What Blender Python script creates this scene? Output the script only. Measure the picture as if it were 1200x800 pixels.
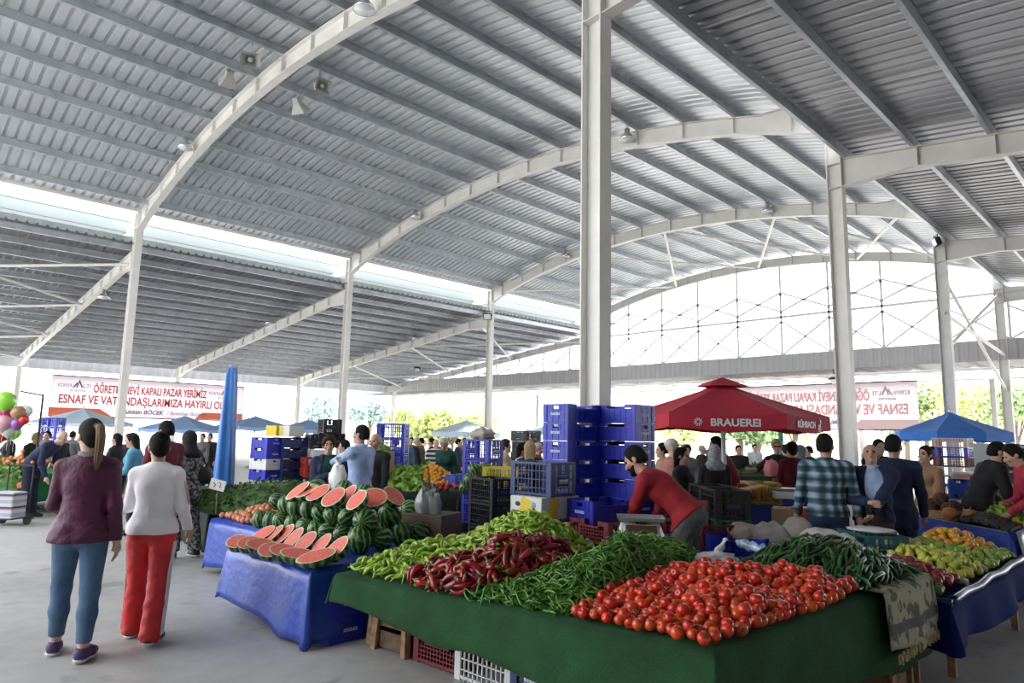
import bpy, bmesh, math, random
import numpy as np
from mathutils import Vector, Matrix, Quaternion

for o in list(bpy.data.objects): bpy.data.objects.remove(o)
SC = bpy.context.scene
COL = SC.collection
random.seed(7); np.random.seed(7)
R = math.radians

# ------------------------------------------------------------------ camera
CAM = dict(f=789.35, yaw=R(45.742), pitch=R(7.870), roll=R(1.176), loc=(4.991, -6.246, 1.63))
_cy, _sy, _cp, _sp = math.cos(CAM['yaw']), math.sin(CAM['yaw']), math.cos(CAM['pitch']), math.sin(CAM['pitch'])
FW = Vector((-_sy*_cp, _cy*_cp, _sp))
_r = Vector((_cy, _sy, 0)); _u = _r.cross(FW)
RT = _r*math.cos(CAM['roll']) + _u*math.sin(CAM['roll'])
UP = -_r*math.sin(CAM['roll']) + _u*math.cos(CAM['roll'])
CL = Vector(CAM['loc'])
cd = bpy.data.cameras.new('camera'); cam = bpy.data.objects.new('camera', cd); COL.objects.link(cam)
cd.sensor_width = 36; cd.lens = 36*CAM['f']/1200; cd.clip_end = 600; cd.clip_start = .05
cam.matrix_world = Matrix(((RT.x, UP.x, -FW.x, CL.x), (RT.y, UP.y, -FW.y, CL.y), (RT.z, UP.z, -FW.z, CL.z), (0, 0, 0, 1)))
SC.camera = cam

# ------------------------------------------------------------------ light: an overcast bright sky, weak sun
w = bpy.data.worlds.new('sky'); SC.world = w; w.use_nodes = True
nt = w.node_tree; bg = nt.nodes['Background']
bg.inputs[0].default_value = (.94, .97, 1, 1); bg.inputs[1].default_value = 1.0
sd = bpy.data.lights.new('sun', 'SUN'); sun = bpy.data.objects.new('sun', sd); COL.objects.link(sun)
sd.energy = 3.0; sd.angle = R(6); sd.color = (1, .96, .9)
sun.rotation_euler = Vector((.25, -.62, -1)).to_track_quat('-Z', 'Y').to_euler()
SC.view_settings.view_transform = 'Standard'
SC.view_settings.look = 'None'
SC.view_settings.exposure = 2.3
SC.view_settings.gamma = 1
SC.view_settings.use_curve_mapping = False

# ------------------------------------------------------------------ where a line of sight of the photograph meets a plane
def _ray(x, y): return FW + RT*((x-600)/CAM['f']) - UP*((y-400)/CAM['f'])
def atz(x, y, z): d = _ray(x, y); return CL + d*((z-CL.z)/d.z)
def aty(x, y, v): d = _ray(x, y); return CL + d*((v-CL.y)/d.y)
def atx(x, y, v): d = _ray(x, y); return CL + d*((v-CL.x)/d.x)
def atd(x, y, dist): return CL + _ray(x, y)*dist
def depth(p): return (Vector(p)-CL).dot(FW)

# ------------------------------------------------------------------ materials
_MATS = {}
def M(name, col, rough=.6, metal=0., var=0., noise=0., nscale=8., bump=0., bscale=40., spec=.5, col2=None, coat=0., hue=0., alpha=1., trans=0., sheen=0.):
    if name in _MATS: return _MATS[name]
    m = bpy.data.materials.new(name); m.use_nodes = True; t = m.node_tree; n = t.nodes; L = t.links
    b = n['Principled BSDF']
    b.inputs['Roughness'].default_value = rough; b.inputs['Metallic'].default_value = metal
    b.inputs['Specular IOR Level'].default_value = spec; b.inputs['Coat Weight'].default_value = coat
    b.inputs['Alpha'].default_value = alpha; b.inputs['Transmission Weight'].default_value = trans
    b.inputs['Sheen Weight'].default_value = sheen
    c4 = (*col, 1)
    out = None
    tc = n.new('ShaderNodeTexCoord')
    if noise > 0 or col2:
        ns = n.new('ShaderNodeTexNoise'); ns.inputs['Scale'].default_value = nscale; ns.inputs['Detail'].default_value = 5
        L.new(tc.outputs['Object'], ns.inputs['Vector'])
        mx = n.new('ShaderNodeMix'); mx.data_type = 'RGBA'
        rp = n.new('ShaderNodeMapRange'); rp.inputs[1].default_value = .35; rp.inputs[2].default_value = .65
        L.new(ns.outputs[0], rp.inputs[0]); L.new(rp.outputs[0], mx.inputs[0])
        if col2: mx.inputs[6].default_value = c4; mx.inputs[7].default_value = (*col2, 1)
        else:
            mx.inputs[6].default_value = tuple(max(0, v*(1-noise)) for v in col)+(1,); mx.inputs[7].default_value = tuple(min(1, v*(1+noise)) for v in col)+(1,)
        out = mx.outputs[2]
    if var > 0 or hue > 0:
        oi = n.new('ShaderNodeObjectInfo'); hs = n.new('ShaderNodeHueSaturation')
        mr = n.new('ShaderNodeMapRange'); mr.inputs[3].default_value = 1-var; mr.inputs[4].default_value = 1+var
        L.new(oi.outputs['Random'], mr.inputs[0]); L.new(mr.outputs[0], hs.inputs['Value'])
        if hue > 0:
            ml = n.new('ShaderNodeMath'); ml.operation = 'MULTIPLY'; ml.inputs[1].default_value = 7.31
            fr = n.new('ShaderNodeMath'); fr.operation = 'FRACT'
            mh = n.new('ShaderNodeMapRange'); mh.inputs[3].default_value = .5-hue; mh.inputs[4].default_value = .5+hue
            L.new(oi.outputs['Random'], ml.inputs[0]); L.new(ml.outputs[0], fr.inputs[0]); L.new(fr.outputs[0], mh.inputs[0]); L.new(mh.outputs[0], hs.inputs['Hue'])
        if out: L.new(out, hs.inputs['Color'])
        else: hs.inputs['Color'].default_value = c4
        out = hs.outputs[0]
    if out: L.new(out, b.inputs['Base Color'])
    else: b.inputs['Base Color'].default_value = c4
    if bump > 0:
        bn = n.new('ShaderNodeTexNoise'); bn.inputs['Scale'].default_value = bscale; bn.inputs['Detail'].default_value = 4
        L.new(tc.outputs['Object'], bn.inputs['Vector'])
        bp = n.new('ShaderNodeBump'); bp.inputs['Strength'].default_value = bump; bp.inputs['Distance'].default_value = .02
        L.new(bn.outputs[0], bp.inputs['Height']); L.new(bp.outputs[0], b.inputs['Normal'])
    _MATS[name] = m
    return m

def node_mat(name, rough=.5):
    m = bpy.data.materials.new(name); m.use_nodes = True; b = m.node_tree.nodes['Principled BSDF']; b.inputs['Roughness'].default_value = rough
    _MATS[name] = m
    return m, m.node_tree.nodes, m.node_tree.links, b
def math_node(n, L, op, a, b=None):
    k = n.new('ShaderNodeMath'); k.operation = op
    for i, v in enumerate((a, b)):
        if v is None: continue
        if isinstance(v, (int, float)): k.inputs[i].default_value = v
        else: L.new(v, k.inputs[i])
    return k.outputs[0]
def ramp(n, L, fac, stops, interp='LINEAR'):
    r = n.new('ShaderNodeValToRGB'); r.color_ramp.interpolation = interp
    e = r.color_ramp.elements
    while len(e) < len(stops): e.new(.5)
    for k, (p, c) in zip(e, stops): k.position = p; k.color = (*c, 1)
    L.new(fac, r.inputs[0]); return r.outputs[0]

def mat_watermelon():
    m, n, L, b = node_mat('watermelon_rind', .26)
    tc = n.new('ShaderNodeTexCoord'); sx = n.new('ShaderNodeSeparateXYZ'); L.new(tc.outputs['Object'], sx.inputs[0])
    ang = math_node(n, L, 'ARCTAN2', sx.outputs[1], sx.outputs[0])
    ns = n.new('ShaderNodeTexNoise'); ns.inputs['Scale'].default_value = 22; ns.inputs['Detail'].default_value = 4; L.new(tc.outputs['Object'], ns.inputs[0])
    a = math_node(n, L, 'ADD', math_node(n, L, 'MULTIPLY', ang, 11.), math_node(n, L, 'MULTIPLY', ns.outputs[0], 7.))
    s = math_node(n, L, 'SINE', a)
    f = math_node(n, L, 'ADD', math_node(n, L, 'MULTIPLY', s, .5), .5)
    c = ramp(n, L, f, [(.0, (.012, .045, .014)), (.5, (.02, .07, .02)), (.72, (.06, .14, .035)), (1, (.17, .28, .08))])
    oi = n.new('ShaderNodeObjectInfo'); hs = n.new('ShaderNodeHueSaturation')
    mr = n.new('ShaderNodeMapRange'); mr.inputs[3].default_value = .75; mr.inputs[4].default_value = 1.35
    L.new(oi.outputs['Random'], mr.inputs[0]); L.new(mr.outputs[0], hs.inputs['Value']); L.new(c, hs.inputs['Color']); L.new(hs.outputs[0], b.inputs['Base Color'])
    return m
def mat_flesh():
    m, n, L, b = node_mat('watermelon_flesh', .35)
    tc = n.new('ShaderNodeTexCoord')
    ns = n.new('ShaderNodeTexNoise'); ns.inputs['Scale'].default_value = 14; ns.inputs['Detail'].default_value = 6; L.new(tc.outputs['Object'], ns.inputs[0])
    c = ramp(n, L, ns.outputs[0], [(.3, (.78, .1, .07)), (.55, (.88, .2, .15)), (.75, (.92, .36, .27))])
    L.new(c, b.inputs['Base Color']); return m
def mat_plaid():
    m, n, L, b = node_mat('plaid_cotton', .85)
    tc = n.new('ShaderNodeTexCoord'); sx = n.new('ShaderNodeSeparateXYZ'); L.new(tc.outputs['Object'], sx.inputs[0])
    def bars(v, k, ph): return math_node(n, L, 'ADD', math_node(n, L, 'MULTIPLY', math_node(n, L, 'SINE', math_node(n, L, 'ADD', math_node(n, L, 'MULTIPLY', v, k), ph)), .5), .5)
    h = bars(math_node(n, L, 'ADD', sx.outputs[0], math_node(n, L, 'MULTIPLY', sx.outputs[1], .6)), 58, .3); v = bars(sx.outputs[2], 58, 0)
    s = math_node(n, L, 'MULTIPLY', math_node(n, L, 'ADD', h, v), .5)
    fine = math_node(n, L, 'MULTIPLY', bars(sx.outputs[2], 156, 1), .12)
    c = ramp(n, L, math_node(n, L, 'ADD', s, fine), [(.12, (.008, .03, .025)), (.38, (.02, .05, .06)), (.46, (.045, .09, .13)), (.62, (.06, .11, .16)), (.72, (.12, .19, .26)), (1, (.33, .41, .48))])
    L.new(c, b.inputs['Base Color']); return m
def mat_camouflage():
    m, n, L, b = node_mat('mottled_grey_cloth', .9)
    tc = n.new('ShaderNodeTexCoord'); ns = n.new('ShaderNodeTexNoise'); ns.inputs['Scale'].default_value = 26; ns.inputs['Detail'].default_value = 3; L.new(tc.outputs['Object'], ns.inputs[0])
    L.new(ramp(n, L, ns.outputs[0], [(.42, (.025, .03, .03)), (.5, (.14, .14, .13)), (.56, (.3, .3, .28))]), b.inputs['Base Color']); return m
def mat_stripes(name, c1, c2, k, axis=2, rough=.85):
    m, n, L, b = node_mat(name, rough)
    tc = n.new('ShaderNodeTexCoord'); sx = n.new('ShaderNodeSeparateXYZ'); L.new(tc.outputs['Object'], sx.inputs[0])
    s = math_node(n, L, 'ADD', math_node(n, L, 'MULTIPLY', math_node(n, L, 'SINE', math_node(n, L, 'MULTIPLY', sx.outputs[axis], k)), .5), .5)
    L.new(ramp(n, L, s, [(.45, c1), (.6, c2)]), b.inputs['Base Color']); return m
def mat_floor():
    m, n, L, b = node_mat('worn_concrete', .55)
    tc = n.new('ShaderNodeTexCoord')
    a = n.new('ShaderNodeTexNoise'); a.inputs['Scale'].default_value = .55; a.inputs['Detail'].default_value = 8; a.inputs['Roughness'].default_value = .62
    d = n.new('ShaderNodeTexNoise'); d.inputs['Scale'].default_value = 6; d.inputs['Detail'].default_value = 6
    s = n.new('ShaderNodeTexNoise'); s.inputs['Scale'].default_value = 2.3; s.inputs['Detail'].default_value = 10; s.inputs['Distortion'].default_value = 1.2
    for k in (a, d, s): L.new(tc.outputs['Object'], k.inputs[0])
    f = math_node(n, L, 'ADD', math_node(n, L, 'MULTIPLY', a.outputs[0], .7), math_node(n, L, 'MULTIPLY', d.outputs[0], .3))
    c = ramp(n, L, f, [(.3, (.3, .298, .29)), (.5, (.43, .427, .415)), (.7, (.54, .535, .52))])
    st = ramp(n, L, s.outputs[0], [(.6, (1, 1, 1)), (.69, (.62, .61, .59)), (.75, (.45, .44, .42))])
    mx = n.new('ShaderNodeMix'); mx.data_type = 'RGBA'; mx.blend_type = 'MULTIPLY'; mx.inputs[0].default_value = .7
    L.new(c, mx.inputs[6]); L.new(st, mx.inputs[7]); L.new(mx.outputs[2], b.inputs['Base Color'])
    bp = n.new('ShaderNodeBump'); bp.inputs['Strength'].default_value = .08; L.new(d.outputs[0], bp.inputs['Height']); L.new(bp.outputs[0], b.inputs['Normal'])
    L.new(ramp(n, L, a.outputs[0], [(.3, (.38,)*3), (.7, (.62,)*3)]), b.inputs['Roughness'])
    return m
def mat_turf():
    m, n, L, b = node_mat('green_turf_carpet', .95)
    tc = n.new('ShaderNodeTexCoord')
    a = n.new('ShaderNodeTexNoise'); a.inputs['Scale'].default_value = 4; a.inputs['Detail'].default_value = 5
    d = n.new('ShaderNodeTexNoise'); d.inputs['Scale'].default_value = 260; d.inputs['Detail'].default_value = 2
    mp = n.new('ShaderNodeMapping'); mp.inputs['Scale'].default_value = (1, 1, .35)
    L.new(tc.outputs['Object'], a.inputs[0]); L.new(tc.outputs['Object'], mp.inputs[0]); L.new(mp.outputs[0], d.inputs[0])
    f = math_node(n, L, 'ADD', math_node(n, L, 'MULTIPLY', a.outputs[0], .45), math_node(n, L, 'MULTIPLY', d.outputs[0], .55))
    L.new(ramp(n, L, f, [(.3, (.003, .024, .007)), (.5, (.006, .058, .013)), (.72, (.018, .115, .028))]), b.inputs['Base Color'])
    bp = n.new('ShaderNodeBump'); bp.inputs['Strength'].default_value = .9; bp.inputs['Distance'].default_value = .012; L.new(d.outputs[0], bp.inputs['Height']); L.new(bp.outputs[0], b.inputs['Normal'])
    return m

def mat_olive():
    m, n, L, b = node_mat('olive_patterned_cloth', .9)
    tc = n.new('ShaderNodeTexCoord'); sx = n.new('ShaderNodeSeparateXYZ'); L.new(tc.outputs['Object'], sx.inputs[0])
    ns = n.new('ShaderNodeTexNoise'); ns.inputs['Scale'].default_value = 13; ns.inputs['Detail'].default_value = 1; L.new(tc.outputs['Object'], ns.inputs[0])
    leaf = ramp(n, L, ns.outputs[0], [(.52, (.36, .33, .23)), (.57, (.1, .11, .07))])
    band = ramp(n, L, math_node(n, L, 'MULTIPLY', sx.outputs[2], 1.), [(.0, (0, 0, 0)), (.465, (0, 0, 0)), (.47, (1, 1, 1)), (.525, (1, 1, 1)), (.53, (0, 0, 0))])
    mx = n.new('ShaderNodeMix'); mx.data_type = 'RGBA'; L.new(band, mx.inputs[0]); L.new(leaf, mx.inputs[6]); mx.inputs[7].default_value = (.09, .1, .085, 1)
    L.new(mx.outputs[2], b.inputs['Base Color']); return m

# ------------------------------------------------------------------ object helpers
def tag(o, label=None, cat=None, group=None, kind=None):
    if label: o['label'] = label
    if cat: o['category'] = cat
    if group: o['group'] = group
    if kind: o['kind'] = kind
    return o
def empty(name, loc=(0, 0, 0), rz=0., label=None, cat=None, group=None, kind=None):
    o = bpy.data.objects.new(name, None); COL.objects.link(o); o.location = loc; o.rotation_euler = (0, 0, rz); o.empty_display_size = .1
    return tag(o, label, cat, group, kind)
def link(name, me, parent=None, loc=None, rot=None):
    o = bpy.data.objects.new(name, me); COL.objects.link(o)
    if parent is not None: o.parent = parent
    if loc is not None: o.location = loc
    if rot is not None: o.rotation_euler = rot
    return o
def clone(root, loc=None, rot=None, scale=None, label=None, group=None, name=None):
    def cp(o, par):
        c = o.copy(); COL.objects.link(c)
        if par is not None: c.parent = par
        for k in kids.get(o.name, ()): cp(k, c)
        return c
    kids = {}
    def gather(o):
        kids[o.name] = list(o.children)
        for k in o.children: gather(k)
    gather(root)
    c = cp(root, None)
    if name: c.name = name
    if loc is not None: c.location = loc
    if rot is not None:
        if isinstance(rot, Quaternion): c.rotation_mode = 'QUATERNION'; c.rotation_quaternion = rot
        else: c.rotation_euler = rot
    if scale is not None: c.scale = (scale,)*3 if isinstance(scale, (int, float)) else scale
    if label: c['label'] = label
    if group: c['group'] = group
    return c
def recolour(o, m):
    if len(o.material_slots): o.material_slots[0].link = 'OBJECT'; o.material_slots[0].material = m

class MB:
    """collects simple solids, built as one mesh"""
    def __init__(s): s.v = []; s.f = []; s.m = []; s.mi = 0
    def add(s, vs, fs):
        b = len(s.v); s.v.extend([tuple(v) for v in vs]); s.f.extend([tuple(b+i for i in f) for f in fs]); s.m.extend([s.mi]*len(fs)); return s
    def box(s, c, d, M3=None):
        hx, hy, hz = d[0]/2, d[1]/2, d[2]/2
        vs = [Vector((x, y, z)) for z in (-hz, hz) for y in (-hy, hy) for x in (-hx, hx)]
        if M3 is not None: vs = [M3 @ v for v in vs]
        c = Vector(c)
        return s.add([v+c for v in vs], [(0, 2, 3, 1), (4, 5, 7, 6), (0, 1, 5, 4), (2, 6, 7, 3), (0, 4, 6, 2), (1, 3, 7, 5)])
    def bar(s, a, b, w_, h_=None):
        a = Vector(a); b = Vector(b); d = b-a; q = d.to_track_quat('Z', 'Y').to_matrix()
        return s.box((a+b)/2, (w_, h_ or w_, d.length), q)
    def tube(s, pts, rad, n=8, cap=True):
        pts = [Vector(p) for p in pts]; k = len(pts)
        if isinstance(rad, (int, float)): rad = [rad]*k
        vs = []; prev = None
        for i, p in enumerate(pts):
            d = (pts[min(i+1, k-1)]-pts[max(i-1, 0)]).normalized()
            if prev is None:
                a = d.orthogonal().normalized()
            else:
                a = prev - d*prev.dot(d)
                a = a.normalized() if a.length > 1e-6 else d.orthogonal().normalized()
            prev = a; bb = d.cross(a)
            for j in range(n):
                t = 2*math.pi*j/n; vs.append(p + (a*math.cos(t)+bb*math.sin(t))*rad[i])
        fs = [(i*n+j, i*n+(j+1) % n, (i+1)*n+(j+1) % n, (i+1)*n+j) for i in range(k-1) for j in range(n)]
        if cap: fs += [tuple(range(n-1, -1, -1)), tuple((k-1)*n+j for j in range(n))]
        return s.add(vs, fs)
    def lathe(s, prof, n=16, c=(0, 0, 0), M3=None, cap=False):
        vs = []; c = Vector(c)
        for r_, z in prof:
            for j in range(n):
                t = 2*math.pi*j/n; v = Vector((r_*math.cos(t), r_*math.sin(t), z)); vs.append((M3 @ v if M3 is not None else v)+c)
        k = len(prof)
        fs = [(i*n+j, i*n+(j+1) % n, (i+1)*n+(j+1) % n, (i+1)*n+j) for i in range(k-1) for j in range(n)]
        if cap: fs += [tuple(range(n-1, -1, -1)), tuple((k-1)*n+j for j in range(n))]
        return s.add(vs, fs)
    def ball(s, c, r_, n=10, m=7, M3=None):
        if isinstance(r_, (int, float)): r_ = (r_,)*3
        prof = [(math.sin(math.pi*i/m), -math.cos(math.pi*i/m)) for i in range(m+1)]
        vs = []; c = Vector(c)
        vs.append(Vector((0, 0, -r_[2])))
        for i in range(1, m):
            for j in range(n):
                t = 2*math.pi*j/n; vs.append(Vector((prof[i][0]*math.cos(t)*r_[0], prof[i][0]*math.sin(t)*r_[1], prof[i][1]*r_[2])))
        vs.append(Vector((0, 0, r_[2])))
        if M3 is not None: vs = [M3 @ v for v in vs]
        vs = [v+c for v in vs]
        fs = [(0, 1+(j+1) % n, 1+j) for j in range(n)]
        fs += [(1+(i-1)*n+j, 1+(i-1)*n+(j+1) % n, 1+i*n+(j+1) % n, 1+i*n+j) for i in range(1, m-1) for j in range(n)]
        fs += [(1+(m-2)*n+j, 1+(m-2)*n+(j+1) % n, len(vs)-1) for j in range(n)]
        return s.add(vs, fs)
    def grid(s, P):
        a = len(P); b = len(P[0])
        return s.add([p for row in P for p in row], [(i*b+j, i*b+j+1, (i+1)*b+j+1, (i+1)*b+j) for i in range(a-1) for j in range(b-1)])
    def prism(s, poly, y0, y1, axes='xz'):
        """polygon in two axes, extruded along the third"""
        def mk(p, t):
            return {'xz': (p[0], t, p[1]), 'xy': (p[0], p[1], t), 'yz': (t, p[0], p[1])}[axes]
        k = len(poly); vs = [mk(p, y0) for p in poly]+[mk(p, y1) for p in poly]
        return s.add(vs, [tuple(range(k-1, -1, -1)), tuple(range(k, 2*k))]+[(i, (i+1) % k, k+(i+1) % k, k+i) for i in range(k)])
    def mesh(s, name, mats, smooth=False):
        me = bpy.data.meshes.new(name); me.from_pydata([tuple(v) for v in s.v], [], s.f)
        for m in (mats if isinstance(mats, (list, tuple)) else [mats]): me.materials.append(m)
        if any(s.m): me.polygons.foreach_set('material_index', s.m)
        if smooth: me.polygons.foreach_set('use_smooth', [True]*len(s.f))
        me.update(); return me
    def build(s, name, mats, parent=None, smooth=False, loc=None, rot=None):
        return link(name, s.mesh(name, mats, smooth), parent, loc, rot)
def bevel(o, w_=.01, seg=2):
    b = o.modifiers.new('bevel', 'BEVEL'); b.width = w_; b.segments = seg; b.limit_method = 'ANGLE'; return o
def solid(o, t=.004):
    b = o.modifiers.new('solid', 'SOLIDIFY'); b.thickness = t; return o

def text(name, s, size, mat, parent, loc, rot, extrude=.002, width=None, shear=0., bold=0.):
    c = bpy.data.curves.new(name, 'FONT'); c.body = s; c.size = size; c.extrude = extrude; c.shear = shear; c.offset = bold; c.resolution_u = 4
    t = bpy.data.objects.new(name, c); COL.objects.link(t); bpy.context.view_layer.update()
    me = bpy.data.meshes.new_from_object(t.evaluated_get(bpy.context.evaluated_depsgraph_get())); bpy.data.objects.remove(t)
    xs_ = [v.co.x for v in me.vertices]; k = width/(max(xs_)-min(xs_)) if width else 1; x0 = min(xs_)
    for v in me.vertices: v.co.x = (v.co.x-x0)*k
    me.materials.clear(); me.materials.append(mat)
    return link(name, me, parent, loc, rot)

WHITE_STEEL = M('white_painted_steel', (.76, .74, .7), .45, noise=.05, nscale=2)
GALV = M('galvanised_steel', (.5, .53, .56), .36, metal=.5, noise=.12, nscale=3)
SHEET = M('corrugated_sheet', (.58, .6, .63), .36, metal=.36, noise=.08, nscale=.8)
BLACK = M('black_plastic', (.015, .015, .016), .5)
DARKCLOTH = M('dark_cloth', (.012, .02, .014), .9)
WOOD = M('rough_wood', (.33, .21, .12), .8, noise=.35, nscale=14)
WHITEPL = M('white_plastic', (.7, .7, .7), .45)
BLUEPL = M('blue_crate_plastic', (.016, .026, .42), .42, noise=.15, nscale=5)
NAVYPL = M('navy_crate_plastic', (.02, .035, .13), .45)
REDPL = M('dark_red_crate_plastic', (.16, .015, .02), .5)
GREENPL = M('green_crate_plastic', (.012, .09, .05), .5)
TARP = M('blue_tarpaulin', (.01, .05, .36), .36, noise=.12, nscale=3, bump=.35, bscale=14, coat=.2)
TARP_DARK = M('navy_tarpaulin', (.008, .018, .12), .85, noise=.2, nscale=3, bump=.1, bscale=9, spec=.1)
TURF = mat_turf()
RIND = mat_watermelon(); FLESH = mat_flesh()
PITH = M('watermelon_pith', (.72, .72, .52), .5)
SCREENWHITE = M('banner_white', (.78, .74, .75), .6)
LETTER_RED = M('letter_red', (.62, .06, .05), .6)
LETTER_NAVY = M('letter_navy', (.07, .08, .2), .6)
BANNER_ORANGE = M('banner_orange', (.85, .2, .1), .6)
# =================================================================== STRUCTURE
floor = MB().box((-9.8, -1, -.1), (62.5, 60, .2)).build('floor', mat_floor()); tag(floor, 'grey worn concrete floor of the market hall', 'floor', kind='structure')
gnd = MB().box((-20, 30, -.16), (260, 260, .2)).build('ground', M('pale_paving', (.5, .49, .47), .8, noise=.1, nscale=.5)); tag(gnd, 'pale paving outside the market hall', 'ground', kind='structure')
W = 19.4; XL, XR = -W, 0.
def arch_bot(x): d = abs(x+W/2); return 9.66 - (31.3-math.sqrt(31.3**2-d*d))
def arch_top(x): return arch_bot(x)+.42
Y0R, Y1R = -10., 24.35
Y0S = -26.  # right bay roof drawn out unseen behind the viewer, to darken that side
# ---- corrugated roofs: rib profile along Y, swept over stations in X
def corrugated(stations, y0, y1, pitch=.26, hgt=.06):
    ys = []; y = y0
    while y < y1: ys += [(y, 0), (y+pitch*.62, 0), (y+pitch*.72, hgt), (y+pitch*.9, hgt)]; y += pitch
    return MB().grid([[(x, y, z+dz) for (y, dz) in ys] for (x, z) in stations])
def c_purlin(x, z0, y0, y1, flip=1, d=.2):
    b = MB(); b.box((x, (y0+y1)/2, z0+d/2), (.006, y1-y0, d)); b.box((x+flip*.036, (y0+y1)/2, z0+.003), (.072, y1-y0, .006)); b.box((x+flip*.036, (y0+y1)/2, z0+d-.003), (.072, y1-y0, .006)); b.box((x+flip*.069, (y0+y1)/2, z0+.016), (.005, y1-y0, .026))
    return b
def tag_s(o, label, cat): return tag(o, label, cat, kind='structure')
main = tag_s(empty('ceiling'), 'high arched corrugated roof over the middle bay', 'roof')
xs = [XL-.15+ (W+.3)*i/26 for i in range(27)]
corrugated([(x, arch_top(max(min(x, -.55), XL+.55))+.21 - (0.12 if x < XL+.3 or x > -.3 else 0)) for x in xs], Y0R, Y1R).build('roof_sheet', SHEET, main)
for k in range(-7, 7):
    x = -W/2 + 1.36*(k+.5)
    c_purlin(x, arch_top(x)+.0, Y0R, Y1R, 1 if k >= 0 else -1).build('purlin', GALV, main)
for x in (XL+.02, XR-.02): MB().box((x, (Y0R+Y1R)/2, 8.86), (.12, Y1R-Y0R, .22)).build('eave_beam', WHITE_STEEL, main)
def low_z(d): return 7.47 - .113*d          # top of the side-bay beams, d from the column line
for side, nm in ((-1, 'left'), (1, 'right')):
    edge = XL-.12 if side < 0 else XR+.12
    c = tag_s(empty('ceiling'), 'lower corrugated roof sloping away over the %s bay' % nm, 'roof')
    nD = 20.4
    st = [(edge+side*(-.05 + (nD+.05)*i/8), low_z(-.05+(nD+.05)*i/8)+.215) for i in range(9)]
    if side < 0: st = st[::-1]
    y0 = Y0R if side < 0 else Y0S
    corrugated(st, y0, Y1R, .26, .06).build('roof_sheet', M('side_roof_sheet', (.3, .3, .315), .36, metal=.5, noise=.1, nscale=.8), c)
    k = 0
    while .15+1.24*k < nD:
        d = .15+1.24*k; c_purlin(edge+side*d, low_z(d), y0, Y1R, -side).build('purlin', GALV, c); k += 1
    # light tie rods between the purlins, right bay
    if side > 0:
        for yy in (-4.5, -1.2, 2.1, 5.2, 10.6, 13.2):
            MB().tube([(edge, yy, low_z(0)+.16), (edge+20, yy, low_z(20)+.16)], .009, 5).build('tie_rod', WHITE_STEEL, c)
    # gutter strip between the high and the low roof
    g = tag_s(empty('trim_1' if side < 0 else 'trim_2'), 'white gutter and translucent strip under the eave of the %s column line' % nm, 'gutter')
    xg = XL-1.5 if side < 0 else XR+1.5
    b = MB()
    for (p, q) in (((xg-.25, 8.67), (xg-.25, 8.3)), ((xg-.25, 8.3), (xg+.25, 8.3)), ((xg+.25, 8.3), (xg+.25, 8.67))):
        b.box(((p[0]+q[0])/2, 4, (p[1]+q[1])/2), (abs(p[0]-q[0])+.01, 40, abs(p[1]-q[1])+.01))
    b.build('gutter', M('white_gutter', (.33, .37, .38), .4), g)
    cg = MB(); n_ = 200
    cg.grid([[(xg-side*(-.27)+(.02 if (i // 2) % 2 else 0), -16+40*i/(2*n_), z) for i in range(2*n_+1)] for z in (8.66, 8.87)]).build('flashing', M('grey_flashing', (.12, .15, .15), .5), g)
    xt = edge+side*.35
    cg = MB(); cg.grid([[(xt+(.03 if (i // 2) % 2 else 0), -16+40*i/(2*n_), z) for i in range(2*n_+1)] for z in (7.68, 7.98)]).build('translucent_strip', M('frosted_sheet', (.3, .36, .36), .5), g)

# ---- frames: columns, arches and side beams
def column(x, y, h, label, dx=.3, fw=.22):
    o = tag_s(empty('column', (x, y, 0)), label, 'column')
    b = MB(); b.box((0, 0, h/2), (dx-.03, .012, h))
    b.build('web', WHITE_STEEL, o)
    for s in (-1, 1): MB().box((s*(dx/2-.009), 0, h/2), (.018, fw, h)).build('flange', WHITE_STEEL, o)
    MB().box((0, 0, .012), (dx+.12, fw+.12, .024)).build('base_plate', WHITE_STEEL, o)
    for z in (6.86, 7.38, 8.2):
        if z < h-.05:
            for s in (-1, 1): MB().box((0, s*(fw/4+.003), z), (dx-.036, fw/2-.006, .012)).build('stiffener', WHITE_STEEL, o)
    return o
def ibeam(st, y, fw=.2, mat=WHITE_STEEL):
    """stations (x, zbot, ztop) -> bottom flange, top flange and web in one mesh"""
    b = MB()
    def strip(f):
        P = [f(s) for s in st]; k = len(P[0])
        vs = [p for row in P for p in row]; n_ = len(P)
        fs = [(i*k+j, i*k+(j+1) % k, (i+1)*k+(j+1) % k, (i+1)*k+j) for i in range(n_-1) for j in range(k)]
        fs += [tuple(range(k)), tuple((n_-1)*k+j for j in reversed(range(k)))]
        b.add(vs, fs)
    h = fw/2; t = .016
    strip(lambda s: [(s[0], y-h, s[1]), (s[0], y+h, s[1]), (s[0], y+h, s[1]+t), (s[0], y-h, s[1]+t)])
    strip(lambda s: [(s[0], y-h, s[2]-t), (s[0], y+h, s[2]-t), (s[0], y+h, s[2]), (s[0], y-h, s[2])])
    strip(lambda s: [(s[0], y-.006, s[1]+t), (s[0], y+.006, s[1]+t), (s[0], y+.006, s[2]-t), (s[0], y-.006, s[2]-t)])
    return b
ORD = {0: 'nearest', 8: 'second', 16: 'third', 24: 'last'}
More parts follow.
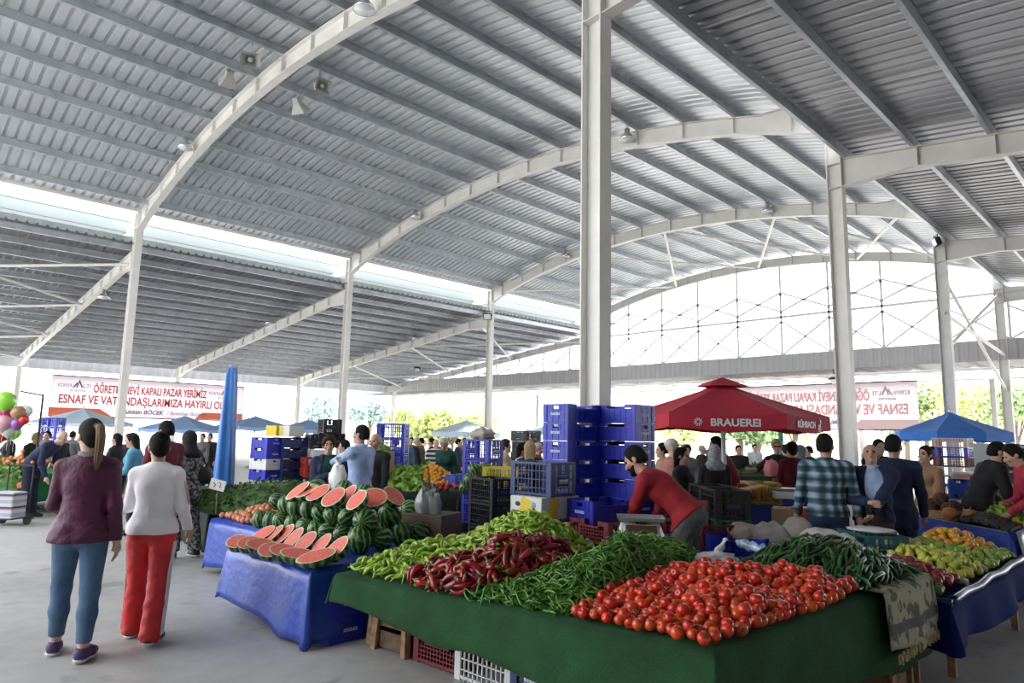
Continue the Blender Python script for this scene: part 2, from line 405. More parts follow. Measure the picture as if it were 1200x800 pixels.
for y in (0, 8, 16, 24):
    nl = ORD[y]
    column(XL, y, 8.75, '%s white steel column of the left column line, under the arch' % nl)
    column(XR, y, 8.75 if y else 8.75, '%s white steel column of the right column line, beside the vegetable stalls' % nl)
    fr = tag_s(empty('arched_beam', (0, 0, 0)), '%s curved white steel beam spanning between the two column lines' % nl, 'beam')
    st = [(XL+.15, 8.1, 8.97)]+[(XL+.15+a, 8.1+(arch_bot(XL+1.6)-8.1)*(a/1.45), 8.97+(arch_top(XL+1.6)-8.97)*(a/1.45)**1.0) for a in (.45, .95, 1.45)]
    st += [(x, arch_bot(x), arch_top(x)) for x in np.linspace(XL+2.4, -2.4, 20)]
    st += [(-W-p[0], p[1], p[2]) for p in st[:4]][::-1]
    ibeam(st, y).build('arch', WHITE_STEEL, fr)
    for k in range(-7, 7):
        x = -W/2+1.36*(k+.5)
        for s in (-1, 1): MB().box((x, y+s*.05, (arch_bot(x)+arch_top(x))/2), (.012, .088, .385)).build('stiffener', WHITE_STEEL, fr)
    for side, nm in ((-1, 'left'), (1, 'right')):
        e = XL-.15 if side < 0 else XR+.15
        be = tag_s(empty('side_beam'), '%s white sloping beam under the lower roof of the %s bay' % (nl, nm), 'beam')
        ds = [0, .6, 1.25, 3, 6, 9, 12, 15, 18, 19.4]
        def bot(d):
            if d < 1.25: return 6.86+(low_z(1.25)-.4-6.86)*d/1.25
            if d > 18: return low_z(d)-.4-(d-18)*.12
            return low_z(d)-.4
        st = [(e+side*d, bot(d), low_z(d)) for d in ds]
        ibeam(st if side > 0 else st[::-1], y, .18).build('beam', WHITE_STEEL, be)
        k = 1
        while .15+1.24*k < 19:
            d = .15+1.24*k
            for s in (-1, 1): MB().box((e+side*d, y+s*.045, (bot(d)+low_z(d))/2), (.01, .08, low_z(d)-bot(d)-.034)).build('stiffener', WHITE_STEEL, be)
            k += 1
        # bracket that carries the gutter
        br = tag_s(empty('gutter_bracket'), 'white tapered bracket holding the gutter at the %s column of the %s line' % (nl, nm), 'bracket')
        xe = e+side*1.45
        MB().prism([(e, 8.1), (e, 8.75), (xe, 8.3), (xe, 8.18)] if side > 0 else [(xe, 8.18), (xe, 8.3), (e, 8.75), (e, 8.1)], y-.06, y+.06).build('bracket_plate', WHITE_STEEL, br)
    x = XL-.3-19.4
    column(x, y, low_z(19.4)-.02, '%s white steel column at the outer edge of the left bay' % nl, .26, .2)
    if y: column(19.9, y, low_z(19.4)-.02, '%s white steel column at the outer edge of the right bay' % nl, .26, .2)
# outer eave strip of the left bay
g = tag_s(empty('trim_3'), 'pale corrugated fascia along the outer edge of the left bay', 'fascia')
MB().grid([[(-40.1+(.03 if (i//2) % 2 else 0), -16+40*i/300, z) for i in range(301)] for z in (4.72, 5.4)]).build('fascia_sheet', SHEET, g)

# ---- wind bracing tubes
def brace(a, b, label): tag_s(MB().tube([a, b], .05, 8).build('brace_tube', WHITE_STEEL), label, 'brace')
for i, x in enumerate((-18.3, -13.8, -9.3, -4.9)):
    x2 = x+4.45
    brace((x, 16, arch_bot(x)+.1), (min(x2, -1), 24, arch_bot(min(x2, -1))+.1), 'white diagonal tube under the arched roof near the gable, number %d from the left' % (i+1))
    brace((min(x2, -1), 16, arch_bot(min(x2, -1))+.1), (x, 24, arch_bot(x)+.1), 'white tube crossing diagonal number %d under the arched roof near the gable' % (i+1))
for i, d in enumerate((.6, 6.5, 12.6)):
    for (ya, yb, w_) in ((-8, 0, 'nearest'), (16, 24, 'farthest')):
        a = (XL-.2-d, ya, low_z(d)-.3); b = (XL-.2-d-5.9, yb, low_z(d+5.9)-.3); a2 = (XL-.2-d, yb, low_z(d)-.3); b2 = (XL-.2-d-5.9, ya, low_z(d+5.9)-.3)
        brace(a, b, '%s bracing tube number %d under the left bay roof, running outward' % (w_, i+1)); brace(a2, b2, '%s bracing tube number %d under the left bay roof, running inward' % (w_, i+1))
brace((0, 16, 6.5), (0, 24, 3.6), 'white diagonal tube falling from the third right column towards the gable')
brace((0, 16, 4.3), (0, 24, 7.2), 'white diagonal tube rising from the third right column towards the gable')
brace((0, 15.9, 5.35), (.05, 24, 4.9), 'white tube strut behind the third right column below the frieze')

# ---- gable: lattice above, corrugated band, canopy beyond
lat = tag_s(empty('gable_lattice'), 'white steel lattice filling the far gable above the grey band', 'lattice')
LAT = M('pale_lattice_steel', (.62, .62, .62), .5)
xsP = [-16.82+2.135*k for k in range(-11, 13)]
def gable_top(x):
    if XL+.2 < x < -.2: return arch_bot(max(min(x, -1.2), XL+1.2))
    d = (XL-x) if x < XL else x
    return low_z(max(d, .2))-.4
GZ = 7.25; B0, B1 = 4.72, 5.5
for i, x in enumerate(xsP):
    t = gable_top(x)
    if t > B1+.1: MB().box((x, 24, (B1+t)/2), (.085, .06, t-B1)).build('post', LAT, lat)
    if i+1 < len(xsP):
        x2 = xsP[i+1]; t2 = gable_top(x2); tt = min(t, t2)
        hi = tt > GZ+.6
        if hi:
            top = min(t, t2)
            for (a, b) in (((x, GZ+.25), (x2, min(t2, GZ+1.15))), ((x, min(t, GZ+1.15)), (x2, GZ+.25))):
                MB().bar((a[0], 24, a[1]), (b[0], 24, b[1]), .07).build('diagonal', LAT, lat)
            MB().prism([((x+x2)/2-.16, GZ+.7), ((x+x2)/2, GZ+.63), ((x+x2)/2+.16, GZ+.7), ((x+x2)/2, GZ+.77)], 23.985, 24.015).build('gusset', LAT, lat)
        zt = min(GZ-.2, tt-.05)
        if zt > B1+.3:
            for (a, b) in (((x, B1), (x2, zt)), ((x, zt), (x2, B1))):
                MB().bar((a[0], 24.03, a[1]), (b[0], 24.03, b[1]), .065).build('diagonal', LAT, lat)
    if GZ+.3 < t:
        for dz in (-.25, .22, 1.05):
            if GZ+dz+.1 < t: MB().prism([(x-.13, GZ+dz-.04), (x, GZ+dz+.06), (x+.13, GZ+dz-.04)], 23.97, 24.03).build('gusset', LAT, lat)
MB().box((-10, 24, GZ), (22, .06, .1)).build('girt', LAT, lat)
band = tag_s(empty('trim_4'), 'long grey corrugated band across the far gable', 'fascia')
nb = 420
MB().grid([[(-44+64*i/(2*nb), 23.93-(.035 if (i//2) % 2 else 0), z) for i in range(2*nb+1)] for z in (B0, B1)]).build('cladding', M('grey_cladding', (.4, .4, .4), .5), band)
MB().box((-12, 23.99, B1), (64, .1, .03)).build('capping', SHEET, band)
can = tag_s(empty('far_canopy'), 'low canopy with bowed white pipes beyond the far gable', 'canopy')
MB().grid([[(x, y, 4.82+.04*(x_i % 2)) for x_i, x in enumerate(np.arange(-46, 18, .25))] for y in (24.1, 29.)]).build('deck', M('grey_canopy_sheet', (.12, .12, .125), .6), can)
for k in range(30):
    x = -44+2.135*k
    MB().tube([(x+.4*math.sin(math.pi*j/8)*0, 24.1+4.7*j/8, 4.45+.28*math.sin(math.pi*j/8)) for j in range(9)], .05, 6).build('bowed_pipe', WHITE_STEEL, can)
    MB().tube([(x, 24.1, 4.5), (x+2.1, 28.8, 4.5)], .035, 6).build('cross_pipe', WHITE_STEEL, can)
for yy in (24.15, 28.85): MB().tube([(-46, yy, 4.45), (19, yy, 4.45)], .06, 6).build('edge_pipe', WHITE_STEEL, can)
for k, x in enumerate((-43.5, -27.8, -6.5, -1.2, 9.6)): column(x, 28.4, 4.4, 'slim white column carrying the far canopy, number %d from the left' % (k+1), .2, .16)

# ---- bell lamps, horn speakers, floodlights
CHROME = M('lamp_aluminium', (.7, .7, .7), .22, metal=.9)
GLOW = M('lamp_glass', (.8, .82, .85), .15)
def bell_lamp(p, label):
    o = empty('bell_lamp', p, 0, label, 'lamp', 'bell lamps under the roof')
    MB().tube([(0, 0, .5), (0, 0, .3)], .02, 8).build('stem', GALV, o)
    MB().lathe([(.0, .32), (.07, .31), (.075, .2), (.09, .18), (.16, .1), (.21, 0), (.2, 0), (.15, .09), (.08, .16)], 20).build('reflector', CHROME, o, True)
    MB().lathe([(.0, .02), (.19, .015), (.19, .0), (0, -.01)], 20).build('glass', GLOW, o, True)
def lampat(px, py, y, lab): bell_lamp(Vector(aty(px, py, y))+Vector((0, 0, -.05)), lab)
lampat(427, 9, -.3, 'bell lamp near the top of the nearest arch'); lampat(217, 172, -.3, 'bell lamp low on the left part of the nearest arch')
lampat(487, 254, 7.7, 'bell lamp on the left part of the second arch'); lampat(735, 162, 7.7, 'bell lamp on the second arch beside the large column')
lampat(663, 300, 15.7, 'bell lamp on the left part of the third arch'); lampat(899, 247, 15.7, 'bell lamp on the third arch left of the right column line')
lampat(122, 348, -.25, 'bell lamp under the nearest side beam of the left bay'); lampat(316, 378, 7.75, 'bell lamp under the second side beam of the left bay'); lampat(487, 396, 15.75, 'bell lamp under the third side beam of the left bay')
SPK = M('grey_horn_plastic', (.38, .38, .36), .5)
def horn(px, py, y, aim, label):
    p = Vector(aty(px, py, y)); o = empty('horn_speaker', p, 0, label, 'loudspeaker', 'horn loudspeakers on the nearest arch')
    q = Vector(aim).normalized().to_track_quat('Z', 'Y'); o.rotation_mode = 'QUATERNION'; o.rotation_quaternion = q
    def ring(w_, h_, z): return [Vector((sx*w_, sy*h_, z)) for sx, sy in ((-1, -.7), (-.8, -1), (.8, -1), (1, -.7), (1, .7), (.8, 1), (-.8, 1), (-1, .7))]
    rows = [ring(.08, .07, -.2), ring(.1, .085, -.05), ring(.2, .15, .13), ring(.21, .16, .16), ring(.195, .145, .155), ring(.08, .06, -.02)]
    b = MB(); b.add([v for r_ in rows for v in r_], [(i*8+j, i*8+(j+1) % 8, (i+1)*8+(j+1) % 8, (i+1)*8+j) for i in range(5) for j in range(8)]+[tuple(range(7, -1, -1)), tuple(range(40, 48))]).build('horn', SPK, o)
    MB().lathe([(.0, .1), (.05, .1), (.06, .05), (.06, -.02)], 12).build('driver', M('pale_driver', (.5, .5, .47), .5), o, True)
    MB().bar((0, .1, -.12), (0, .42, -.2), .03).build('bracket', GALV, o)
v = (CL-Vector(aty(294, 70, -.7))).normalized()
horn(294, 70, -.7, v+Vector((.1, -.1, -.1)), 'horn loudspeaker facing the viewer, upper left of the nearest arch'); horn(268, 92, -.7, (-.8, .2, -.6), 'horn loudspeaker turned away to the left of the nearest arch')
horn(376, 101, .7, v+Vector((.55, .3, .1)), 'horn loudspeaker on the right of the nearest arch with its mouth showing'); horn(350, 124, .7, (-.3, .6, -.75), 'horn loudspeaker on the right of the nearest arch turned downward')
def flood(px, py, y, label, s=1., aim=(.5, -.7, -.4), stem=0):
    p = Vector(aty(px, py, y)); o = empty('floodlight', p, 0, label, 'floodlight'); o.rotation_mode = 'QUATERNION'; o.rotation_quaternion = Vector(aim).to_track_quat('Z', 'Y'); o.scale = (s,)*3
    bevel(MB().box((0, 0, -.05), (.34, .28, .1)).build('housing', BLACK, o), .02)
    MB().box((0, 0, .004), (.28, .22, .012)).build('glass', GLOW, o)
    b = MB()
    for k in range(6): b.box((-.13+.052*k, 0, -.13), (.012, .24, .06))
    if stem: MB().tube([(0, 0, -.05), o.rotation_quaternion.inverted() @ Vector((0, 0, (stem-p.z)/s))], .02, 6).build('stem', BLACK, o)
    b.build('cooling_fins', BLACK, o); MB().tube([(-.19, 0, -.04), (-.19, .2, -.1), (.19, .2, -.1), (.19, 0, -.04)], .014, 6).build('yoke', BLACK, o)
flood(571, 371, 15.6, 'black floodlight on the third left column', 1.2); flood(1095, 284, 15.6, 'black floodlight at the top of the third right column', .9, (-.9, -.5, -.3))
flood(489, 433, 20, 'small black floodlight hanging under the left bay roof', 1.1, (.3, -.5, -.8)); flood(977, 447, 24.3, 'small black floodlight behind the second right column under the far canopy', 1.2, (-.3, -.6, -.7), 4.84)

# walls added out of view, rear and side, to darken the right bay
WALLM = M('added_wall_grey', (.3, .3, .29), .8, noise=.1, nscale=2)
tag_s(MB().box((10.6, Y0S-.1, 3.6), (21, .2, 7.2)).build('shade_wall_back', WALLM), 'unseen grey wall added behind the right bay to darken it', 'wall'); tag_s(MB().box((20.7, -6, 2.4), (.2, 40, 4.8)).build('shade_wall_right', WALLM), 'unseen grey wall added along the right bay to darken it', 'wall')
# =================================================================== PEOPLE: bodies from smooth-blended solids, surfaced on a grid
class Field:
    def __init__(s, lo, hi, h):
        s.h = h; s.lo = np.array(lo, float)-2*h; s.n = np.ceil((np.array(hi, float)+2*h-s.lo)/h).astype(int)+1
        s.d = np.full(s.n, 1., np.float32)
    def _sub(s, lo, hi):
        a = np.clip(np.floor((np.array(lo)-s.lo)/s.h).astype(int), 0, s.n-1); b = np.clip(np.ceil((np.array(hi)-s.lo)/s.h).astype(int)+1, 1, s.n)
        if np.any(b <= a): return None
        g = [s.lo[i]+s.h*np.arange(a[i], b[i]) for i in range(3)]
        return (slice(a[0], b[0]), slice(a[1], b[1]), slice(a[2], b[2])), g[0][:, None, None], g[1][None, :, None], g[2][None, None, :]
    def _mix(s, sl, v, k, sub=False):
        a = s.d[sl]
        if sub: s.d[sl] = np.maximum(a, -v); return
        if k <= 0: s.d[sl] = np.minimum(a, v); return
        h = np.clip(.5+.5*(a-v)/k, 0, 1); s.d[sl] = a*(1-h)+v*h-k*h*(1-h)
    def cap(s, p, q, r0, r1=None, k=.03, flat=None):
        r1 = r0 if r1 is None else r1; p = np.array(p, float); q = np.array(q, float); m = max(r0, r1)+k+2*s.h
        S = s._sub(np.minimum(p, q)-m, np.maximum(p, q)+m)
        if S is None: return
        sl, X, Y, Z = S; d = q-p; L = max(d@d, 1e-9)
        t = np.clip(((X-p[0])*d[0]+(Y-p[1])*d[1]+(Z-p[2])*d[2])/L, 0, 1)
        v = np.sqrt((X-p[0]-t*d[0])**2+(Y-p[1]-t*d[1])**2+(Z-p[2]-t*d[2])**2)-(r0+(r1-r0)*t)
        s._mix(sl, v.astype(np.float32), k)
    def ell(s, c, r, A=None, k=.03, sub=False):
        c = np.array(c, float); r = np.array(r, float); m = r.max()+k+2*s.h
        S = s._sub(c-m, c+m)
        if S is None: return
        sl, X, Y, Z = S; x, y, z = X-c[0], Y-c[1], Z-c[2]
        if A is not None:
            A = np.array(A); x, y, z = A[0, 0]*x+A[1, 0]*y+A[2, 0]*z, A[0, 1]*x+A[1, 1]*y+A[2, 1]*z, A[0, 2]*x+A[1, 2]*y+A[2, 2]*z
        k0 = np.sqrt((x/r[0])**2+(y/r[1])**2+(z/r[2])**2)+1e-6; k1 = np.sqrt((x/r[0]**2)**2+(y/r[1]**2)**2+(z/r[2]**2)**2)+1e-6
        s._mix(sl, (k0*(k0-1)/k1).astype(np.float32), k, sub)
    def coords(s):
        g = [s.lo[i]+s.h*np.arange(s.n[i]) for i in range(3)]
        return g[0][:, None, None], g[1][None, :, None], g[2][None, None, :]
    def clip(s, p, n):
        X, Y, Z = s.coords(); s.d = np.maximum(s.d, ((X-p[0])*n[0]+(Y-p[1])*n[1]+(Z-p[2])*n[2]).astype(np.float32))
    def ripple(s, a, f, ph=0.):
        X, Y, Z = s.coords()
        s.d += (a*(np.sin(f*X+1.7*np.sin(f*.6*Z+ph))*np.sin(f*.8*Z+ph+1.3*np.sin(f*.7*X))+.6*np.sin(f*1.3*Y+f*.9*Z+ph*2))).astype(np.float32)
    def mesh(s, name, mats, smooth=1):
        d = s.d; neg = d < 0
        c = [neg[i:d.shape[0]-1+i, j:d.shape[1]-1+j, k:d.shape[2]-1+k] for i in (0, 1) for j in (0, 1) for k in (0, 1)]
        cnt = sum(x.astype(np.int8) for x in c); act = (cnt > 0) & (cnt < 8)
        idx = -np.ones(act.shape, np.int64); cells = np.argwhere(act)
        if not len(cells): return None
        idx[act] = np.arange(len(cells))
        val = np.stack([d[i:d.shape[0]-1+i, j:d.shape[1]-1+j, k:d.shape[2]-1+k][act] for i in (0, 1) for j in (0, 1) for k in (0, 1)], 1)
        off = np.array([(i, j, k) for i in (0, 1) for j in (0, 1) for k in (0, 1)], float)
        acc = np.zeros((len(cells), 3)); nn = np.zeros(len(cells))
        for a in range(8):
            for b in range(a+1, 8):
                if np.abs(off[a]-off[b]).sum() != 1: continue
                cr = (val[:, a] < 0) != (val[:, b] < 0); t = val[:, a]/np.where(cr, val[:, a]-val[:, b], 1)
                acc += np.where(cr[:, None], off[a]+(off[b]-off[a])*t[:, None], 0); nn += cr
        V = s.lo+s.h*(cells+acc/nn[:, None])
        F = []
        for ax in range(3):
            o1, o2 = [(1, 2), (2, 0), (0, 1)][ax]
            a = neg[tuple(slice(0, -1) if i == ax else slice(1, -1) for i in range(3))]; b = neg[tuple(slice(1, None) if i == ax else slice(1, -1) for i in range(3))]
            e = np.argwhere(a != b)
            if not len(e): continue
            base = e.copy(); base[:, o1] += 1; base[:, o2] += 1
            def at(da, db):
                q = base.copy(); q[:, o1] += da-1; q[:, o2] += db-1; return idx[q[:, 0], q[:, 1], q[:, 2]]
            q = np.stack([at(0, 0), at(1, 0), at(1, 1), at(0, 1)], 1)
            fl = ~a[tuple(e.T)]; q[fl] = q[fl][:, ::-1]; F.append(q)
        F = np.concatenate(F); F = F[(F >= 0).all(1)]
        me = bpy.data.meshes.new(name)
        me.vertices.add(len(V)); me.vertices.foreach_set('co', V.astype(np.float32).ravel())
        me.loops.add(F.size); me.loops.foreach_set('vertex_index', F.astype(np.int32).ravel())
        me.polygons.add(len(F)); me.polygons.foreach_set('loop_start', np.arange(0, F.size, 4, dtype=np.int32)); me.polygons.foreach_set('use_smooth', np.ones(len(F), bool))
        me.update(calc_edges=True); me.validate()
        for m in (mats if isinstance(mats, (list, tuple)) else [mats]): me.materials.append(m)
        return me

SKIN = M('skin', (.52, .3, .21), .55); SKIN_L = M('light_skin', (.6, .38, .29), .55); SKIN_D = M('tan_skin', (.36, .19, .12), .55)
HAIR_K = M('black_hair', (.008, .007, .007), .75, spec=.2, bump=.4, bscale=160); HAIR_B = M('brown_hair', (.04, .02, .011), .75, spec=.2, bump=.4, bscale=160); HAIR_G = M('grey_hair', (.36, .35, .34), .6); HAIR_W = M('white_hair', (.6, .59, .57), .6); HAIR_BL = M('blonde_hair', (.36, .24, .11), .5, bump=.4, bscale=160)
EYE = M('dark_eye', (.012, .01, .01), .2); LIP = M('lip', (.32, .1, .09), .5); SOLE = M('pale_sole', (.6, .6, .6), .6)

def nrm(v): v = np.array(v, float); return v/np.linalg.norm(v)
def ik(a, c, l1, l2, pole):
    a = np.array(a, float); c = np.array(c, float); d = c-a; L = min(np.linalg.norm(d), (l1+l2)*.999); u = nrm(d)
    x = (l1*l1-l2*l2+L*L)/(2*L); hgt = math.sqrt(max(l1*l1-x*x, 0)); p = np.array(pole, float); p = nrm(p-u*(p@u))
    return a+u*x+p*hgt, a+u*L

def person(label, loc, face, H=1.7, lean=0, sway=0, chest=0, head=(0, 0), arms=((10, 8, 12), (10, 8, 12)), legs=((0, 3, 0), (0, 3, 0)), sex='m', bulk=1.,
           skin=None, top=None, pants=None, shoe=BLACK, hair=('short', None), sleeve=1., hem=-.07, ankle=.09, res=.017, detail=False, skirt=False, flare=0., jacket=None, beard=None, group=None, seated=0., tight=False, ripple=.004, collar=None, tucked=False, hemflare=0.):
    """face: world direction the person looks along (x, y). arms: (swing, abduct, elbow) or ('to', (x, y, z)) in body space (x right, y forward), metres at 1.7 m"""
    skin = skin or SKIN
    S = H/1.745
    o = empty('person', loc, math.atan2(-face[0], face[1]), label, 'person', group)
    o.scale = (S, S, S)
    fem = sex == 'f'
    L_, C_ = R(lean), R(lean+chest)
    u1 = np.array((math.sin(R(sway)), math.sin(L_), math.cos(L_))); u1 = nrm(u1); u2 = nrm((math.sin(R(sway)), math.sin(C_), math.cos(C_))); f2 = nrm(np.cross((1, 0, 0), -u2)); f2 = f2 if f2[1] > 0 or lean > 80 else -f2
    f1 = np.array((0, math.cos(L_), -math.sin(L_))); X = np.array((1., 0, 0))
    P = np.array((0, -.25*math.sin(L_)*.6, .93))
    hips = [P+np.array((s*(.088 if fem else .085), 0, -.03)) for s in (-1, 1)]
    knee, ank = [], []
    for i, s in enumerate((-1, 1)):
        sw, ab, kn = legs[i]
        d = np.array((s*math.sin(R(ab)), math.sin(R(sw)), -math.cos(R(sw)))); d = nrm(d); k = hips[i]+d*.435
        e = np.array((s*math.sin(R(ab))*.6, math.sin(R(sw-kn)), -math.cos(R(sw-kn)))); e = nrm(e); knee.append(k); ank.append(k+e*.405)
    dz = min(a[2] for a in ank)-.075
    sh = np.array((0, 0, -dz)); P = P+sh; hips = [h+sh for h in hips]; knee = [k+sh for k in knee]; ank = [a+sh for a in ank]
    waist = P+u1*.14; ch = waist+u2*.19; nb = waist+u2*.37; sw_ = .155 if fem else .188
    shl = [waist+u2*.305+X*s*sw_*bulk**.5 for s in (-1, 1)]
    if fem: shl = [p_-u2*.018 for p_ in shl]
    yaw, pit = R(head[0]), R(head[1])
    fh = f2*math.cos(yaw)+X*math.sin(yaw)*-1; rh = np.cross(fh, u2); rh = nrm(rh)
    uh = nrm(u2*math.cos(pit)+fh*math.sin(pit)); fh = nrm(fh*math.cos(pit)-u2*math.sin(pit))
    # people hold the head up when they bend
    hc = nb+uh*.155+fh*.02
    A = np.stack([rh, fh, uh], 1)
    elb, wri = [], []
    for i, s in enumerate((-1, 1)):
        a = arms[i]
        if a[0] == 'to':
            e, w_ = ik(shl[i], a[1], .285, .25, a[2] if len(a) > 2 else (s*.5, -.4, -.7))
        else:
            d = nrm(-u2*math.cos(R(a[0]))+f2*math.sin(R(a[0]))); g = nrm(f2*math.cos(R(a[0]))+u2*math.sin(R(a[0])))
            d = nrm(d*math.cos(R(a[1]))+X*s*math.sin(R(a[1]))); e = shl[i]+d*.285
            inr = R(a[3]) if len(a) > 3 else R(15)
            fd = nrm(d*math.cos(R(a[2]))+(g*math.cos(inr)-X*s*math.sin(inr))*math.sin(R(a[2]))); w_ = e+fd*.25
        elb.append(e); wri.append(w_)
    allp = np.array([P, waist, ch, nb, hc+uh*.2, hc-uh*.1]+hips+knee+ank+shl+elb+wri)
    fing = [wri[i]+nrm(wri[i]-elb[i])*.2 for i in (0, 1)]
    allp = np.concatenate([allp, np.array(fing), np.array(ank)+(0, .22, -.08), np.array(ank)-(0, .08, 0)])
    lo, hi = allp.min(0)-.2, allp.max(0)+.14; lo[2] = -.03
    b = bulk
    cw = (.132 if fem else .15)*b; Rt = np.stack([X, f2, u2], 1); Rp = np.stack([X, f1, u1], 1)
    def torso(F, t, k=.05):
        F.ell(P+u1*.0, (.155*b+t, .115*b+t, .12+t), Rp, k); F.ell(waist, ((.125 if fem else .138)*b+t, .098*b+t, .15+t), Rp, k)
        F.ell(ch, (cw+.005+t, .11*b+t, .17+t), Rt, k)
        for s in (0, 1): F.cap(waist+u2*.29+X*(s*2-1)*.05, shl[s], .062+t, .05+t, k); F.cap(nb+u2*-.02, shl[s]-X*(s*2-1)*.03, .04+t*.6, .036+t*.6, k)
        if fem:
            for s in (-1, 1): F.ell(ch+X*s*.07+f2*.085*b+u2*.0, (.06+t*.7, .055+t*.7, .06+t*.7), None, .04)
        if fem or tight:
            for s in (-1, 1): F.ell(P+X*s*.065-f1*.06+u1*(-.055), (.085*b+t*.8, .08*b+t*.8, .09+t*.8), None, .04)
    def arm(F, i, t, upto=1., k=.03, cuff=1.):
        e = elb[i]; F.cap(shl[i], e, .05*b**.5+t, .04+t*cuff, k)
        if upto > .5: F.cap(e, e+(wri[i]-e)*min((upto-.5)*2, 1), .039+t*cuff, .03+t*cuff-.004*(upto < 1), k)
    def leg(F, i, t, upto=1., k=.03, fl=0.):
        F.cap(hips[i], knee[i], (.085 if not fem else .092)*b**.7+t, .055+t, k); F.cap(knee[i], knee[i]+(ank[i]-knee[i])*.4, .053+t, .054+t+fl*.3, k); F.cap(knee[i]+(ank[i]-knee[i])*.4, knee[i]+(ank[i]-knee[i])*upto, .054+t+fl*.3, .036+t+fl, k)
    # ---- body
    F = Field(lo, hi, res)
    torso(F, 0)
    for i in (0, 1):
        arm(F, i, 0); leg(F, i, 0)
        F.cap(ank[i]+(0, -.03, -.03), ank[i]+np.array(((-1, 1)[i]*.03, .15, -.045)), .035, .028, .03)
        s = (-1, 1)[i]; dh = nrm(wri[i]-elb[i]); side = X-dh*(X@dh); side = nrm(side) if np.linalg.norm(side) > .1 else np.array((0, 1., 0)); pn = np.cross(dh, side)
        F.cap(wri[i], wri[i]+dh*.075, .026, .03, .015)
        if detail:
            curl = .5
            for j in range(4):
                off = (j-1.5)*.021; ln = (.036, .042, .045, .038)[j]; p0 = wri[i]+dh*.085+pn*off; d1 = nrm(dh+side*-s*curl*.5); d2 = nrm(dh+side*-s*curl*1.6); p1 = p0+d1*ln; F.cap(p0, p1, .0105, .0098, .006); F.cap(p1, p1+d2*ln*.9, .0098, .009, .006)
            F.cap(wri[i]+dh*.03+pn*.02, wri[i]+dh*.075+pn*.055-side*s*.02, .013, .01, .008)
        else: F.cap(wri[i]+dh*.07, wri[i]+dh*.15-side*s*.02, .03, .022, .02); F.cap(wri[i]+dh*.03, wri[i]+dh*.09+pn*.05, .014, .012, .01)
    F.cap(nb-u2*.03, hc-uh*.05, .055, .05, .03)
    F.ell(hc+uh*.035-fh*.012, (.074, .092, .09), A, .02); F.ell(hc-uh*.045+fh*.022, (.056, .066, .075), A, .03)
    F.cap(hc+fh*.088+uh*.005, hc+fh*.11-uh*.03, .011, .016, .012)
    F.ell(hc+fh*.078-uh*.098, (.022, .02, .018), A, .03); F.ell(hc+fh*.086+uh*.028, (.045, .012, .012), A, .015)
    F.ell(hc+fh*.088-uh*.062, (.024, .012, .012), A, .012)
    for s in (-1, 1):
        F.ell(hc+rh*s*.078-fh*.012-uh*.005, (.012, .024, .034), A, .006); F.ell(hc+rh*s*.045+fh*.07-uh*.025, (.025, .022, .022), A, .02)
        F.ell(hc+rh*s*.031+fh*.1+uh*.008, (.016, .016, .011), A, .01, True)
    body = link('body', F.mesh('body', skin), o)
    # ---- face pieces
    eb = MB()
    for s in (-1, 1): MB().ball(hc+rh*s*.031+fh*.079+uh*.007, .0115, 8, 6).build('eye', EYE, o, True)
    if detail or beard:
        hcol = hair[1] or HAIR_K
        for s in (-1, 1): MB().tube([hc+rh*s*.05+fh*.083+uh*.026, hc+rh*s*.033+fh*.094+uh*.033, hc+rh*s*.014+fh*.097+uh*.026], [.004, .007, .005], 6).build('eyebrow', hcol, o)
        MB().tube([hc+rh*t*.022+fh*(.098-.008*t*t)-uh*.062 for t in (-1, -.5, 0, .5, 1)], [.003, .006, .007, .006, .003], 6).build('mouth', LIP, o, True)
    if beard:
        F = Field(hc-.17, hc+.17, min(res, .011)); F.ell(hc-uh*.045+fh*.026, (.062, .07, .079), A, .02); F.ell(hc+fh*.08-uh*.1, (.03, .026, .026), A, .02); F.ell(hc+fh*.1-uh*.055, (.032, .014, .012), A, .01)
        F.clip(hc-uh*.035, uh); F.clip(hc+fh*.0, -fh-uh*.4); F.ell(hc+fh*.112-uh*.066, (.02, .02, .007), A, 0, True); m = F.mesh('beard', beard); link('beard', m, o)
    # ---- hair or scarf
    st, hm = hair[0], hair[1]
    if st and hm:
        hr = min(res, .013); F = Field(hc-.34, hc+.26, hr)
        hx = hc+uh*.035-fh*.012
        if st in ('short', 'ponytail', 'bun', 'long', 'fringe'):
            F.ell(hx+uh*.004, (.083, .1, .1) if st == 'short' else (.087, .105, .103), A, .01); F.ell(hx-fh*.05-uh*.05, (.07, .055, .075), A, .03)
            if st in ('short',): F.clip(hc-uh*.055, -uh)
            F.clip(hc+fh*.055+uh*.055, fh*.85-uh*.35)
            if st == 'long':
                for s in (-1, 0, 1): F.cap(hx-fh*.05+rh*s*.05, hc-fh*.085-uh*.24+rh*s*.055, .05, .03, .03)
            if st == 'ponytail':
                q = hx-fh*.1+uh*.035; F.cap(hx-fh*.07+uh*.03, q, .03, .026, .01)
            if st == 'bun':
                for t in range(7): F.ell(hx-fh*(.115+.012*math.sin(t*2.1))+uh*(.05+.02*math.cos(t*1.7))+rh*.025*math.sin(t*1.3), (.026, .022, .026), A, .008)
            if st == 'fringe':
                F.ell(hx+uh*.02, (.1, .112, .102), A, .02)
                F.clip(hc+fh*.062+uh*.045, fh*.85-uh*.35)
        elif st == 'ring':
            F.ell(hx-uh*.02, (.082, .1, .075), A, .01); F.clip(hc+fh*.02, fh); F.clip(hc+uh*.045, uh); F.clip(hc-uh*.05, -uh)
        elif st == 'cap':
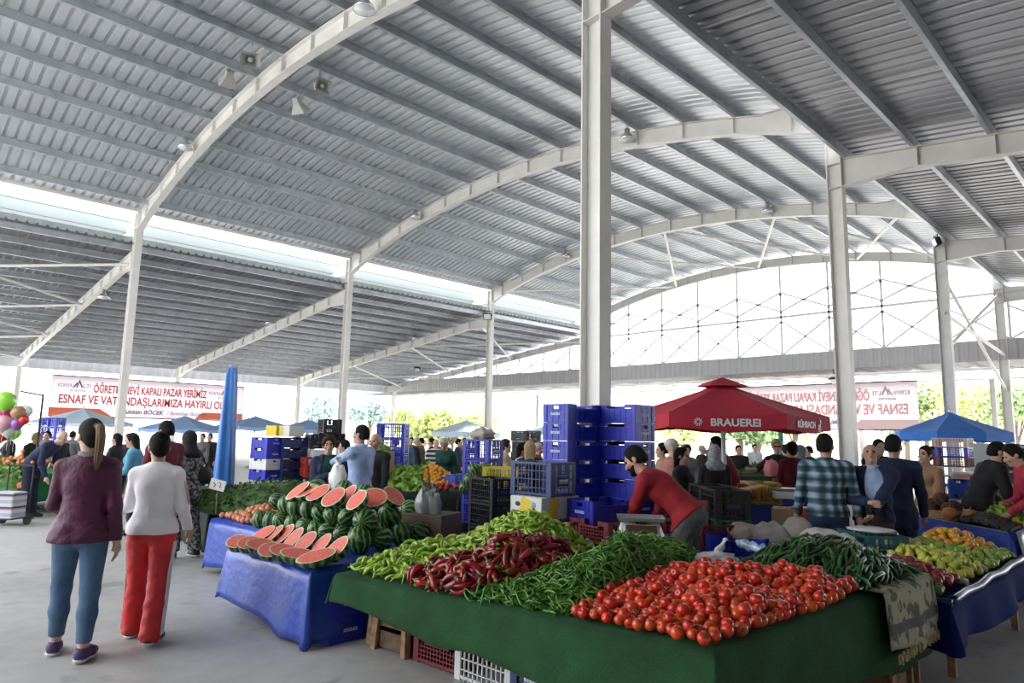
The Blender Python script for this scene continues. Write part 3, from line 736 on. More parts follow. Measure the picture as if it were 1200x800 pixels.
            F.ell(hx+uh*.01, (.088, .108, .1), A, .01); F.clip(hc+uh*.035, -uh); F.ell(hc+fh*.12+uh*.045, (.065, .07, .012), A, .01)
        elif st == 'hijab':
            F.ell(hx, (.092, .112, .108), A, .01); F.cap(hc-uh*.05-fh*.02, nb-u2*.02, .088, .11, .04); F.ell(nb-u2*.05, (.17, .14, .09), Rt, .05)
            F.ell(hc+fh*.105-uh*.02, (.062, .06, .085), A, .0, True)
        m = F.mesh('hair' if st not in ('cap', 'hijab') else ('cap' if st == 'cap' else 'headscarf'), hm); link(m.name.split('.')[0], m, o)
        if st == 'ponytail':
            m2 = hair[2] if len(hair) > 2 else hm
            q = hx-fh*.115+uh*.04; pts = [q, q-fh*.03-uh*.01, q-fh*.05-uh*.08, q-fh*.045-uh*.16, q-fh*.03-uh*.25, q-fh*.02-uh*.33]
            MB().tube(pts, [.026, .032, .034, .03, .02, .006], 10).build('ponytail', m2, o, True)
            for j in range(9):
                a = j*.7; dx = rh*.022*math.cos(a)-fh*.02*abs(math.sin(a))
                MB().tube([p+dx*(1.1 if 0 < i_ < 5 else .5) for i_, p in enumerate(pts)], [.008, .011, .012, .012, .009, .003], 6).build('ponytail_strand', m2, o, True)
            MB().lathe([(.03, -.008), (.034, 0), (.03, .008)], 12, q, Matrix([list(x) for x in np.stack([rh, np.cross(-fh, rh), -fh], 1)])).build('hair_tie', BLACK, o, True)
    # ---- clothes
    pcore = tcore = None
    hp = P+u1*hem
    if pants:
        F = Field(lo, hi, res)
        F.ell(P, (.155*b+.012, .118*b+.012, .12), Rp, .05)
        if fem or tight:
            for s in (-1, 1): F.ell(P+X*s*.065-f1*.058+u1*(-.055), (.088*b, .085*b, .092), None, .04)
        else:
            for s in (-1, 1): F.ell(P+X*s*.06-f1*.04+u1*(-.05), (.09*b, .085*b, .09), None, .04)
        F.ell(waist-u1*.03, (.13*b+.012, .1*b+.012, .12), Rp, .05)
        tt = .008 if tight else .02
        for i in (0, 1): leg(F, i, tt, 1.0, .012 if tight else .02, flare)
        if skirt:
            for i in (0, 1): F.cap(hips[i], ank[i]+(0, 0, .05), .13, .17, .12)
        if ripple: F.ripple(ripple*.8, 42, 1.)
        G = Field(lo, hi, res); torso(G, 0)
        for i in (0, 1): leg(G, i, 0)
        F.d = np.minimum(F.d, G.d-max(.011, res*.75)); pcore = F.d.copy()
        F.clip(waist+u1*.02, u1); F.clip((0, 0, min(a[2] for a in ank)-.075+ankle), (0, 0, -1))
        m = F.mesh('trousers' if not skirt else 'skirt', pants); link('trousers' if not skirt else 'skirt', m, o)
    if top:
        F = Field(lo, hi, res); torso(F, .018, .05)
        for i in (0, 1): arm(F, i, .012, .5+.5*max(0, sleeve) if sleeve > 0 else .4, .03)
        F.cap(nb-u2*.05, nb-u2*.0, .062, .06, .03)
        if hem < -.12: F.cap(P-u1*.05, P+u1*(hem+.0), .15*b, .165*b, .08)
        if hemflare: F.ell(P+u1*(hem+.02), (.15*b+hemflare, .115*b+hemflare, .12), Rp, .08)
        if ripple: F.ripple(ripple, 38, 2.3)
        if pcore is not None and not tucked: F.d = np.minimum(F.d, pcore-.006-.35*res)
        G = Field(lo, hi, res); torso(G, 0)
        if sleeve > .9:
            for i in (0, 1): arm(G, i, 0, .97)
        F.d = np.minimum(F.d, G.d-max(.013, res*.8)); tcore = F.d.copy()
        F.clip(hp if not tucked else waist-u1*.02, -u1) ; F.clip(nb+u2*.03, u2+f2*.1)
        link('top', F.mesh('top', top), o)
    if jacket:
        F = Field(lo, hi, res); torso(F, .034, .06)
        for i in (0, 1): arm(F, i, .022, .98, .03)
        jh = P+u1*(hem-.03)
        if hem < -.1: F.cap(P-u1*.03, P+u1*hem, .16*b, .17*b, .08)
        if ripple: F.ripple(ripple*1.2, 34, .7)
        if ripple: F.ripple(ripple*1.2, 34, .7)
        if pcore is not None: F.d = np.minimum(F.d, pcore-.018)
        if tcore is not None: F.d = np.minimum(F.d, tcore-.012)
        F.clip(jh, -u1); F.clip(nb+u2*.035, u2)
        # open front
        F.ell(ch+f2*.2-u2*.0, (.105, .19, .5), Rt, 0, True)
        for i in (0, 1): arm(F, i, .024, .98, .01)
        link('jacket', F.mesh('jacket', jacket), o)
    if collar:
        MB().lathe([(.064, -.03), (.082, -.01), (.078, .05), (.07, .055), (.062, .0)], 14, nb-u2*.012, Matrix([list(x) for x in Rt])).build('collar', collar, o, True)
    # ---- shoes
    if shoe:
        for i in (0, 1):
            F = Field(ank[i]-np.array((.12, .14, .12)), ank[i]+np.array((.12, .26, .1)), min(res, .013)); s = (-1, 1)[i]
            a = ank[i]; z0 = a[2]-.075
            F.cap(a+(0, -.035, -.03), a+np.array((s*.02, .07, -.03)), .044, .045, .03); F.cap(a+np.array((s*.02, .07, -.035)), a+np.array((s*.03, .155, -.045)), .045, .034, .03); F.cap(a+(0, -.02, 0), a, .043, .044, .03)
            F.clip((0, 0, z0+.006), (0, 0, -1)); F.clip((0, 0, a[2]+.02), (0, 0, 1))
            sh_ = link('shoe', F.mesh('shoe', shoe), o)
            if detail:
                F = Field(ank[i]-np.array((.12, .14, .12)), ank[i]+np.array((.12, .26, .1)), .011); F.cap(a+(0, -.035, -.045), a+np.array((s*.02, .07, -.045)), .05, .051, .02); F.cap(a+np.array((s*.02, .07, -.045)), a+np.array((s*.03, .16, -.045)), .051, .038, .02); F.clip((0, 0, z0), (0, 0, -1)); F.clip((0, 0, z0+.026), (0, 0, 1))
                link('sole', F.mesh('sole', SOLE), sh_)
    info = dict(P=P, waist=waist, ch=ch, nb=nb, hc=hc, uh=uh, fh=fh, rh=rh, u2=u2, f2=f2, u1=u1, f1=f1, shl=shl, elb=elb, wri=wri, hips=hips, knee=knee, ank=ank)
    return o, info

def cloth(name, col, **k): return M(name, col, .85, noise=.15, nscale=10, bump=.25, bscale=60, **k)
def toward(a, b): v = Vector(b)-Vector(a); return (v.x, v.y)
AWAY = (FW.x, FW.y); NEAR = (-FW.x, -FW.y); LEFT = (-RT.x, -RT.y); RIGHT = (RT.x, RT.y)
def mixd(a, b, t): return (a[0]*(1-t)+b[0]*t, a[1]*(1-t)+b[1]*t)
def stand(px, d, ytop=None):
    p = atd(px, ytop or 515, d); return Vector((p.x, p.y, 0)), p.z

# ---- the two women walking away on the left
JACK = M('maroon_quilted_jacket', (.075, .005, .036), .55, noise=.2, nscale=5, bump=.5, bscale=26)
DENIM = M('blue_denim', (.075, .145, .25), .85, noise=.22, nscale=5, bump=.3, bscale=120)
SNEAK = M('purple_sneaker', (.1, .03, .1), .6, noise=.5, nscale=18, col2=(.04, .04, .14))
pa = (atz(66, 762, 0)+atz(96, 777, 0))/2; pa = Vector((pa.x, pa.y, 0))
w1, I = person('woman walking away in a maroon quilted jacket, blue jeans and purple sneakers', pa, mixd(AWAY, LEFT, .22), 1.69, 0, 0, 0, (38, 2), ((12, 12, 55), (-6, 10, 10)), ((7, 3, 2), (-8, 3, 4)), 'f', 1.06, SKIN_L, JACK, DENIM, SNEAK, ('ponytail', M('dark_brown_hair', (.016, .01, .007), .7, spec=.25, bump=.5, bscale=150), M('highlighted_hair', (.19, .11, .055), .45, bump=.5, bscale=140)), 1., -.11, .13, .0105, True, tight=True, hemflare=.06, collar=M('grey_wool_collar', (.3, .27, .26), .9, bump=.8, bscale=90))
PINK = M('pink_stripe_tape', (.75, .35, .36), .7)
WHJ = M('white_track_jacket', (.84, .82, .85), .7, noise=.03, nscale=6, bump=.25, bscale=18)
REDT = M('red_track_trousers', (.6, .028, .03), .6, noise=.12, nscale=7, bump=.2, bscale=24)
pb = (atz(149, 742, 0)+atz(186, 757, 0))/2; pb = Vector((pb.x, pb.y, 0))
w2, I2 = person('woman in a white track jacket and red track trousers with white side stripes', pb, mixd(AWAY, LEFT, .12), 1.6, 0, 0, 0, (30, 4), ((14, 14, 70), (2, 14, 38)), ((8, 3, 4), (-10, 3, 6)), 'f', 1.07, SKIN, WHJ, REDT, BLACK, ('bun', HAIR_K), 1., -.06, .03, .0105, True, tight=False, flare=.03)
for i, s in ((0, -1), (1, 1)):
    for j in (-1, 0, 1):
        pts = []
        for t in np.linspace(.12, 1, 12):
            if t < .52: q = I2['hips'][i]+(I2['knee'][i]-I2['hips'][i])*(t/.52); r_ = .097*1.05-(.097-.055)*(t/.52)+.02
            else: u_ = (t-.52)/.48; q = I2['knee'][i]+(I2['ank'][i]-I2['knee'][i])*u_; r_ = .074+(.012 if u_ < .4 else .012)+u_*.004
            pts.append(Vector(q)+Vector((s*(r_-.004), j*.022, 0)))
        MB().tube(pts, .0085, 5).build('side_stripe', WHITEPL, w2)
    sh, el = Vector(I2['shl'][i]), Vector(I2['elb'][i])
    for j in (-1, 0, 1):
        MB().tube([Vector(I2['nb'])+Vector((s*.075, j*.016, -.012)), sh+Vector((-s*.06, j*.018, .058)), sh+Vector((s*.035, j*.018, .045)), sh+(el-sh)*.35+Vector((s*.066, j*.018, 0)), sh+(el-sh)*.9+Vector((s*.058, j*.018, 0))], .005, 5).build('sleeve_stripe', PINK, w2)
# woman in the black headscarf
p, _ = stand(224, 8.75)
w3, I3 = person('woman in a black headscarf, mottled grey coat and trousers with a black shoulder bag', p, mixd(LEFT, AWAY, .35), 1.6, 0, 0, 0, (10, 6), ((25, 8, 75), (10, 12, 40)), ((4, 3, 3), (-6, 3, 4)), 'f', 1.08, SKIN, mat_camouflage(), _MATS['mottled_grey_cloth'], BLACK, ('hijab', M('black_scarf', (.008, .008, .009), .85)), 1., -.3, .1, .013, True, flare=.04)
bag = MB(); bag.ball(I3['ch']+np.array((.2, -.1, -.16)), (.13, .07, .13), 12, 8); o_ = bag.build('shoulder_bag', BLACK, w3, True); MB().tube([I3['shl'][1]+np.array((-.05, .05, .07)), I3['shl'][1]+np.array((-.02, -.06, .06)), I3['ch']+np.array((.2, -.12, -.04))], .014, 6).build('strap', BLACK, w3)
# =================================================================== CRATES
def make_crate(name, L, Wd, H, mat, style='lattice', dip=True, label_mat=None, panel=None, bars=(7, 3), loc=(0, 0, -50)):
    """open plastic crate, long side along X, origin at the bottom centre"""
    o = empty(name, loc)
    t = .012; panel = panel or mat
    fl = MB(); fl.box((0, 0, .012), (L-.03, Wd-.03, .01))
    for k in range(5): fl.box((-L/2+.06+(L-.12)*k/4, 0, .004), (.02, Wd-.04, .008))
    fl.build('floor_tray', mat, o)
    for sx in (-1, 1):
        for sy in (-1, 1):
            post = MB(); post.box((sx*(L/2-t/2), sy*(Wd/2-.03), H/2), (t+.006, .055, H)); post.box((sx*(L/2-.03), sy*(Wd/2-t/2), H/2), (.055, t+.006, H))
            post.build('corner_post', mat, o)
    for ax, n_, w_, nm in ((0, 1, L, 'side_panel'), (1, 0, Wd, 'end_panel')):
        for s in (-1, 1):
            b = MB(); span = w_-.1
            def bx(u, z, du, dz, dt=t):
                if ax == 0: b.box((u, s*(Wd/2-t/2), z), (du, dt, dz))
                else: b.box((s*(L/2-t/2), u, z), (dt, du, dz))
            if style == 'solid':
                top = H*(.78 if (dip and ax == 0) else 1)
                if ax == 0: bx(0, top*.5, span, top, t*.6)
                else:
                    bx(0, H*.34, span, H*.68, t*.6)
                    for q_ in (-1, 1): bx(q_*(span/4+.028), H*.82, span/2-.056, H*.3, t*.6)
            if ax == 0 and dip:
                bx(0, .022, span, .02); bx(0, H*.74, span*.62, .016, t+.01); bx(-span*.4, H*.9, span*.22, H*.2); bx(span*.4, H*.9, span*.22, H*.2)
                bx(-span*.34, H*.86, span*.08, .016, t+.006); bx(span*.34, H*.86, span*.08, .016, t+.006)
                top = H*.74
            else:
                bx(0, .022, span, .02); bx(0, H-.011, span, .022, t+.012); top = H
            n1, n2 = (bars[0], bars[1]) if ax == 0 else (max(3, int(bars[0]*.6)), bars[1])
            for k in range(n1+1): bx(-span/2+span*k/n1, top/2, .008 if style != 'solid' else .007, top-.01, t+(.006 if style == 'solid' else 0))
            for k in range(1, n2): bx(0, top*k/n2, span, .008, t+(.004 if style == 'solid' else 0))
            if ax == 1 and style != 'lattice_plain':   # handle surround on the end panel
                bx(-.055, H*.78, .035, H*.3, t+.004); bx(.055, H*.78, .035, H*.3, t+.004); bx(0, H*.66, .09, .014, t+.006); bx(0, H*.45, span*.7, H*.3, t*.5)
            p = b.build(nm, panel, o)
            if label_mat and ax == 1:
                q = MB()
                for k in range(6): q.box((s*(L/2+.002), -.055+.022*k, H*.47), (.003, .016 if k % 2 else .013, .022 if k % 3 else .018))
                q.box((s*(L/2+.002), 0, H*.40), (.003, .13, .005))
                q.build('printed_mark', label_mat, p)
    return o
class CrateKit:
    def __init__(s, *a, **k): s.a, s.k, s.o = a, k, None
    def __call__(s, loc, rz, label, group=None, mats=None, cat='crate', tilt=(0, 0)):
        first = s.o is None
        if first: s.o = make_crate(*s.a, **s.k); c = s.o
        else: c = clone(s.o)
        c.location = loc; c.rotation_euler = (tilt[0], tilt[1], rz); tag(c, label, cat, group)
        if not group and 'group' in c: del c['group']
        if mats:
            for k in c.children: recolour(k, mats)
        return c
MARK = M('pale_print', (.5, .55, .7), .5)
blue_crate = CrateKit('plastic_crate', .54, .36, .195, BLUEPL, 'solid', True, MARK, None, (6, 2))
deep_crate = CrateKit('plastic_crate', .5, .36, .31, NAVYPL, 'lattice', False, WHITEPL, None, (9, 4))
low_crate = CrateKit('plastic_crate', .5, .34, .2, REDPL, 'lattice', True, None, None, (12, 5))
plain_crate = CrateKit('plastic_crate', .52, .35, .28, WHITEPL, 'lattice', False, LETTER_NAVY, None, (10, 4))
# the two tall stacks in front of the large column
ORDN = ['lowest', 'second', 'third', 'fourth', 'fifth', 'sixth', 'seventh', 'eighth', 'ninth', 'topmost']
pL = atd(665, 600, 6.95); pR = atd(745, 600, 7.0)
cL = Vector((pL.x-.18, pL.y+.27, 0)); cR = Vector((pR.x-.27, pR.y+.18, 0))
for k in range(10):
    j = random.uniform(-.012, .012)
    blue_crate((cL.x+j, cL.y-j, k*.197), R(90), 'blue plastic crate, %s in the left one of the two tall stacks' % ORDN[k], 'blue crates in the tall left stack')
    blue_crate((cR.x-j, cR.y+j, k*.198), 0, 'blue plastic crate, %s in the right one of the two tall stacks' % ORDN[k], 'blue crates in the tall right stack')

# =================================================================== CLOTHS, TABLES
def drape(name, corners, skirts, mat, label=None, cat='tablecloth', wave=.018, flare=.04, nv=9, step=.06, parent=None, thick=.006, seed=1, smooth=True, sag=0., hem_wave=.015, fold=9.):
    """corners: four (x, y, z) counter-clockwise from above; skirts: drop per corner (0 = no skirt at that corner)"""
    rnd = random.Random(seed); c = [Vector(p) for p in corners]; b = MB()
    NU = 16
    P = [[(c[0]*(1-i/NU)+c[1]*(i/NU))*(1-j/NU)+(c[3]*(1-i/NU)+c[2]*(i/NU))*(j/NU) - Vector((0, 0, sag*math.sin(math.pi*i/NU)*math.sin(math.pi*j/NU))) for i in range(NU+1)] for j in range(NU+1)]
    b.grid(P)
    ph = [rnd.uniform(0, 6) for _ in range(4)]
    ctr = (c[0]+c[1]+c[2]+c[3])/4
    def sk(e):
        k = skirts[e]; return (k[0], k[1]) if isinstance(k, (tuple, list)) else (k, k)
    def outof(e):
        t = (c[(e+1) % 4]-c[e]).normalized(); n2 = Vector((t.y, -t.x, 0)).normalized(); return n2 if n2.dot(c[e]-ctr) > 0 else -n2
    on = [max(sk(e)) > 0 for e in range(4)]
    start = next((e for e in range(4) if on[e] and not on[e-1]), 0)
    chain, run = [], 0.
    for q in range(4):
        e = (start+q) % 4
        if not on[e]:
            if chain: chain.append(None)
            continue
        a, d = c[e], c[(e+1) % 4]; L = (d-a).length; n_ = max(4, int(L/step)); s0, s1 = sk(e); out = outof(e)
        for i in range(n_+1):
            u = i/n_; chain.append((a+(d-a)*u, out, s0*(1-u)+s1*u, run+u*L, 0.))
        run += L
        ne = (e+1) % 4
        if on[ne] and (q < 3 or all(on)):
            o2 = outof(ne)
            for i in range(1, 6):
                f = i/6; w_ = (out*(1-f)+o2*f).normalized(); chain.append((d, w_, s1*(1-f)+sk(ne)[0]*f, run+.05*f, math.sin(math.pi*f)))
            run += .05
    strips, cur = [], []
    for k in chain+[None]:
        if k is None:
            if len(cur) > 1: strips.append(cur)
            cur = []
        else: cur.append(k)
    for st in strips:
        rows = []
        for v in range(nv+1):
            f = v/nv; row = []
            for (p, out, s_, r_, cn) in st:
                s2 = s_*(1+hem_wave*math.sin(4.3*r_+ph[1])+hem_wave*.5*math.sin(9.7*r_+ph[2]))*(1+.08*cn)
                wv = wave*f**.8*(math.sin(r_*fold+ph[0])+.6*math.sin(r_*fold*2.3+ph[1]))
                rad = .016*min(1, f*nv)
                row.append(p+out*(rad+flare*f*(1+.8*cn)+wv)+Vector((0, 0, -s2*f)))
            rows.append(row)
        b.grid(rows)
    o = b.build(name, mat, parent, smooth)
    bm = bmesh.new(); bm.from_mesh(o.data); bmesh.ops.remove_doubles(bm, verts=bm.verts, dist=.0015); bmesh.ops.recalc_face_normals(bm, faces=bm.faces)
    # weld neighbouring skirt edges by bridging the open corner
    bm.to_mesh(o.data); bm.free()
    if thick: solid(o, thick)
    if label: tag(o, label, cat)
    return o
def table(corners, label, legs=True, board=.03, inset=.03, mat=WOOD):
    """wooden trestle top under a cloth; corners as for drape"""
    c = [Vector(p) for p in corners]; ctr = (c[0]+c[1]+c[2]+c[3])/4
    g = Vector((ctr.x, ctr.y, 0)); o = empty('stall_table', g, 0, label, 'table')
    q = [p+(ctr-p).normalized()*inset-g for p in c]; dz = Vector((0, 0, .008)); b = MB()
    n_ = 6
    for k in range(n_):
        u0, u1 = (k+.03)/n_, (k+.97)/n_
        A, B = q[0]+(q[1]-q[0])*u0, q[0]+(q[1]-q[0])*u1; D, Cc = q[3]+(q[2]-q[3])*u0, q[3]+(q[2]-q[3])*u1
        MB().add([p-dz for p in (A, B, Cc, D)]+[p-dz-Vector((0, 0, board)) for p in (A, B, Cc, D)], [(0, 1, 2, 3), (7, 6, 5, 4), (0, 4, 5, 1), (1, 5, 6, 2), (2, 6, 7, 3), (3, 7, 4, 0)]).build('plank', mat, o)
    if legs:
        for p in q:
            i = p+(Vector((0, 0, p.z))-p)*.14
            MB().box((i.x, i.y, (p.z-board-.01)/2), (.05, .05, p.z-board-.01)).build('leg', mat, o)
    return o

# ---- the green carpeted front stall
LF = Vector((.34, -3.50, .57)); RF = Vector((3.39, -3.40, .69)); RB = Vector((3.50, -.55, .70)); LB = Vector((.30, -1.62, .66))
green_c = [LF, RF, RB, LB]
table(green_c, 'plank table under the green carpeted front stall', inset=.32)
drape('turf_carpet', [(p.x, p.y, p.z+.004) for p in green_c], [(.19, .4), (.46, .5), .12, .2], TURF, 'green artificial turf carpet draped over the front vegetable stall', 'carpet', wave=.012, flare=.03, nv=8, seed=3, hem_wave=.05, fold=6., thick=.012)
# olive patterned cloth on the right corner
OLIVE = mat_olive()
oc = [Vector((3.02, -1.62, .725)), Vector((3.53, -1.62, .722)), Vector((3.56, -.75, .735)), Vector((3.02, -.75, .74))]
drape('patterned_cloth', oc, [.0, .36, .34, 0], OLIVE, 'olive leaf-patterned cloth hung over the right corner of the green stall', 'cloth', wave=.018, flare=.04, seed=5, hem_wave=.05)
fr = MB()
for k in range(60):
    t = k/59; x = 3.60+.01*math.sin(k*1.3); y = -1.62+.87*t
    fr.tube([(x, y, .37), (x+.008*math.sin(k*2.1), y+.01*math.cos(k), .32)], .006, 4)
fo = fr.build('fringe', M('straw_fringe', (.5, .4, .22), .9)); tag(fo, 'straw coloured fringe along the hem of the olive patterned cloth', 'fringe', kind='stuff')

# ---- blue tarpaulin watermelon stall and its peach neighbour
B1 = [Vector((-1.32, -3.63, .565)), Vector((.1, -3.58, .565)), Vector((.06, -1.5, .60)), Vector((-2.2, -1.5, .60))]
table(B1, 'plank table under the blue watermelon stall', inset=.08)
drape('tarpaulin', [(p.x, p.y, p.z+.004) for p in B1], [(.44, .53), (.53, .5), 0, (.1, .4)], TARP, 'shiny blue tarpaulin draped over the watermelon stall', 'tarpaulin', wave=.02, flare=.035, seed=8, hem_wave=.06, fold=5.)
B2 = [Vector((-3.12, -3.12, .60)), Vector((-1.72, -3.08, .6)), Vector((-1.95, -1.7, .62)), Vector((-3.3, -1.9, .62))]
table(B2, 'plank table under the blue peach stall', inset=.08)
drape('tarpaulin', [(p.x, p.y, p.z+.004) for p in B2], [.5, 0, 0, .5], TARP, 'flat blue tarpaulin draped over the peach stall behind the watermelons', 'tarpaulin', wave=.01, flare=.02, seed=9, hem_wave=.03, fold=4.)
# crates that show below the blue tarpaulin
for i, (x, y) in enumerate(((-1.2, -3.28), (-.62, -3.28), (-.12, -3.25))):
    blue_crate((x, y, 0), R(2*i-2), 'blue crate on the floor under the watermelon stall, number %d from the left' % (i+1), 'blue crates under the watermelon stall')
    blue_crate((x, y, .197), R(1), 'blue crate stacked second under the watermelon stall, number %d from the left' % (i+1), 'blue crates under the watermelon stall')
deep_crate((-.02, -2.85, 0), R(88), 'navy lattice crate standing under the right end of the watermelon stall')
deep_crate((-.02, -2.3, 0), R(91), 'navy lattice crate farther back under the right end of the watermelon stall')

# ---- crates and boxes under the green stall
def wooden_crate(loc, rz, d, label, slats=4, mat=WOOD, axis=0):
    o = empty('wooden_crate', loc, rz, label, 'crate'); L, Wd, H = d
    for sx in (-1, 1):
        for sy in (-1, 1): MB().box((sx*(L/2-.02), sy*(Wd/2-.02), H/2), (.035, .035, H)).build('post', mat, o)
    for s in (-1, 1):
        for k in range(slats):
            z = H*(k+.5)/slats
            MB().box((0, s*(Wd/2+.005), z), (L, .01, H/slats*.78)).build('slat', mat, o); MB().box((s*(L/2+.005), 0, z), (.01, Wd, H/slats*.78)).build('slat', mat, o)
    MB().box((0, 0, .01), (L-.02, Wd-.02, .012)).build('floor_board', mat, o)
    return o
wooden_crate((.52, -2.98, 0), R(6), (.4, .34, .46), 'old wooden crate standing under the left end of the green stall', 3, M('dark_old_wood', (.16, .1, .06), .85, noise=.4, nscale=10))
for i, (x, y) in enumerate(((.30, -3.16), (.42, -3.2))): tag(MB().box((0, 0, .24), (.055, .03, .48)).build('wooden_plank', WOOD, None, False, (x, y, 0), (R(-4), R(3), R(8*i))), ('narrow' if i else 'leftmost')+' pale plank leaning on the old crate under the green stall', 'plank')
low_crate((1.08, -2.95, 0), R(4), 'dark red lattice crate standing under the front of the green stall', tilt=(0, 0)); low_crate((1.08, -2.95, .202), R(3), 'dark red lattice crate stacked second under the front of the green stall')
plain_crate((1.56, -2.95, 0), R(3), 'white lattice crate with navy lettering under the green stall'); plain_crate((1.56, -2.95, .282), R(2), 'upper white lattice crate tucked under the green carpet hem')
deep_crate((1.98, -2.85, 0), R(94), 'navy lattice crate in the shade beside the white crate')
plain_crate((2.4, -2.92, 0), R(2), 'dark green lattice crate under the middle of the green stall', mats=GREENPL); plain_crate((2.4, -2.92, .282), R(2), 'second dark green lattice crate under the middle of the green stall', mats=GREENPL)
wooden_crate((2.9, -2.9, 0), R(2), (.44, .36, .56), 'tall pale wooden crate under the right corner of the green stall', 4)
for i, y in enumerate((-.95, -.8)): tag(MB().box((0, 0, .2), (.035, .03, .4)).build('wooden_plank', WOOD, None, False, (3.46, y, 0), (0, 0, 0)), ('front' if i == 0 else 'rear')+' plank standing under the olive patterned cloth', 'plank')
wooden_crate((3.28, -1.0, 0), R(90), (.3, .24, .34), 'small wooden crate under the olive patterned cloth', 3)

# =================================================================== PRODUCE
def qrand(): return Quaternion(Vector((random.gauss(0, 1), random.gauss(0, 1), random.gauss(0, 1))).normalized(), random.uniform(0, 6.28))
# ---- watermelons
wm = MB().ball((0, 0, 0), (.1, .1, .112), 22, 16).mesh('watermelon', RIND, True)
wstem = MB().tube([(0, 0, .11), (.004, 0, .122), (.012, .003, .13)], [.006, .004, .003], 6).mesh('stem', M('dry_stem', (.22, .2, .08), .8))
def zoomed(x, y): return 240+x/3.3333, 560+y/3.3333
WL = ['striped watermelon in the %s layer of the pyramid on the blue stall, number %d from the left']
def watermelon(p, r, label, grp):
    o = link('watermelon', wm, None, p); o.rotation_mode = 'QUATERNION'; o.rotation_quaternion = qrand(); o.scale = (r/.104,)*3
    tag(o, label, 'watermelon', grp); link('stem', wstem, o); return o
rowA = [(218, 162, 30), (258, 165, 30), (297, 168, 33), (345, 178, 30), (390, 190, 38), (437, 205, 33), (483, 208, 40), (540, 220, 40), (603, 243, 52), (690, 235, 47), (768, 215, 48), (840, 210, 42), (912, 198, 40)]
rowB = [(283, 92, 32), (318, 105, 35), (357, 112, 38), (407, 122, 38), (455, 135, 38), (500, 140, 40), (560, 150, 40), (627, 165, 53), (722, 145, 50), (803, 130, 52)]
for rows, z0, nm in ((rowA, .69, 'bottom'), (rowB, .85, 'second')):
    for i, (x, y, r_) in enumerate(rows):
        px = zoomed(x, y); p = atz(*px, z0); rr = min(.118, max(.093, r_/3.3333*depth(p)/CAM['f']))
        watermelon(p, rr, 'striped watermelon in the %s row of the pile, number %d from the left' % (nm, i+1), 'watermelons piled on the blue stall')
for i, (x, y) in enumerate(((438, 30), (545, 38), (628, 52))):
    p = atz(*zoomed(x, y+8), .98); watermelon(p, .105, 'whole watermelon on top behind the cut halves, number %d from the left' % (i+1), 'watermelons in the top layer')
for i in range(16):   # inner and rear melons that carry the top ones
    x = -1.95+.21*(i % 8); y = -2.75+.3*(i % 8)*.08+.22*(i//8)
    watermelon(Vector((x, y, .70+.0*(i//8))), .1, 'watermelon inside the pile on the blue stall behind its front rows', 'watermelons inside the pile')
# ---- cut halves
hm = MB()
n_, m_ = 24, 8
prof = [(math.sin(math.pi/2*i/m_), -math.cos(math.pi/2*i/m_)) for i in range(m_+1)]
hm.lathe([(max(p[0], .001)*1., p[1]*.95) for p in prof]+[(.985, .012)], n_)
rindm = hm.mesh('rind', RIND, True)
pithm = MB().lathe([(.985, .012), (.975, .02), (.9, .018), (.88, .005)], n_).mesh('pith', PITH, True)
fl = MB(); fl.lathe([(.905, .014), (.6, .017), (.3, .015), (.001, .014)], n_); fleshm = fl.mesh('flesh', FLESH, False)
seedm = MB()
for k in range(26):
    a = random.uniform(0, 6.28); r_ = random.uniform(.45, .8); seedm.ball((r_*math.cos(a), r_*math.sin(a), .016), (.022, .012, .008), 6, 4)
seedm = seedm.mesh('seeds', M('melon_seed', (.1, .02, .01), .4))
def half(p, a, b, phi, ratio, up, label, grp, dep=None):
    """cut face of semi-axes a, b; long axis at angle phi in view, face foreshortened to ratio; up = which way the face tips"""
    p = Vector(p); v = (CL-p).normalized(); r_ = v.cross(Vector((0, 0, 1))).normalized()*-1; u_ = v.cross(-r_).normalized()
    if u_.z < 0: u_ = -u_
    t = r_*math.cos(phi)+u_*math.sin(phi); s = (-r_*math.sin(phi)+u_*math.cos(phi))*up
    th = math.acos(ratio); n = (v*math.cos(th)+s*math.sin(th)).normalized(); bi = n.cross(t).normalized()
    o = empty('watermelon_half', p, 0, label, 'watermelon half', grp); o.rotation_mode = 'QUATERNION'
    o.rotation_quaternion = Matrix((t, bi, n)).transposed().to_quaternion(); o.scale = (a, b, dep or b)
    link('rind', rindm, o); link('pith', pithm, o); f_ = link('flesh', fleshm, o); link('seeds', seedm, f_)['kind'] = 'stuff'
    return o
def z5(x, y): return 240+x/6.6667, 560+y/6.6667
front = [(258, 492, .1, 10, .55), (345, 502, .1, 5, .55), (440, 515, .125, -6, .5), (512, 556, .1, 5, .6), (610, 558, .11, -5, .5), (735, 588, .15, -7, .42), (870, 605, .16, 14, .45)]
for i, (x, y, a, ph, rt) in enumerate(front):
    p = atz(*z5(x, y), .665); half(p, a, .1, R(ph), rt, 1, 'cut watermelon half lying along the front of the blue stall, number %d from left' % (i+1), 'front row of cut watermelon halves')
back = [(455, 430, .115, 30, .42), (530, 440, .12, 42, .3), (600, 448, .14, 42, .42), (690, 470, .12, 48, .42), (785, 495, .115, 42, .5), (910, 515, .11, 48, .42), (1022, 550, .13, 45, .5)]
for i, (x, y, a, ph, rt) in enumerate(back):
    p = atz(*z5(x, y), .70); half(p, a, .1, R(ph), rt, 1, 'cut watermelon half standing tilted behind the front row of halves, number %d from left' % (i+1), 'second row of cut watermelon halves')
topr = [(725, 97, .135, 38, .36), (800, 103, .12, 25, .3), (885, 112, .125, 32, .5), (1003, 147, .12, 36, .6), (1098, 140, .135, 46, .45), (1185, 170, .11, 45, .5)]
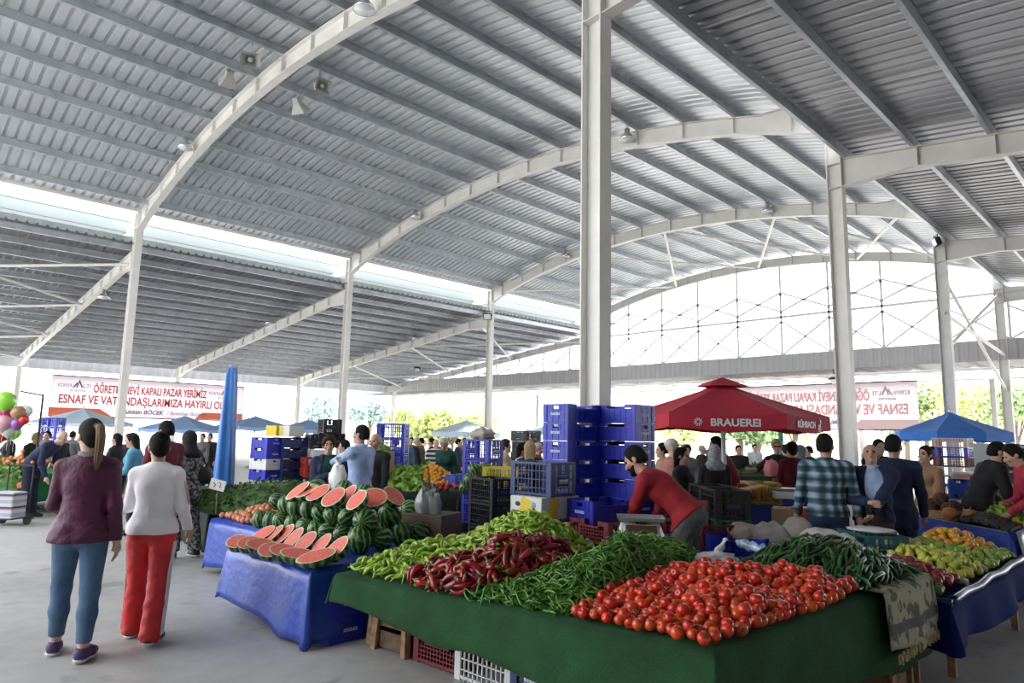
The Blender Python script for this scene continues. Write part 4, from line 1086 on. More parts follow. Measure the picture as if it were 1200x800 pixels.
for i, (x, y, a, ph, rt) in enumerate(topr):
    p = atz(*z5(x, y), 1.05); half(p, a, .1, R(ph), rt, 1, 'cut watermelon half on top of the pile, number %d from the left' % (i+1), 'cut watermelon halves on top of the pile')
def z6(x, y): return 380+x/6.6667, 560+y/6.6667
half(atz(*z6(385, 150), 1.06), .124, .105, R(5), .78, 1, 'largest cut watermelon half facing the viewer on top of the pile', 'cut watermelon halves on top of the pile')
half(atz(*z6(545, 138), 1.04), .12, .1, R(-38), .62, 1, 'cut watermelon half leaning to the right on top of the pile', 'cut watermelon halves on top of the pile')
half(atz(*z6(240, 165), 1.03), .105, .095, R(50), .55, 1, 'cut watermelon half tucked left of the largest one', 'cut watermelon halves on top of the pile')

# ---- heaps: items settle on a mound given as a height function over the table
def table_z(x, y):
    u = min(1, max(0, (x-.34)/3.1)); v = min(1, max(0, (y+3.5)/2.4)); return (.57*(1-u)+.69*u)*(1-v)+(.66*(1-u)+.7*u)*v
def inpoly(p, poly):
    c = False; j = len(poly)-1
    for i in range(len(poly)):
        a, b = poly[i], poly[j]
        if (a[1] > p[1]) != (b[1] > p[1]) and p[0] < (b[0]-a[0])*(p[1]-a[1])/(b[1]-a[1])+a[0]: c = not c
        j = i
    return c
def edge_d(p, poly):
    d = 9
    for i in range(len(poly)):
        a = Vector(poly[i][:2]); b = Vector(poly[(i+1) % len(poly)][:2]); q = Vector(p); t = max(0, min(1, (q-a).dot(b-a)/(b-a).length_squared)); d = min(d, (q-a-(b-a)*t).length)
    return d
class Heap:
    def __init__(s, poly, base, peaks, slope=.9, rim=.03):
        s.poly = poly; s.base = base; s.peaks = peaks; s.slope = slope; s.rim = rim
    def z(s, x, y):
        e = edge_d((x, y), s.poly) if inpoly((x, y), s.poly) else 0
        h = 0
        for (px, py, hz, rad) in s.peaks:
            d = math.hypot(x-px, y-py); h = max(h, hz*math.exp(-(d/rad)**2))
        return s.base(x, y)+min(s.rim+e*s.slope, max(h, s.rim))
    def n(s, x, y):
        e = .03; return Vector((s.z(x-e, y)-s.z(x+e, y), s.z(x, y-e)-s.z(x, y+e), 2*e)).normalized()
    def core(s, name, mat, parent=None, drop=.02, step=.05):
        xs_ = [p[0] for p in s.poly]; ys_ = [p[1] for p in s.poly]
        X = np.arange(min(xs_)-.02, max(xs_)+.05, step); Y = np.arange(min(ys_)-.02, max(ys_)+.05, step)
        b = MB(); b.grid([[(x, y, max(s.z(x, y)-drop, s.base(x, y)+.006)) for y in Y] for x in X])
        b.f = [f for f in b.f if all(inpoly(b.v[i][:2], s.poly) and edge_d(b.v[i][:2], s.poly) > .03 for i in f)]; b.m = [0]*len(b.f); return b
    def scatter(s, n_, dmin, rnd, tries=60):
        pts = []; cell = {}
        xs_ = [p[0] for p in s.poly]; ys_ = [p[1] for p in s.poly]
        for _ in range(n_*tries):
            x = rnd.uniform(min(xs_), max(xs_)); y = rnd.uniform(min(ys_), max(ys_))
            if not inpoly((x, y), s.poly): continue
            z = s.z(x, y); k = (int(x/dmin), int(y/dmin)); ok = True
            for a in (-1, 0, 1):
                for c in (-1, 0, 1):
                    for q in cell.get((k[0]+a, k[1]+c), ()):
                        if (q[0]-x)**2+(q[1]-y)**2+(q[2]-z)**2 < dmin*dmin: ok = False
            if ok:
                cell.setdefault(k, []).append((x, y, z)); pts.append((x, y, z))
                if len(pts) >= n_: break
        return pts
def lay(n, roll, yawdir=None, tilt=0.):
    """rotation putting local X along a direction lying in the surface of normal n"""
    a = yawdir if yawdir is not None else Vector((random.gauss(0, 1), random.gauss(0, 1), 0))
    t = (a-n*a.dot(n)).normalized(); t = (t*math.cos(tilt)+n*math.sin(tilt)).normalized(); b = n.cross(t).normalized(); c = t.cross(b)
    return Matrix((t, b, c)).transposed().to_quaternion() @ Quaternion((1, 0, 0), roll)
def merge(o_list_mesh, places, name, mats, smooth=True):
    """many small pieces joined into one stuff mesh (numpy)"""
    V, F, base = [], [], 0
    data = []
    for me in o_list_mesh:
        v = np.empty(len(me.vertices)*3); me.vertices.foreach_get('co', v); data.append((v.reshape(-1, 3), [tuple(p.vertices) for p in me.polygons]))
    for k, (p, q, s) in enumerate(places):
        v, f = data[k % len(data)]; Rm = np.array(q.to_matrix()); V.append((v*s) @ Rm.T+np.array(p)); F += [tuple(i+base for i in t) for t in f]; base += len(v)
    me = bpy.data.meshes.new(name); me.from_pydata(np.concatenate(V).tolist(), [], F); me.materials.append(mats)
    if smooth: me.polygons.foreach_set('use_smooth', [True]*len(F))
    return me
def pepper_mesh(name, L, r0, curve, mat, taper=.25, n=7, k=8, flat=1., rnd=random, wob=.0):
    pts, rad = [], []
    a1, a2, ph = rnd.uniform(-1, 1)*curve, rnd.uniform(-1, 1)*curve, rnd.uniform(0, 6)
    for i in range(k):
        t = i/(k-1); pts.append((L*(t-.5), a1*L*math.sin(math.pi*t)+wob*L*math.sin(2*math.pi*t+ph), a2*L*(math.sin(math.pi*t)-.5)+wob*L*math.cos(2*math.pi*t+ph)))
        w = (min(1, .55+t*3.5))*(1-(1-taper)*t**1.3) if t < .92 else taper*.55
        rad.append(r0*w*(1+rnd.uniform(-.1, .1)))
    b = MB(); b.tube(pts, rad, n); me = b.mesh(name, mat, True)
    st = MB(); p0 = Vector(pts[0]); d = (p0-Vector(pts[1])).normalized(); st.tube([p0+d*-.004, p0+d*.004, p0+d*.012+Vector((0, 0, .002)), p0+d*.03+Vector((0, .004, .006))], [r0*.62, r0*.5, r0*.16, r0*.13], 6)
    return me, st
def pile(heap, kinds, stemmats, name, label, cat, grp, n_top, dmin, stuff_n, stuff_name, stuff_label, mat, tilt=.35, lift=.6, rr=.016, jit=0., seed=1, dirf=None, stems=True):
    rnd = random.Random(seed); random.seed(seed)
    meshes = [k[0] for k in kinds]; stm = [k[1].mesh('stem', stemmats, True) for k in kinds] if stems else None
    lower = []
    if stuff_n:
        for (x, y, z) in heap.scatter(stuff_n, dmin*.8, rnd):
            n = heap.n(x, y); lower.append((Vector((x, y, z))+n*(rr*.15), lay(n, rnd.uniform(0, 6.28), dirf(x, y) if dirf else None, rnd.uniform(-tilt, tilt)*.7), rnd.uniform(.85, 1.1)))
    pts = heap.scatter(n_top*2 if stuff_n else n_top, dmin, rnd)
    pts.sort(key=lambda p: depth(p))
    ind, rest = pts[:n_top], pts[n_top:]
    for (x, y, z) in rest:
        n = heap.n(x, y); lower.append((Vector((x, y, z))+n*rr*(lift+.6), lay(n, rnd.uniform(0, 6.28), dirf(x, y) if dirf else None, rnd.uniform(-tilt, tilt)), rnd.uniform(.85, 1.1)))
    for i, (x, y, z) in enumerate(ind):
        n = heap.n(x, y); o = link(name, meshes[i % len(meshes)], None, Vector((x, y, z))+n*(rr*(lift+.6)+rnd.uniform(0, jit)))
        o.rotation_mode = 'QUATERNION'; o.rotation_quaternion = lay(n, rnd.uniform(0, 6.28), dirf(x, y) if dirf else None, rnd.uniform(-tilt, tilt)); s = rnd.uniform(.85, 1.12); o.scale = (s, s, s)
        tag(o, label, cat, grp)
        if stems: link('stem', stm[i % len(stm)], o)
    if lower:
        o = link(stuff_name, merge(meshes, lower, stuff_name, mat)); tag(o, stuff_label, cat, kind='stuff')
# light green peppers
LGP = M('light_green_pepper', (.3, .46, .04), .3, var=.3, hue=.02, coat=.15)
GST = M('green_stem', (.12, .24, .035), .5)
rnd = random.Random(4)
lgk = [pepper_mesh('pepper_flesh', rnd.uniform(.1, .14), rnd.uniform(.014, .018), .3, LGP, .3, rnd=rnd) for _ in range(7)]
lg_poly = [(.42, -3.44), (1.12, -3.42), (1.42, -2.95), (1.72, -2.45), (1.5, -1.75), (.55, -1.68), (.36, -2.4)]
lg = Heap(lg_poly, table_z, [(1.12, -2.25, .36, .55), (.75, -2.85, .17, .55), (1.0, -3.2, .08, .5)], .75)
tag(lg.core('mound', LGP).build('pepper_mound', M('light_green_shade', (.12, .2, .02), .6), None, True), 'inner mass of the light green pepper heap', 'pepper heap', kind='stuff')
pile(lg, lgk, GST, 'light_green_pepper', 'light green pointed pepper in the heap at the left end of the green stall', 'pepper', 'light green peppers on the green stall', 300, .033, 420, 'pepper_pile', 'remaining light green peppers of the heap on the green stall', LGP, .4, .6, .015, .012, 11)
# red peppers
RP = M('red_pepper', (.22, .005, .008), .24, var=.35, hue=.012, coat=.25)
rpk = [pepper_mesh('pepper_flesh', rnd.uniform(.13, .19), rnd.uniform(.022, .028), .28, RP, .3, n=9, rnd=rnd, wob=.03) for _ in range(7)]
rp_poly = [(1.16, -3.42), (1.72, -3.42), (1.95, -2.9), (1.95, -2.4), (1.62, -2.35), (1.3, -2.85)]
rp = Heap(rp_poly, table_z, [(1.66, -2.78, .32, .42), (1.45, -3.15, .15, .4)], .85)
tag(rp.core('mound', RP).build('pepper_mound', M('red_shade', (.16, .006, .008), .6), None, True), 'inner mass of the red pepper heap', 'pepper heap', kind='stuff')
pile(rp, rpk, GST, 'red_pepper', 'long glossy dark red pepper in the heap on the green stall', 'pepper', 'red peppers on the green stall', 160, .04, 110, 'pepper_pile', 'remaining red peppers of the heap on the green stall', RP, .5, .7, .022, .015, 12)
# thin curly chillies
CH = M('green_chilli', (.07, .18, .014), .34, var=.3, hue=.02, coat=.1)
chk = [pepper_mesh('pepper_flesh', rnd.uniform(.13, .18), rnd.uniform(.0062, .008), .32, CH, .25, n=6, k=9, rnd=rnd, wob=.06) for _ in range(9)]
ch_poly = [(1.74, -3.42), (2.52, -3.34), (2.45, -2.6), (2.3, -1.75), (2.05, -1.3), (1.72, -1.35), (1.75, -2.2), (1.95, -2.75)]
ch = Heap(ch_poly, table_z, [(2.02, -2.4, .30, .5), (2.2, -2.75, .2, .45), (1.95, -1.8, .2, .4), (2.05, -3.15, .08, .4)], .9)
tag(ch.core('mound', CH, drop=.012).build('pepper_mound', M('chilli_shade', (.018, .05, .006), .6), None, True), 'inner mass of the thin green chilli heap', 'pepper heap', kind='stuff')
pile(ch, chk, GST, 'green_chilli', 'thin curly green chilli in the middle heap of the green stall', 'chilli', 'thin chillies on the green stall', 300, .0255, 1300, 'chilli_pile', 'remaining thin green chillies of the heap on the green stall', CH, .45, .8, .007, .012, 13, stems=False)
# tomatoes
TM = M('ripe_tomato', (.6, .055, .01), .28, var=.22, hue=.01, coat=.15, noise=.12, nscale=18)
tk = []
for _ in range(5):
    pr = [(.0005, -.031), (.018, -.03), (.029, -.017), (.0345, .001), (.031, .017), (.02, .027), (.009, .0285), (.003, .0245), (.0005, .024)]
    s = rnd.uniform(.94, 1.06); tk.append(MB().lathe([(r_*s, z/s*1.0) for r_, z in pr], 12).mesh('tomato_skin', TM, True))
scar = MB().lathe([(.0005, .0262), (.004, .0268), (.0045, .0255)], 6)
for j in range(5):
    a = j*1.2566; scar.tube([(0, 0, .026), (.007*math.cos(a), .007*math.sin(a), .0295), (.016*math.cos(a+.2), .016*math.sin(a+.2), .0285)], [.0018, .0022, .0005], 4)
calyx = scar.mesh('calyx', M('dry_calyx', (.10, .15, .03), .7))
tm_poly = [(2.56, -3.38), (3.34, -3.36), (3.43, -2.4), (3.40, -1.72), (2.9, -1.66), (2.35, -1.95), (2.36, -2.5), (2.46, -2.95)]
tm = Heap(tm_poly, table_z, [(2.82, -2.3, .15, .45), (3.1, -2.75, .11, .4), (3.1, -2.0, .13, .4), (2.7, -2.9, .09, .3)], .55, rim=.035)
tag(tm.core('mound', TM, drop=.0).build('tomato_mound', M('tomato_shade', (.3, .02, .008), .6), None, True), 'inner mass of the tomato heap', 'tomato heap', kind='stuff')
rn = random.Random(21); pts = tm.scatter(1000, .054, rn); pts.sort(key=lambda p: depth(p)); low = []
for i, (x, y, z) in enumerate(pts):
    n = tm.n(x, y); c = Vector((x, y, z))+n*.008+Vector((0, 0, rn.uniform(0, .012))); up = (Vector((0, 0, 1))+Vector((rn.gauss(0, .9), rn.gauss(0, .9), rn.gauss(0, .6)))).normalized(); q = up.to_track_quat('Z', 'Y')
    if i < 300:
        o = link('tomato', tk[i % 5], None, c); o.rotation_mode = 'QUATERNION'; o.rotation_quaternion = q; s = rn.uniform(.78, 1.02); o.scale = (s, s, s); tag(o, 'ripe red tomato in the heap on the right half of the green stall', 'tomato', 'tomatoes on the green stall')
        if rn.random() < .3: link('calyx', calyx, o)
    else: low.append((c, q, rn.uniform(.78, 1.02)))
# a second loose layer
for (x, y, z) in tm.scatter(110, .13, rn):
    n = tm.n(x, y); low.append((Vector((x, y, z+.045)), qrand(), rn.uniform(.86, 1.1)))
o = link('tomato_pile', merge(tk, low, 'tomato_pile', TM)); tag(o, 'remaining tomatoes of the heap, mostly at its back', 'tomatoes', kind='stuff')
# long dark green peppers, right
DP = M('dark_green_pepper', (.014, .06, .009), .3, var=.4, hue=.015, coat=.15)
dpk = [pepper_mesh('pepper_flesh', rnd.uniform(.19, .25), rnd.uniform(.0135, .017), .12, DP, .35, n=7, rnd=rnd) for _ in range(7)]
dp_poly = [(2.52, -1.5), (2.75, -1.62), (3.42, -1.66), (3.46, -.7), (2.9, -.62), (2.55, -.95)]
dp = Heap(dp_poly, table_z, [(2.98, -1.12, .22, .42), (3.25, -1.3, .12, .3)], .7)
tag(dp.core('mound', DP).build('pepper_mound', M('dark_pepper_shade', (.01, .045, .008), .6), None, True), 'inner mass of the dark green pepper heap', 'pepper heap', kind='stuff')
pile(dp, dpk, GST, 'dark_green_pepper', 'long dark green pepper in the heap at the right end of the green stall', 'pepper', 'dark green peppers on the green stall', 230, .036, 150, 'pepper_pile', 'remaining dark green peppers of the heap on the green stall', DP, .22, .8, .014, .02, 15, dirf=lambda x, y: Vector((x-3.0+random.gauss(0, .25), y+1.1-.6+random.gauss(0, .25), 0)), stems=True)
# peaches on the second blue stall
PC = M('peach_skin', (.5, .12, .09), .6, var=.25, noise=.5, nscale=22, col2=(.62, .32, .16))
pm = MB().lathe([(.0005, -.034), (.02, -.031), (.034, -.014), (.037, .004), (.03, .024), (.014, .033), (.004, .029), (.0005, .027)], 12).mesh('peach_skin', PC, True)
pc_poly = [(-3.05, -3.04), (-2.15, -3.02), (-2.1, -2.4), (-3.1, -2.4)]
pc = Heap(pc_poly, lambda x, y: .61, [(-2.55, -2.65, .16, .45)], .5, .03)
rn = random.Random(5)
for (x, y, z) in pc.scatter(150, .068, rn):
    o = link('peach', pm, None, (x, y, z)); o.rotation_mode = 'QUATERNION'; o.rotation_quaternion = qrand(); tag(o, 'pinkish red peach in the heap left of the watermelons', 'peach', 'peaches on the blue stall')
tag(pc.core('mound', PC, drop=.03).build('peach_mound', PC, None, True), 'inner mass of the peach heap', 'peach heap', kind='stuff')
# =================================================================== BEHIND AND BESIDE THE FRONT STALL
def ground(px, py, d): p = atd(px, py, d); return Vector((p.x, p.y, 0))
def z_at(px, py, d): return atd(px, py, d).z
YAW = CAM['yaw']
def box_thing(name, p, rz, d, mat, label, cat, parts=(), bev=.01):
    o = empty(name, p, rz, label, cat); bevel(MB().box((0, 0, d[2]/2), d).build('body', mat, o), bev)
    for (nm, c, dd, m) in parts: MB().box(c, dd, None).build(nm, m, o)
    return o
# banana box carrying a navy crate, on an upturned red crate
CARD = M('white_card', (.62, .62, .6), .7); YEL = M('banana_yellow', (.68, .5, .04), .6); KRAFT = M('kraft_card', (.36, .24, .14), .8, noise=.1, nscale=5)
pb_ = ground(621, 620, 6.05)
low_crate((pb_.x-.1, pb_.y+.3, .665), 0, 'dark red crate carrying the white banana box behind the light green peppers', tilt=(0, 0))
bb = empty('banana_box', (pb_.x-.1, pb_.y+.3, .87), 0, 'white banana carton with yellow bands standing under a navy crate', 'box')
bevel(MB().box((0, 0, .1), (.4, .52, .2)).build('carton', CARD, bb), .008)
MB().box((0, -.262, .1), (.14, .004, .17), Matrix.Rotation(.3, 3, 'Y')).build('yellow_band', YEL, bb); MB().box((.202, -.1, .1), (.004, .13, .18), Matrix.Rotation(-.3, 3, 'X')).build('yellow_band', YEL, bb); MB().box((.202, .12, .05), (.004, .12, .06)).build('yellow_band', YEL, bb)
MB().ball((-.1, -.261, .13), (.035, .004, .022), 12, 6).build('hand_hole', BLACK, bb, True); MB().ball((.1, -.261, .13), (.03, .003, .03), 12, 6).build('round_emblem', M('pale_blue_print', (.15, .35, .6), .6), bb, True)
deep_crate((pb_.x-.12, pb_.y+.29, 1.072), R(3), 'navy lattice crate on top of the white banana carton')
blue_crate((pb_.x+.33, pb_.y+.62, .86), R(80), 'blue crate lying behind the navy crate, against the left tall stack')
for i, (px, d, rz) in enumerate(((668, 6.25, 10), (706, 6.0, -8))):
    q = ground(px, 615, d); low_crate((q.x, q.y, .705), R(rz), ('left' if i == 0 else 'right')+' open dark red crate behind the thin green chillies')
    o = empty('onion_pair', (q.x, q.y, .9), 0); bpy.data.objects.remove(o)
# scale on an upturned blue crate
q = ground(752, 632, 5.25)
c = blue_crate((q.x, q.y, .70), R(35), 'upturned blue crate carrying the white scale'); c.scale = (.8, .9, .75)
sc_ = empty('market_scale', (q.x-.02, q.y+.02, .85), R(38), 'white digital market scale with a steel pan on a blue crate', 'scale')
STEEL = M('brushed_steel', (.6, .6, .6), .28, metal=.8)
hb = MB(); hb.add([(-.17, -.15, 0), (.17, -.15, 0), (.17, .15, 0), (-.17, .15, 0), (-.17, -.14, .035), (.17, -.14, .035), (.15, .0, .1), (.15, .14, .1), (-.15, .14, .1), (-.15, .0, .1), (.17, .15, .05), (-.17, .15, .05)], [(3, 2, 1, 0), (0, 1, 5, 4), (4, 5, 6, 9), (9, 6, 7, 8), (8, 7, 10, 11), (11, 10, 2, 3), (1, 2, 10, 5), (5, 10, 7, 6), (0, 4, 11, 3), (4, 9, 8, 11)]); hb.build('housing', WHITEPL, sc_)
MB().box((.0, -.075, .074), (.24, .1, .008), Matrix.Rotation(R(25), 3, 'X')).build('display', M('scale_display', (.08, .04, .03), .3), sc_)
MB().box((.0, .07, .115), (.08, .08, .03)).build('pan_post', BLACK, sc_)
b = MB(); b.grid([[(-.185, -.07, .158), (.185, -.07, .158)], [(-.17, -.06, .132), (.17, -.06, .132)], [(-.17, .2, .132), (.17, .2, .132)], [(-.185, .21, .158), (.185, .21, .158)]]); b.add([(-.185, -.07, .158), (-.17, -.06, .132), (-.17, .2, .132), (-.185, .21, .158)], [(0, 1, 2, 3)]); b.add([(.185, -.07, .158), (.17, -.06, .132), (.17, .2, .132), (.185, .21, .158)], [(0, 1, 2, 3)])
solid(b.build('steel_pan', STEEL, sc_), .003)
# the man in the red jersey, bending over the stall
RED_J = cloth('red_jersey', (.3, .012, .022)); GREY_T = cloth('grey_trousers', (.095, .1, .095))
q = ground(794, 620, 6.0)
mr, I = person('bearded man in red jersey and grey trousers bending over the stall', q, (-.985, -.3), 1.78, 44, 0, 8, (4, -22), (('to', (.05, .48, .80), (-.3, -.6, -.3)), ('to', (.22, .34, .74), (.6, -.7, .1))), ((14, 4, 8), (8, 5, 6)), 'm', 1.05, SKIN, RED_J, GREY_T, BLACK, ('short', HAIR_K), 1., -.02, .05, .012, True, beard=HAIR_K)
# lattice crates stacked behind him
for k in range(5): low_crate((ground(808, 590, 7.1).x, ground(808, 590, 7.1).y, k*.202), R(12), 'dark red lattice crate, %s in the stack behind the man in red' % ORDN[k], 'red crates behind the man in red')
for k in range(4): low_crate((ground(826, 590, 6.75).x, ground(826, 590, 6.75).y, k*.202), R(-30), 'dark red lattice crate, %s in the stack right of the man in red' % ORDN[k], 'red crates right of the man in red')
g_ = ground(849, 600, 6.9)
for k in range(4): plain_crate((g_.x, g_.y, k*.282), R(-42), ('green' if k < 3 else 'black')+' lattice crate, %s in the stack below the red parasol' % ORDN[k], None, GREENPL if k < 3 else BLACK)
b_ = ground(836, 600, 7.35)
for k in range(4): plain_crate((b_.x, b_.y, k*.282), R(-38), 'black lattice crate, %s in the stack left of the green crates' % ORDN[k], None, BLACK)
# bags and bundles
def lump(name, p, r_, mat, label, cat, seed=1, amp=.12, n=22, m=14, rz=0., freq=5, tail=None):
    rnd = random.Random(seed); o = empty(name, p, rz, label, cat); b = MB().ball((0, 0, 0), 1., n, m); ph = [rnd.uniform(0, 6) for _ in range(6)]
    b.v = [tuple(np.array(v)*np.array(r_)*(1+amp*(math.sin(freq*v[0]+ph[0])*math.sin(freq*v[1]*1.2+ph[1])+.7*math.sin(freq*1.9*v[2]+ph[2]+2*v[0])*math.sin(freq*1.6*v[0]+ph[3])))) for v in b.v]
    b.v = [(x, y, max(z, -r_[2]*.72)+r_[2]*.72) for x, y, z in b.v]; b.build('body', mat, o, True)
    if tail:
        t = MB(); t.grid([[(tail[0]*k/6+.018*(1+.7*math.sin(k))*math.cos(a)*(1.6-abs(k-3)*.25), .012*math.sin(a)*(1+.4*k), r_[2]*1.5+tail[2]*k/6+.004*math.sin(3*a+k)) for a in np.linspace(0, 6.28, 12)] for k in range(7)]); solid(t.build('knotted_handles', mat, o, True), .002)
    return o
BAGW = M('white_bag_film', (.6, .6, .62), .35, trans=.15); SACKW = M('woven_white_sack', (.5, .48, .47), .8, noise=.15, nscale=6, bump=.4, bscale=50); SACKB = M('beige_sack', (.38, .33, .29), .85, noise=.15, nscale=6, bump=.4, bscale=50); CLOTHG = M('grey_cloth_bundle', (.3, .28, .26), .9, noise=.2, nscale=5, bump=.4, bscale=20)
q = atz(840, 662, .705); lump('plastic_bag', q, (.16, .11, .055), BAGW, 'knotted white plastic bag lying on the green carpet behind the tomatoes', 'bag', 3, .2, tail=(.07, 0, .11), rz=R(45))
q = atz(880, 645, .73)
bt = empty('film_roll', q, R(-8), 'crumpled clear and blue plastic film beside the dark green peppers', 'film'); t = MB(); rn = random.Random(3)
t.tube([(-.14+.28*k/9, .012*math.sin(k*1.7), .05+.012*math.cos(k*2.3)-.03*k/9) for k in range(10)], [.012]+[.035+.01*rn.random() for _ in range(8)]+[.014], 9); t.build('film', M('blue_clear_film', (.3, .42, .6), .12, noise=.6, nscale=14, spec=.9), bt, True)
tg = ground(900, 640, 6.0)
lump('cloth_bundle', Vector((ground(905, 640, 6.2).x, ground(905, 640, 6.2).y, .62)), (.17, .14, .15), CLOTHG, 'grey cloth bundle behind the dark green peppers', 'bundle', 8, .12)
lump('cloth_bundle', Vector((ground(872, 640, 6.5).x, ground(872, 640, 6.5).y, .62)), (.2, .14, .12), SACKB, 'brown cloth bundle beside the crumpled film', 'bundle', 9, .12)
sk = lump('sack', Vector((ground(936, 640, 6.6).x, ground(936, 640, 6.6).y, .42)), (.19, .16, .27), SACKB, 'beige sack with a red stripe standing before the man in the plaid shirt', 'sack', 10, .04); MB().lathe([(.185, .3), (.2, .3), (.2, .04), (.186, .04)], 4, (.1, -.02, .02), Matrix.Diagonal((.3, .9, 1))).build('red_stripe', M('red_print', (.35, .03, .04), .8), sk)
lump('sack', Vector((ground(963, 640, 5.95).x, ground(963, 640, 5.95).y, .66)), (.2, .15, .12), SACKW, 'white woven sack lying behind the dark green peppers', 'sack', 11, .08); lump('sack', Vector((ground(985, 640, 5.75).x, ground(985, 640, 5.75).y, .66)), (.17, .14, .11), SACKW, 'crumpled white sack beside the teal crate', 'sack', 12, .12)
q = ground(820, 640, 6.4); bt = blue_crate((q.x, q.y, .5), R(30), 'tilted blue crate beside the legs of the man in red', tilt=(R(18), 0)); q = ground(868, 640, 6.3); blue_crate((q.x, q.y, .55), R(10), 'blue crate behind the crumpled film')
# low bench that carries these
def stall(px0, px1, py, z, ln, mat, drop, label, seed=1, wave=.012, flare=.03, tlabel=None, fdir=None):
    a, b = atz(px0, py, z) if not isinstance(py, tuple) else atz(px0, py[0], z), atz(px1, py, z) if not isinstance(py, tuple) else atz(px1, py[1], z)
    f = Vector((*(fdir or AWAY), 0)).normalized()*ln; c = [a, b, b+f, a+f]
    drape('stall_cloth', [(p.x, p.y, p.z+.004) for p in c], [drop, drop*.9, 0, drop], mat, label, 'tablecloth', wave=wave, flare=flare, nv=6, step=.1, seed=seed, hem_wave=.03)
    table(c, tlabel or 'trestle table under the '+' '.join(label.split()[:9]), inset=.08)
    return c
BLUECL = M('blue_cloth', (.02, .05, .3), .6, noise=.15, nscale=3, bump=.3, bscale=14)
stall(815, 985, 652, .44, .8, DARKCLOTH, .3, 'dark cloth over the low bench behind the front stall', 21)
TEAL = M('teal_plastic', (.02, .11, .12), .45)
q = ground(1022, 640, 6.0)
lowb = Vector((q.x, q.y, 0))
plain_crate((q.x, q.y, .55), R(-42), 'teal lattice crate on its side right of the dark green peppers', None, TEAL)
lump('plastic_bag', Vector((q.x, q.y, .832)), (.2, .13, .03), BAGW, 'flat white bag on top of the teal crate', 'bag', 14, .1)
q = ground(1053, 645, 5.9); wooden_crate((q.x, q.y, .56), R(-40), (.15, .3, .24), 'small pale wooden crate beside the teal crate', 3, M('pale_wood', (.5, .42, .33), .8, noise=.2, nscale=12))
stall(985, 1068, 676, .54, .5, DARKCLOTH, .3, 'dark cloth under the teal crate at the right end', 22)

# ---- fruit stall at the right with a navy plastic cover (trays tilt towards the aisle)
Q0 = [Vector((3.02, -.62, .66)), Vector((3.66, -.72, .52)), Vector((3.74, 1.62, .58)), Vector((3.02, 1.62, .74))]
table(Q0, 'plank table under the navy covered fruit stall', inset=.1)
drape('tarpaulin', [(p.x, p.y, p.z+.004) for p in Q0], [.3, (.27, .27), .0, .0], TARP_DARK, 'shiny navy plastic cover over the fruit stall on the right', 'tarpaulin', wave=.03, flare=.04, seed=31, hem_wave=.06, fold=4)
lip = MB(); lip.tube([(3.66+.07*t+.006*math.sin(t*23), -.68+2.3*t, .55+.06*t+.006*math.sin(t*17)) for t in np.linspace(0, 1, 26)], .03, 8); lip.tube([(3.04+.64*t, -.64-.08*t, .67-.13*t+.01*math.sin(t*14)) for t in np.linspace(0, 1, 10)], .026, 8)
lp = lip.build('tarpaulin_roll', M('shiny_navy_plastic', (.01, .02, .12), .25), None, True); tag(lp, 'rolled rim of the navy plastic cover around the fruit', 'tarpaulin')
def qz(x, y):
    u = (x-3.02)/.68; v = (y+.65)/2.27; return (.66*(1-u)+.52*u)*(1-v)+(.74*(1-u)+.58*u)*v
def fruit_patch(poly, r_, n, mat, name, label, grp, base=qz, seed=1, shape='ball', rim=.05, peak=.06):
    cx, cy = sum(p[0] for p in poly)/len(poly), sum(p[1] for p in poly)/len(poly)
    hp = Heap(poly, base, [(cx, cy, peak, .35)], .5, .02); rn = random.Random(seed)
    if shape == 'ball': me = MB().lathe([(.0005, -.93*r_), (.6*r_, -.85*r_), (.97*r_, -.3*r_), (.98*r_, .25*r_), (.62*r_, .8*r_), (.2*r_, .88*r_), (.0005, .8*r_)], 12).mesh('fruit', mat, True)
    else: me = MB().lathe([(.0005, -.98*r_), (.55*r_, -.9*r_), (.95*r_, -.35*r_), (.8*r_, .3*r_), (.45*r_, .95*r_), (.25*r_, 1.25*r_), (.0005, 1.32*r_)], 12).mesh('fruit', mat, True)
    st = MB().tube([(0, 0, r_*(.8 if shape == 'ball' else 1.25)), (.003, .002, r_*(1.1 if shape == 'ball' else 1.6))], [.003, .002], 5).mesh('stalk', M('dry_stem', (.22, .2, .08), .8))
    for (x, y, z) in hp.scatter(n, r_*1.75, rn):
        o = link(name, me, None, (x, y, z+r_*.55+rn.uniform(0, .01))); o.rotation_mode = 'QUATERNION'; o.rotation_quaternion = Quaternion(Vector((rn.gauss(0, 1), rn.gauss(0, 1), 0)).normalized(), rn.uniform(0, 1.4)); s = rn.uniform(.9, 1.1); o.scale = (s, s, s); tag(o, label, name.replace('_', ' '), grp); link('stalk', st, o)
ORG = M('yellow_orange_fruit', (.68, .33, .035), .35, var=.2, hue=.02, noise=.15, nscale=20); GRF = M('green_apple', (.22, .34, .045), .35, var=.25, hue=.02); QUI = M('yellow_green_pear', (.5, .5, .06), .4, var=.2, hue=.02, noise=.2, nscale=12); PLM = M('dark_red_apple', (.22, .02, .035), .3, var=.3, hue=.015, noise=.5, nscale=10)
fruit_patch([(3.06, 1.05), (3.46, 1.05), (3.5, 1.58), (3.06, 1.58)], .042, 60, ORG, 'yellow_fruit', 'yellow orange fruit in the rear tray of the navy fruit stall', 'yellow fruit on the fruit stall', seed=2, peak=.1)
fruit_patch([(3.08, .62), (3.62, .72), (3.68, 1.5), (3.5, 1.52), (3.46, 1.0), (3.08, .98)], .042, 60, GRF, 'green_apple', 'green apple in the tray in front of the yellow fruit', 'green apples on the fruit stall', seed=3, peak=.04)
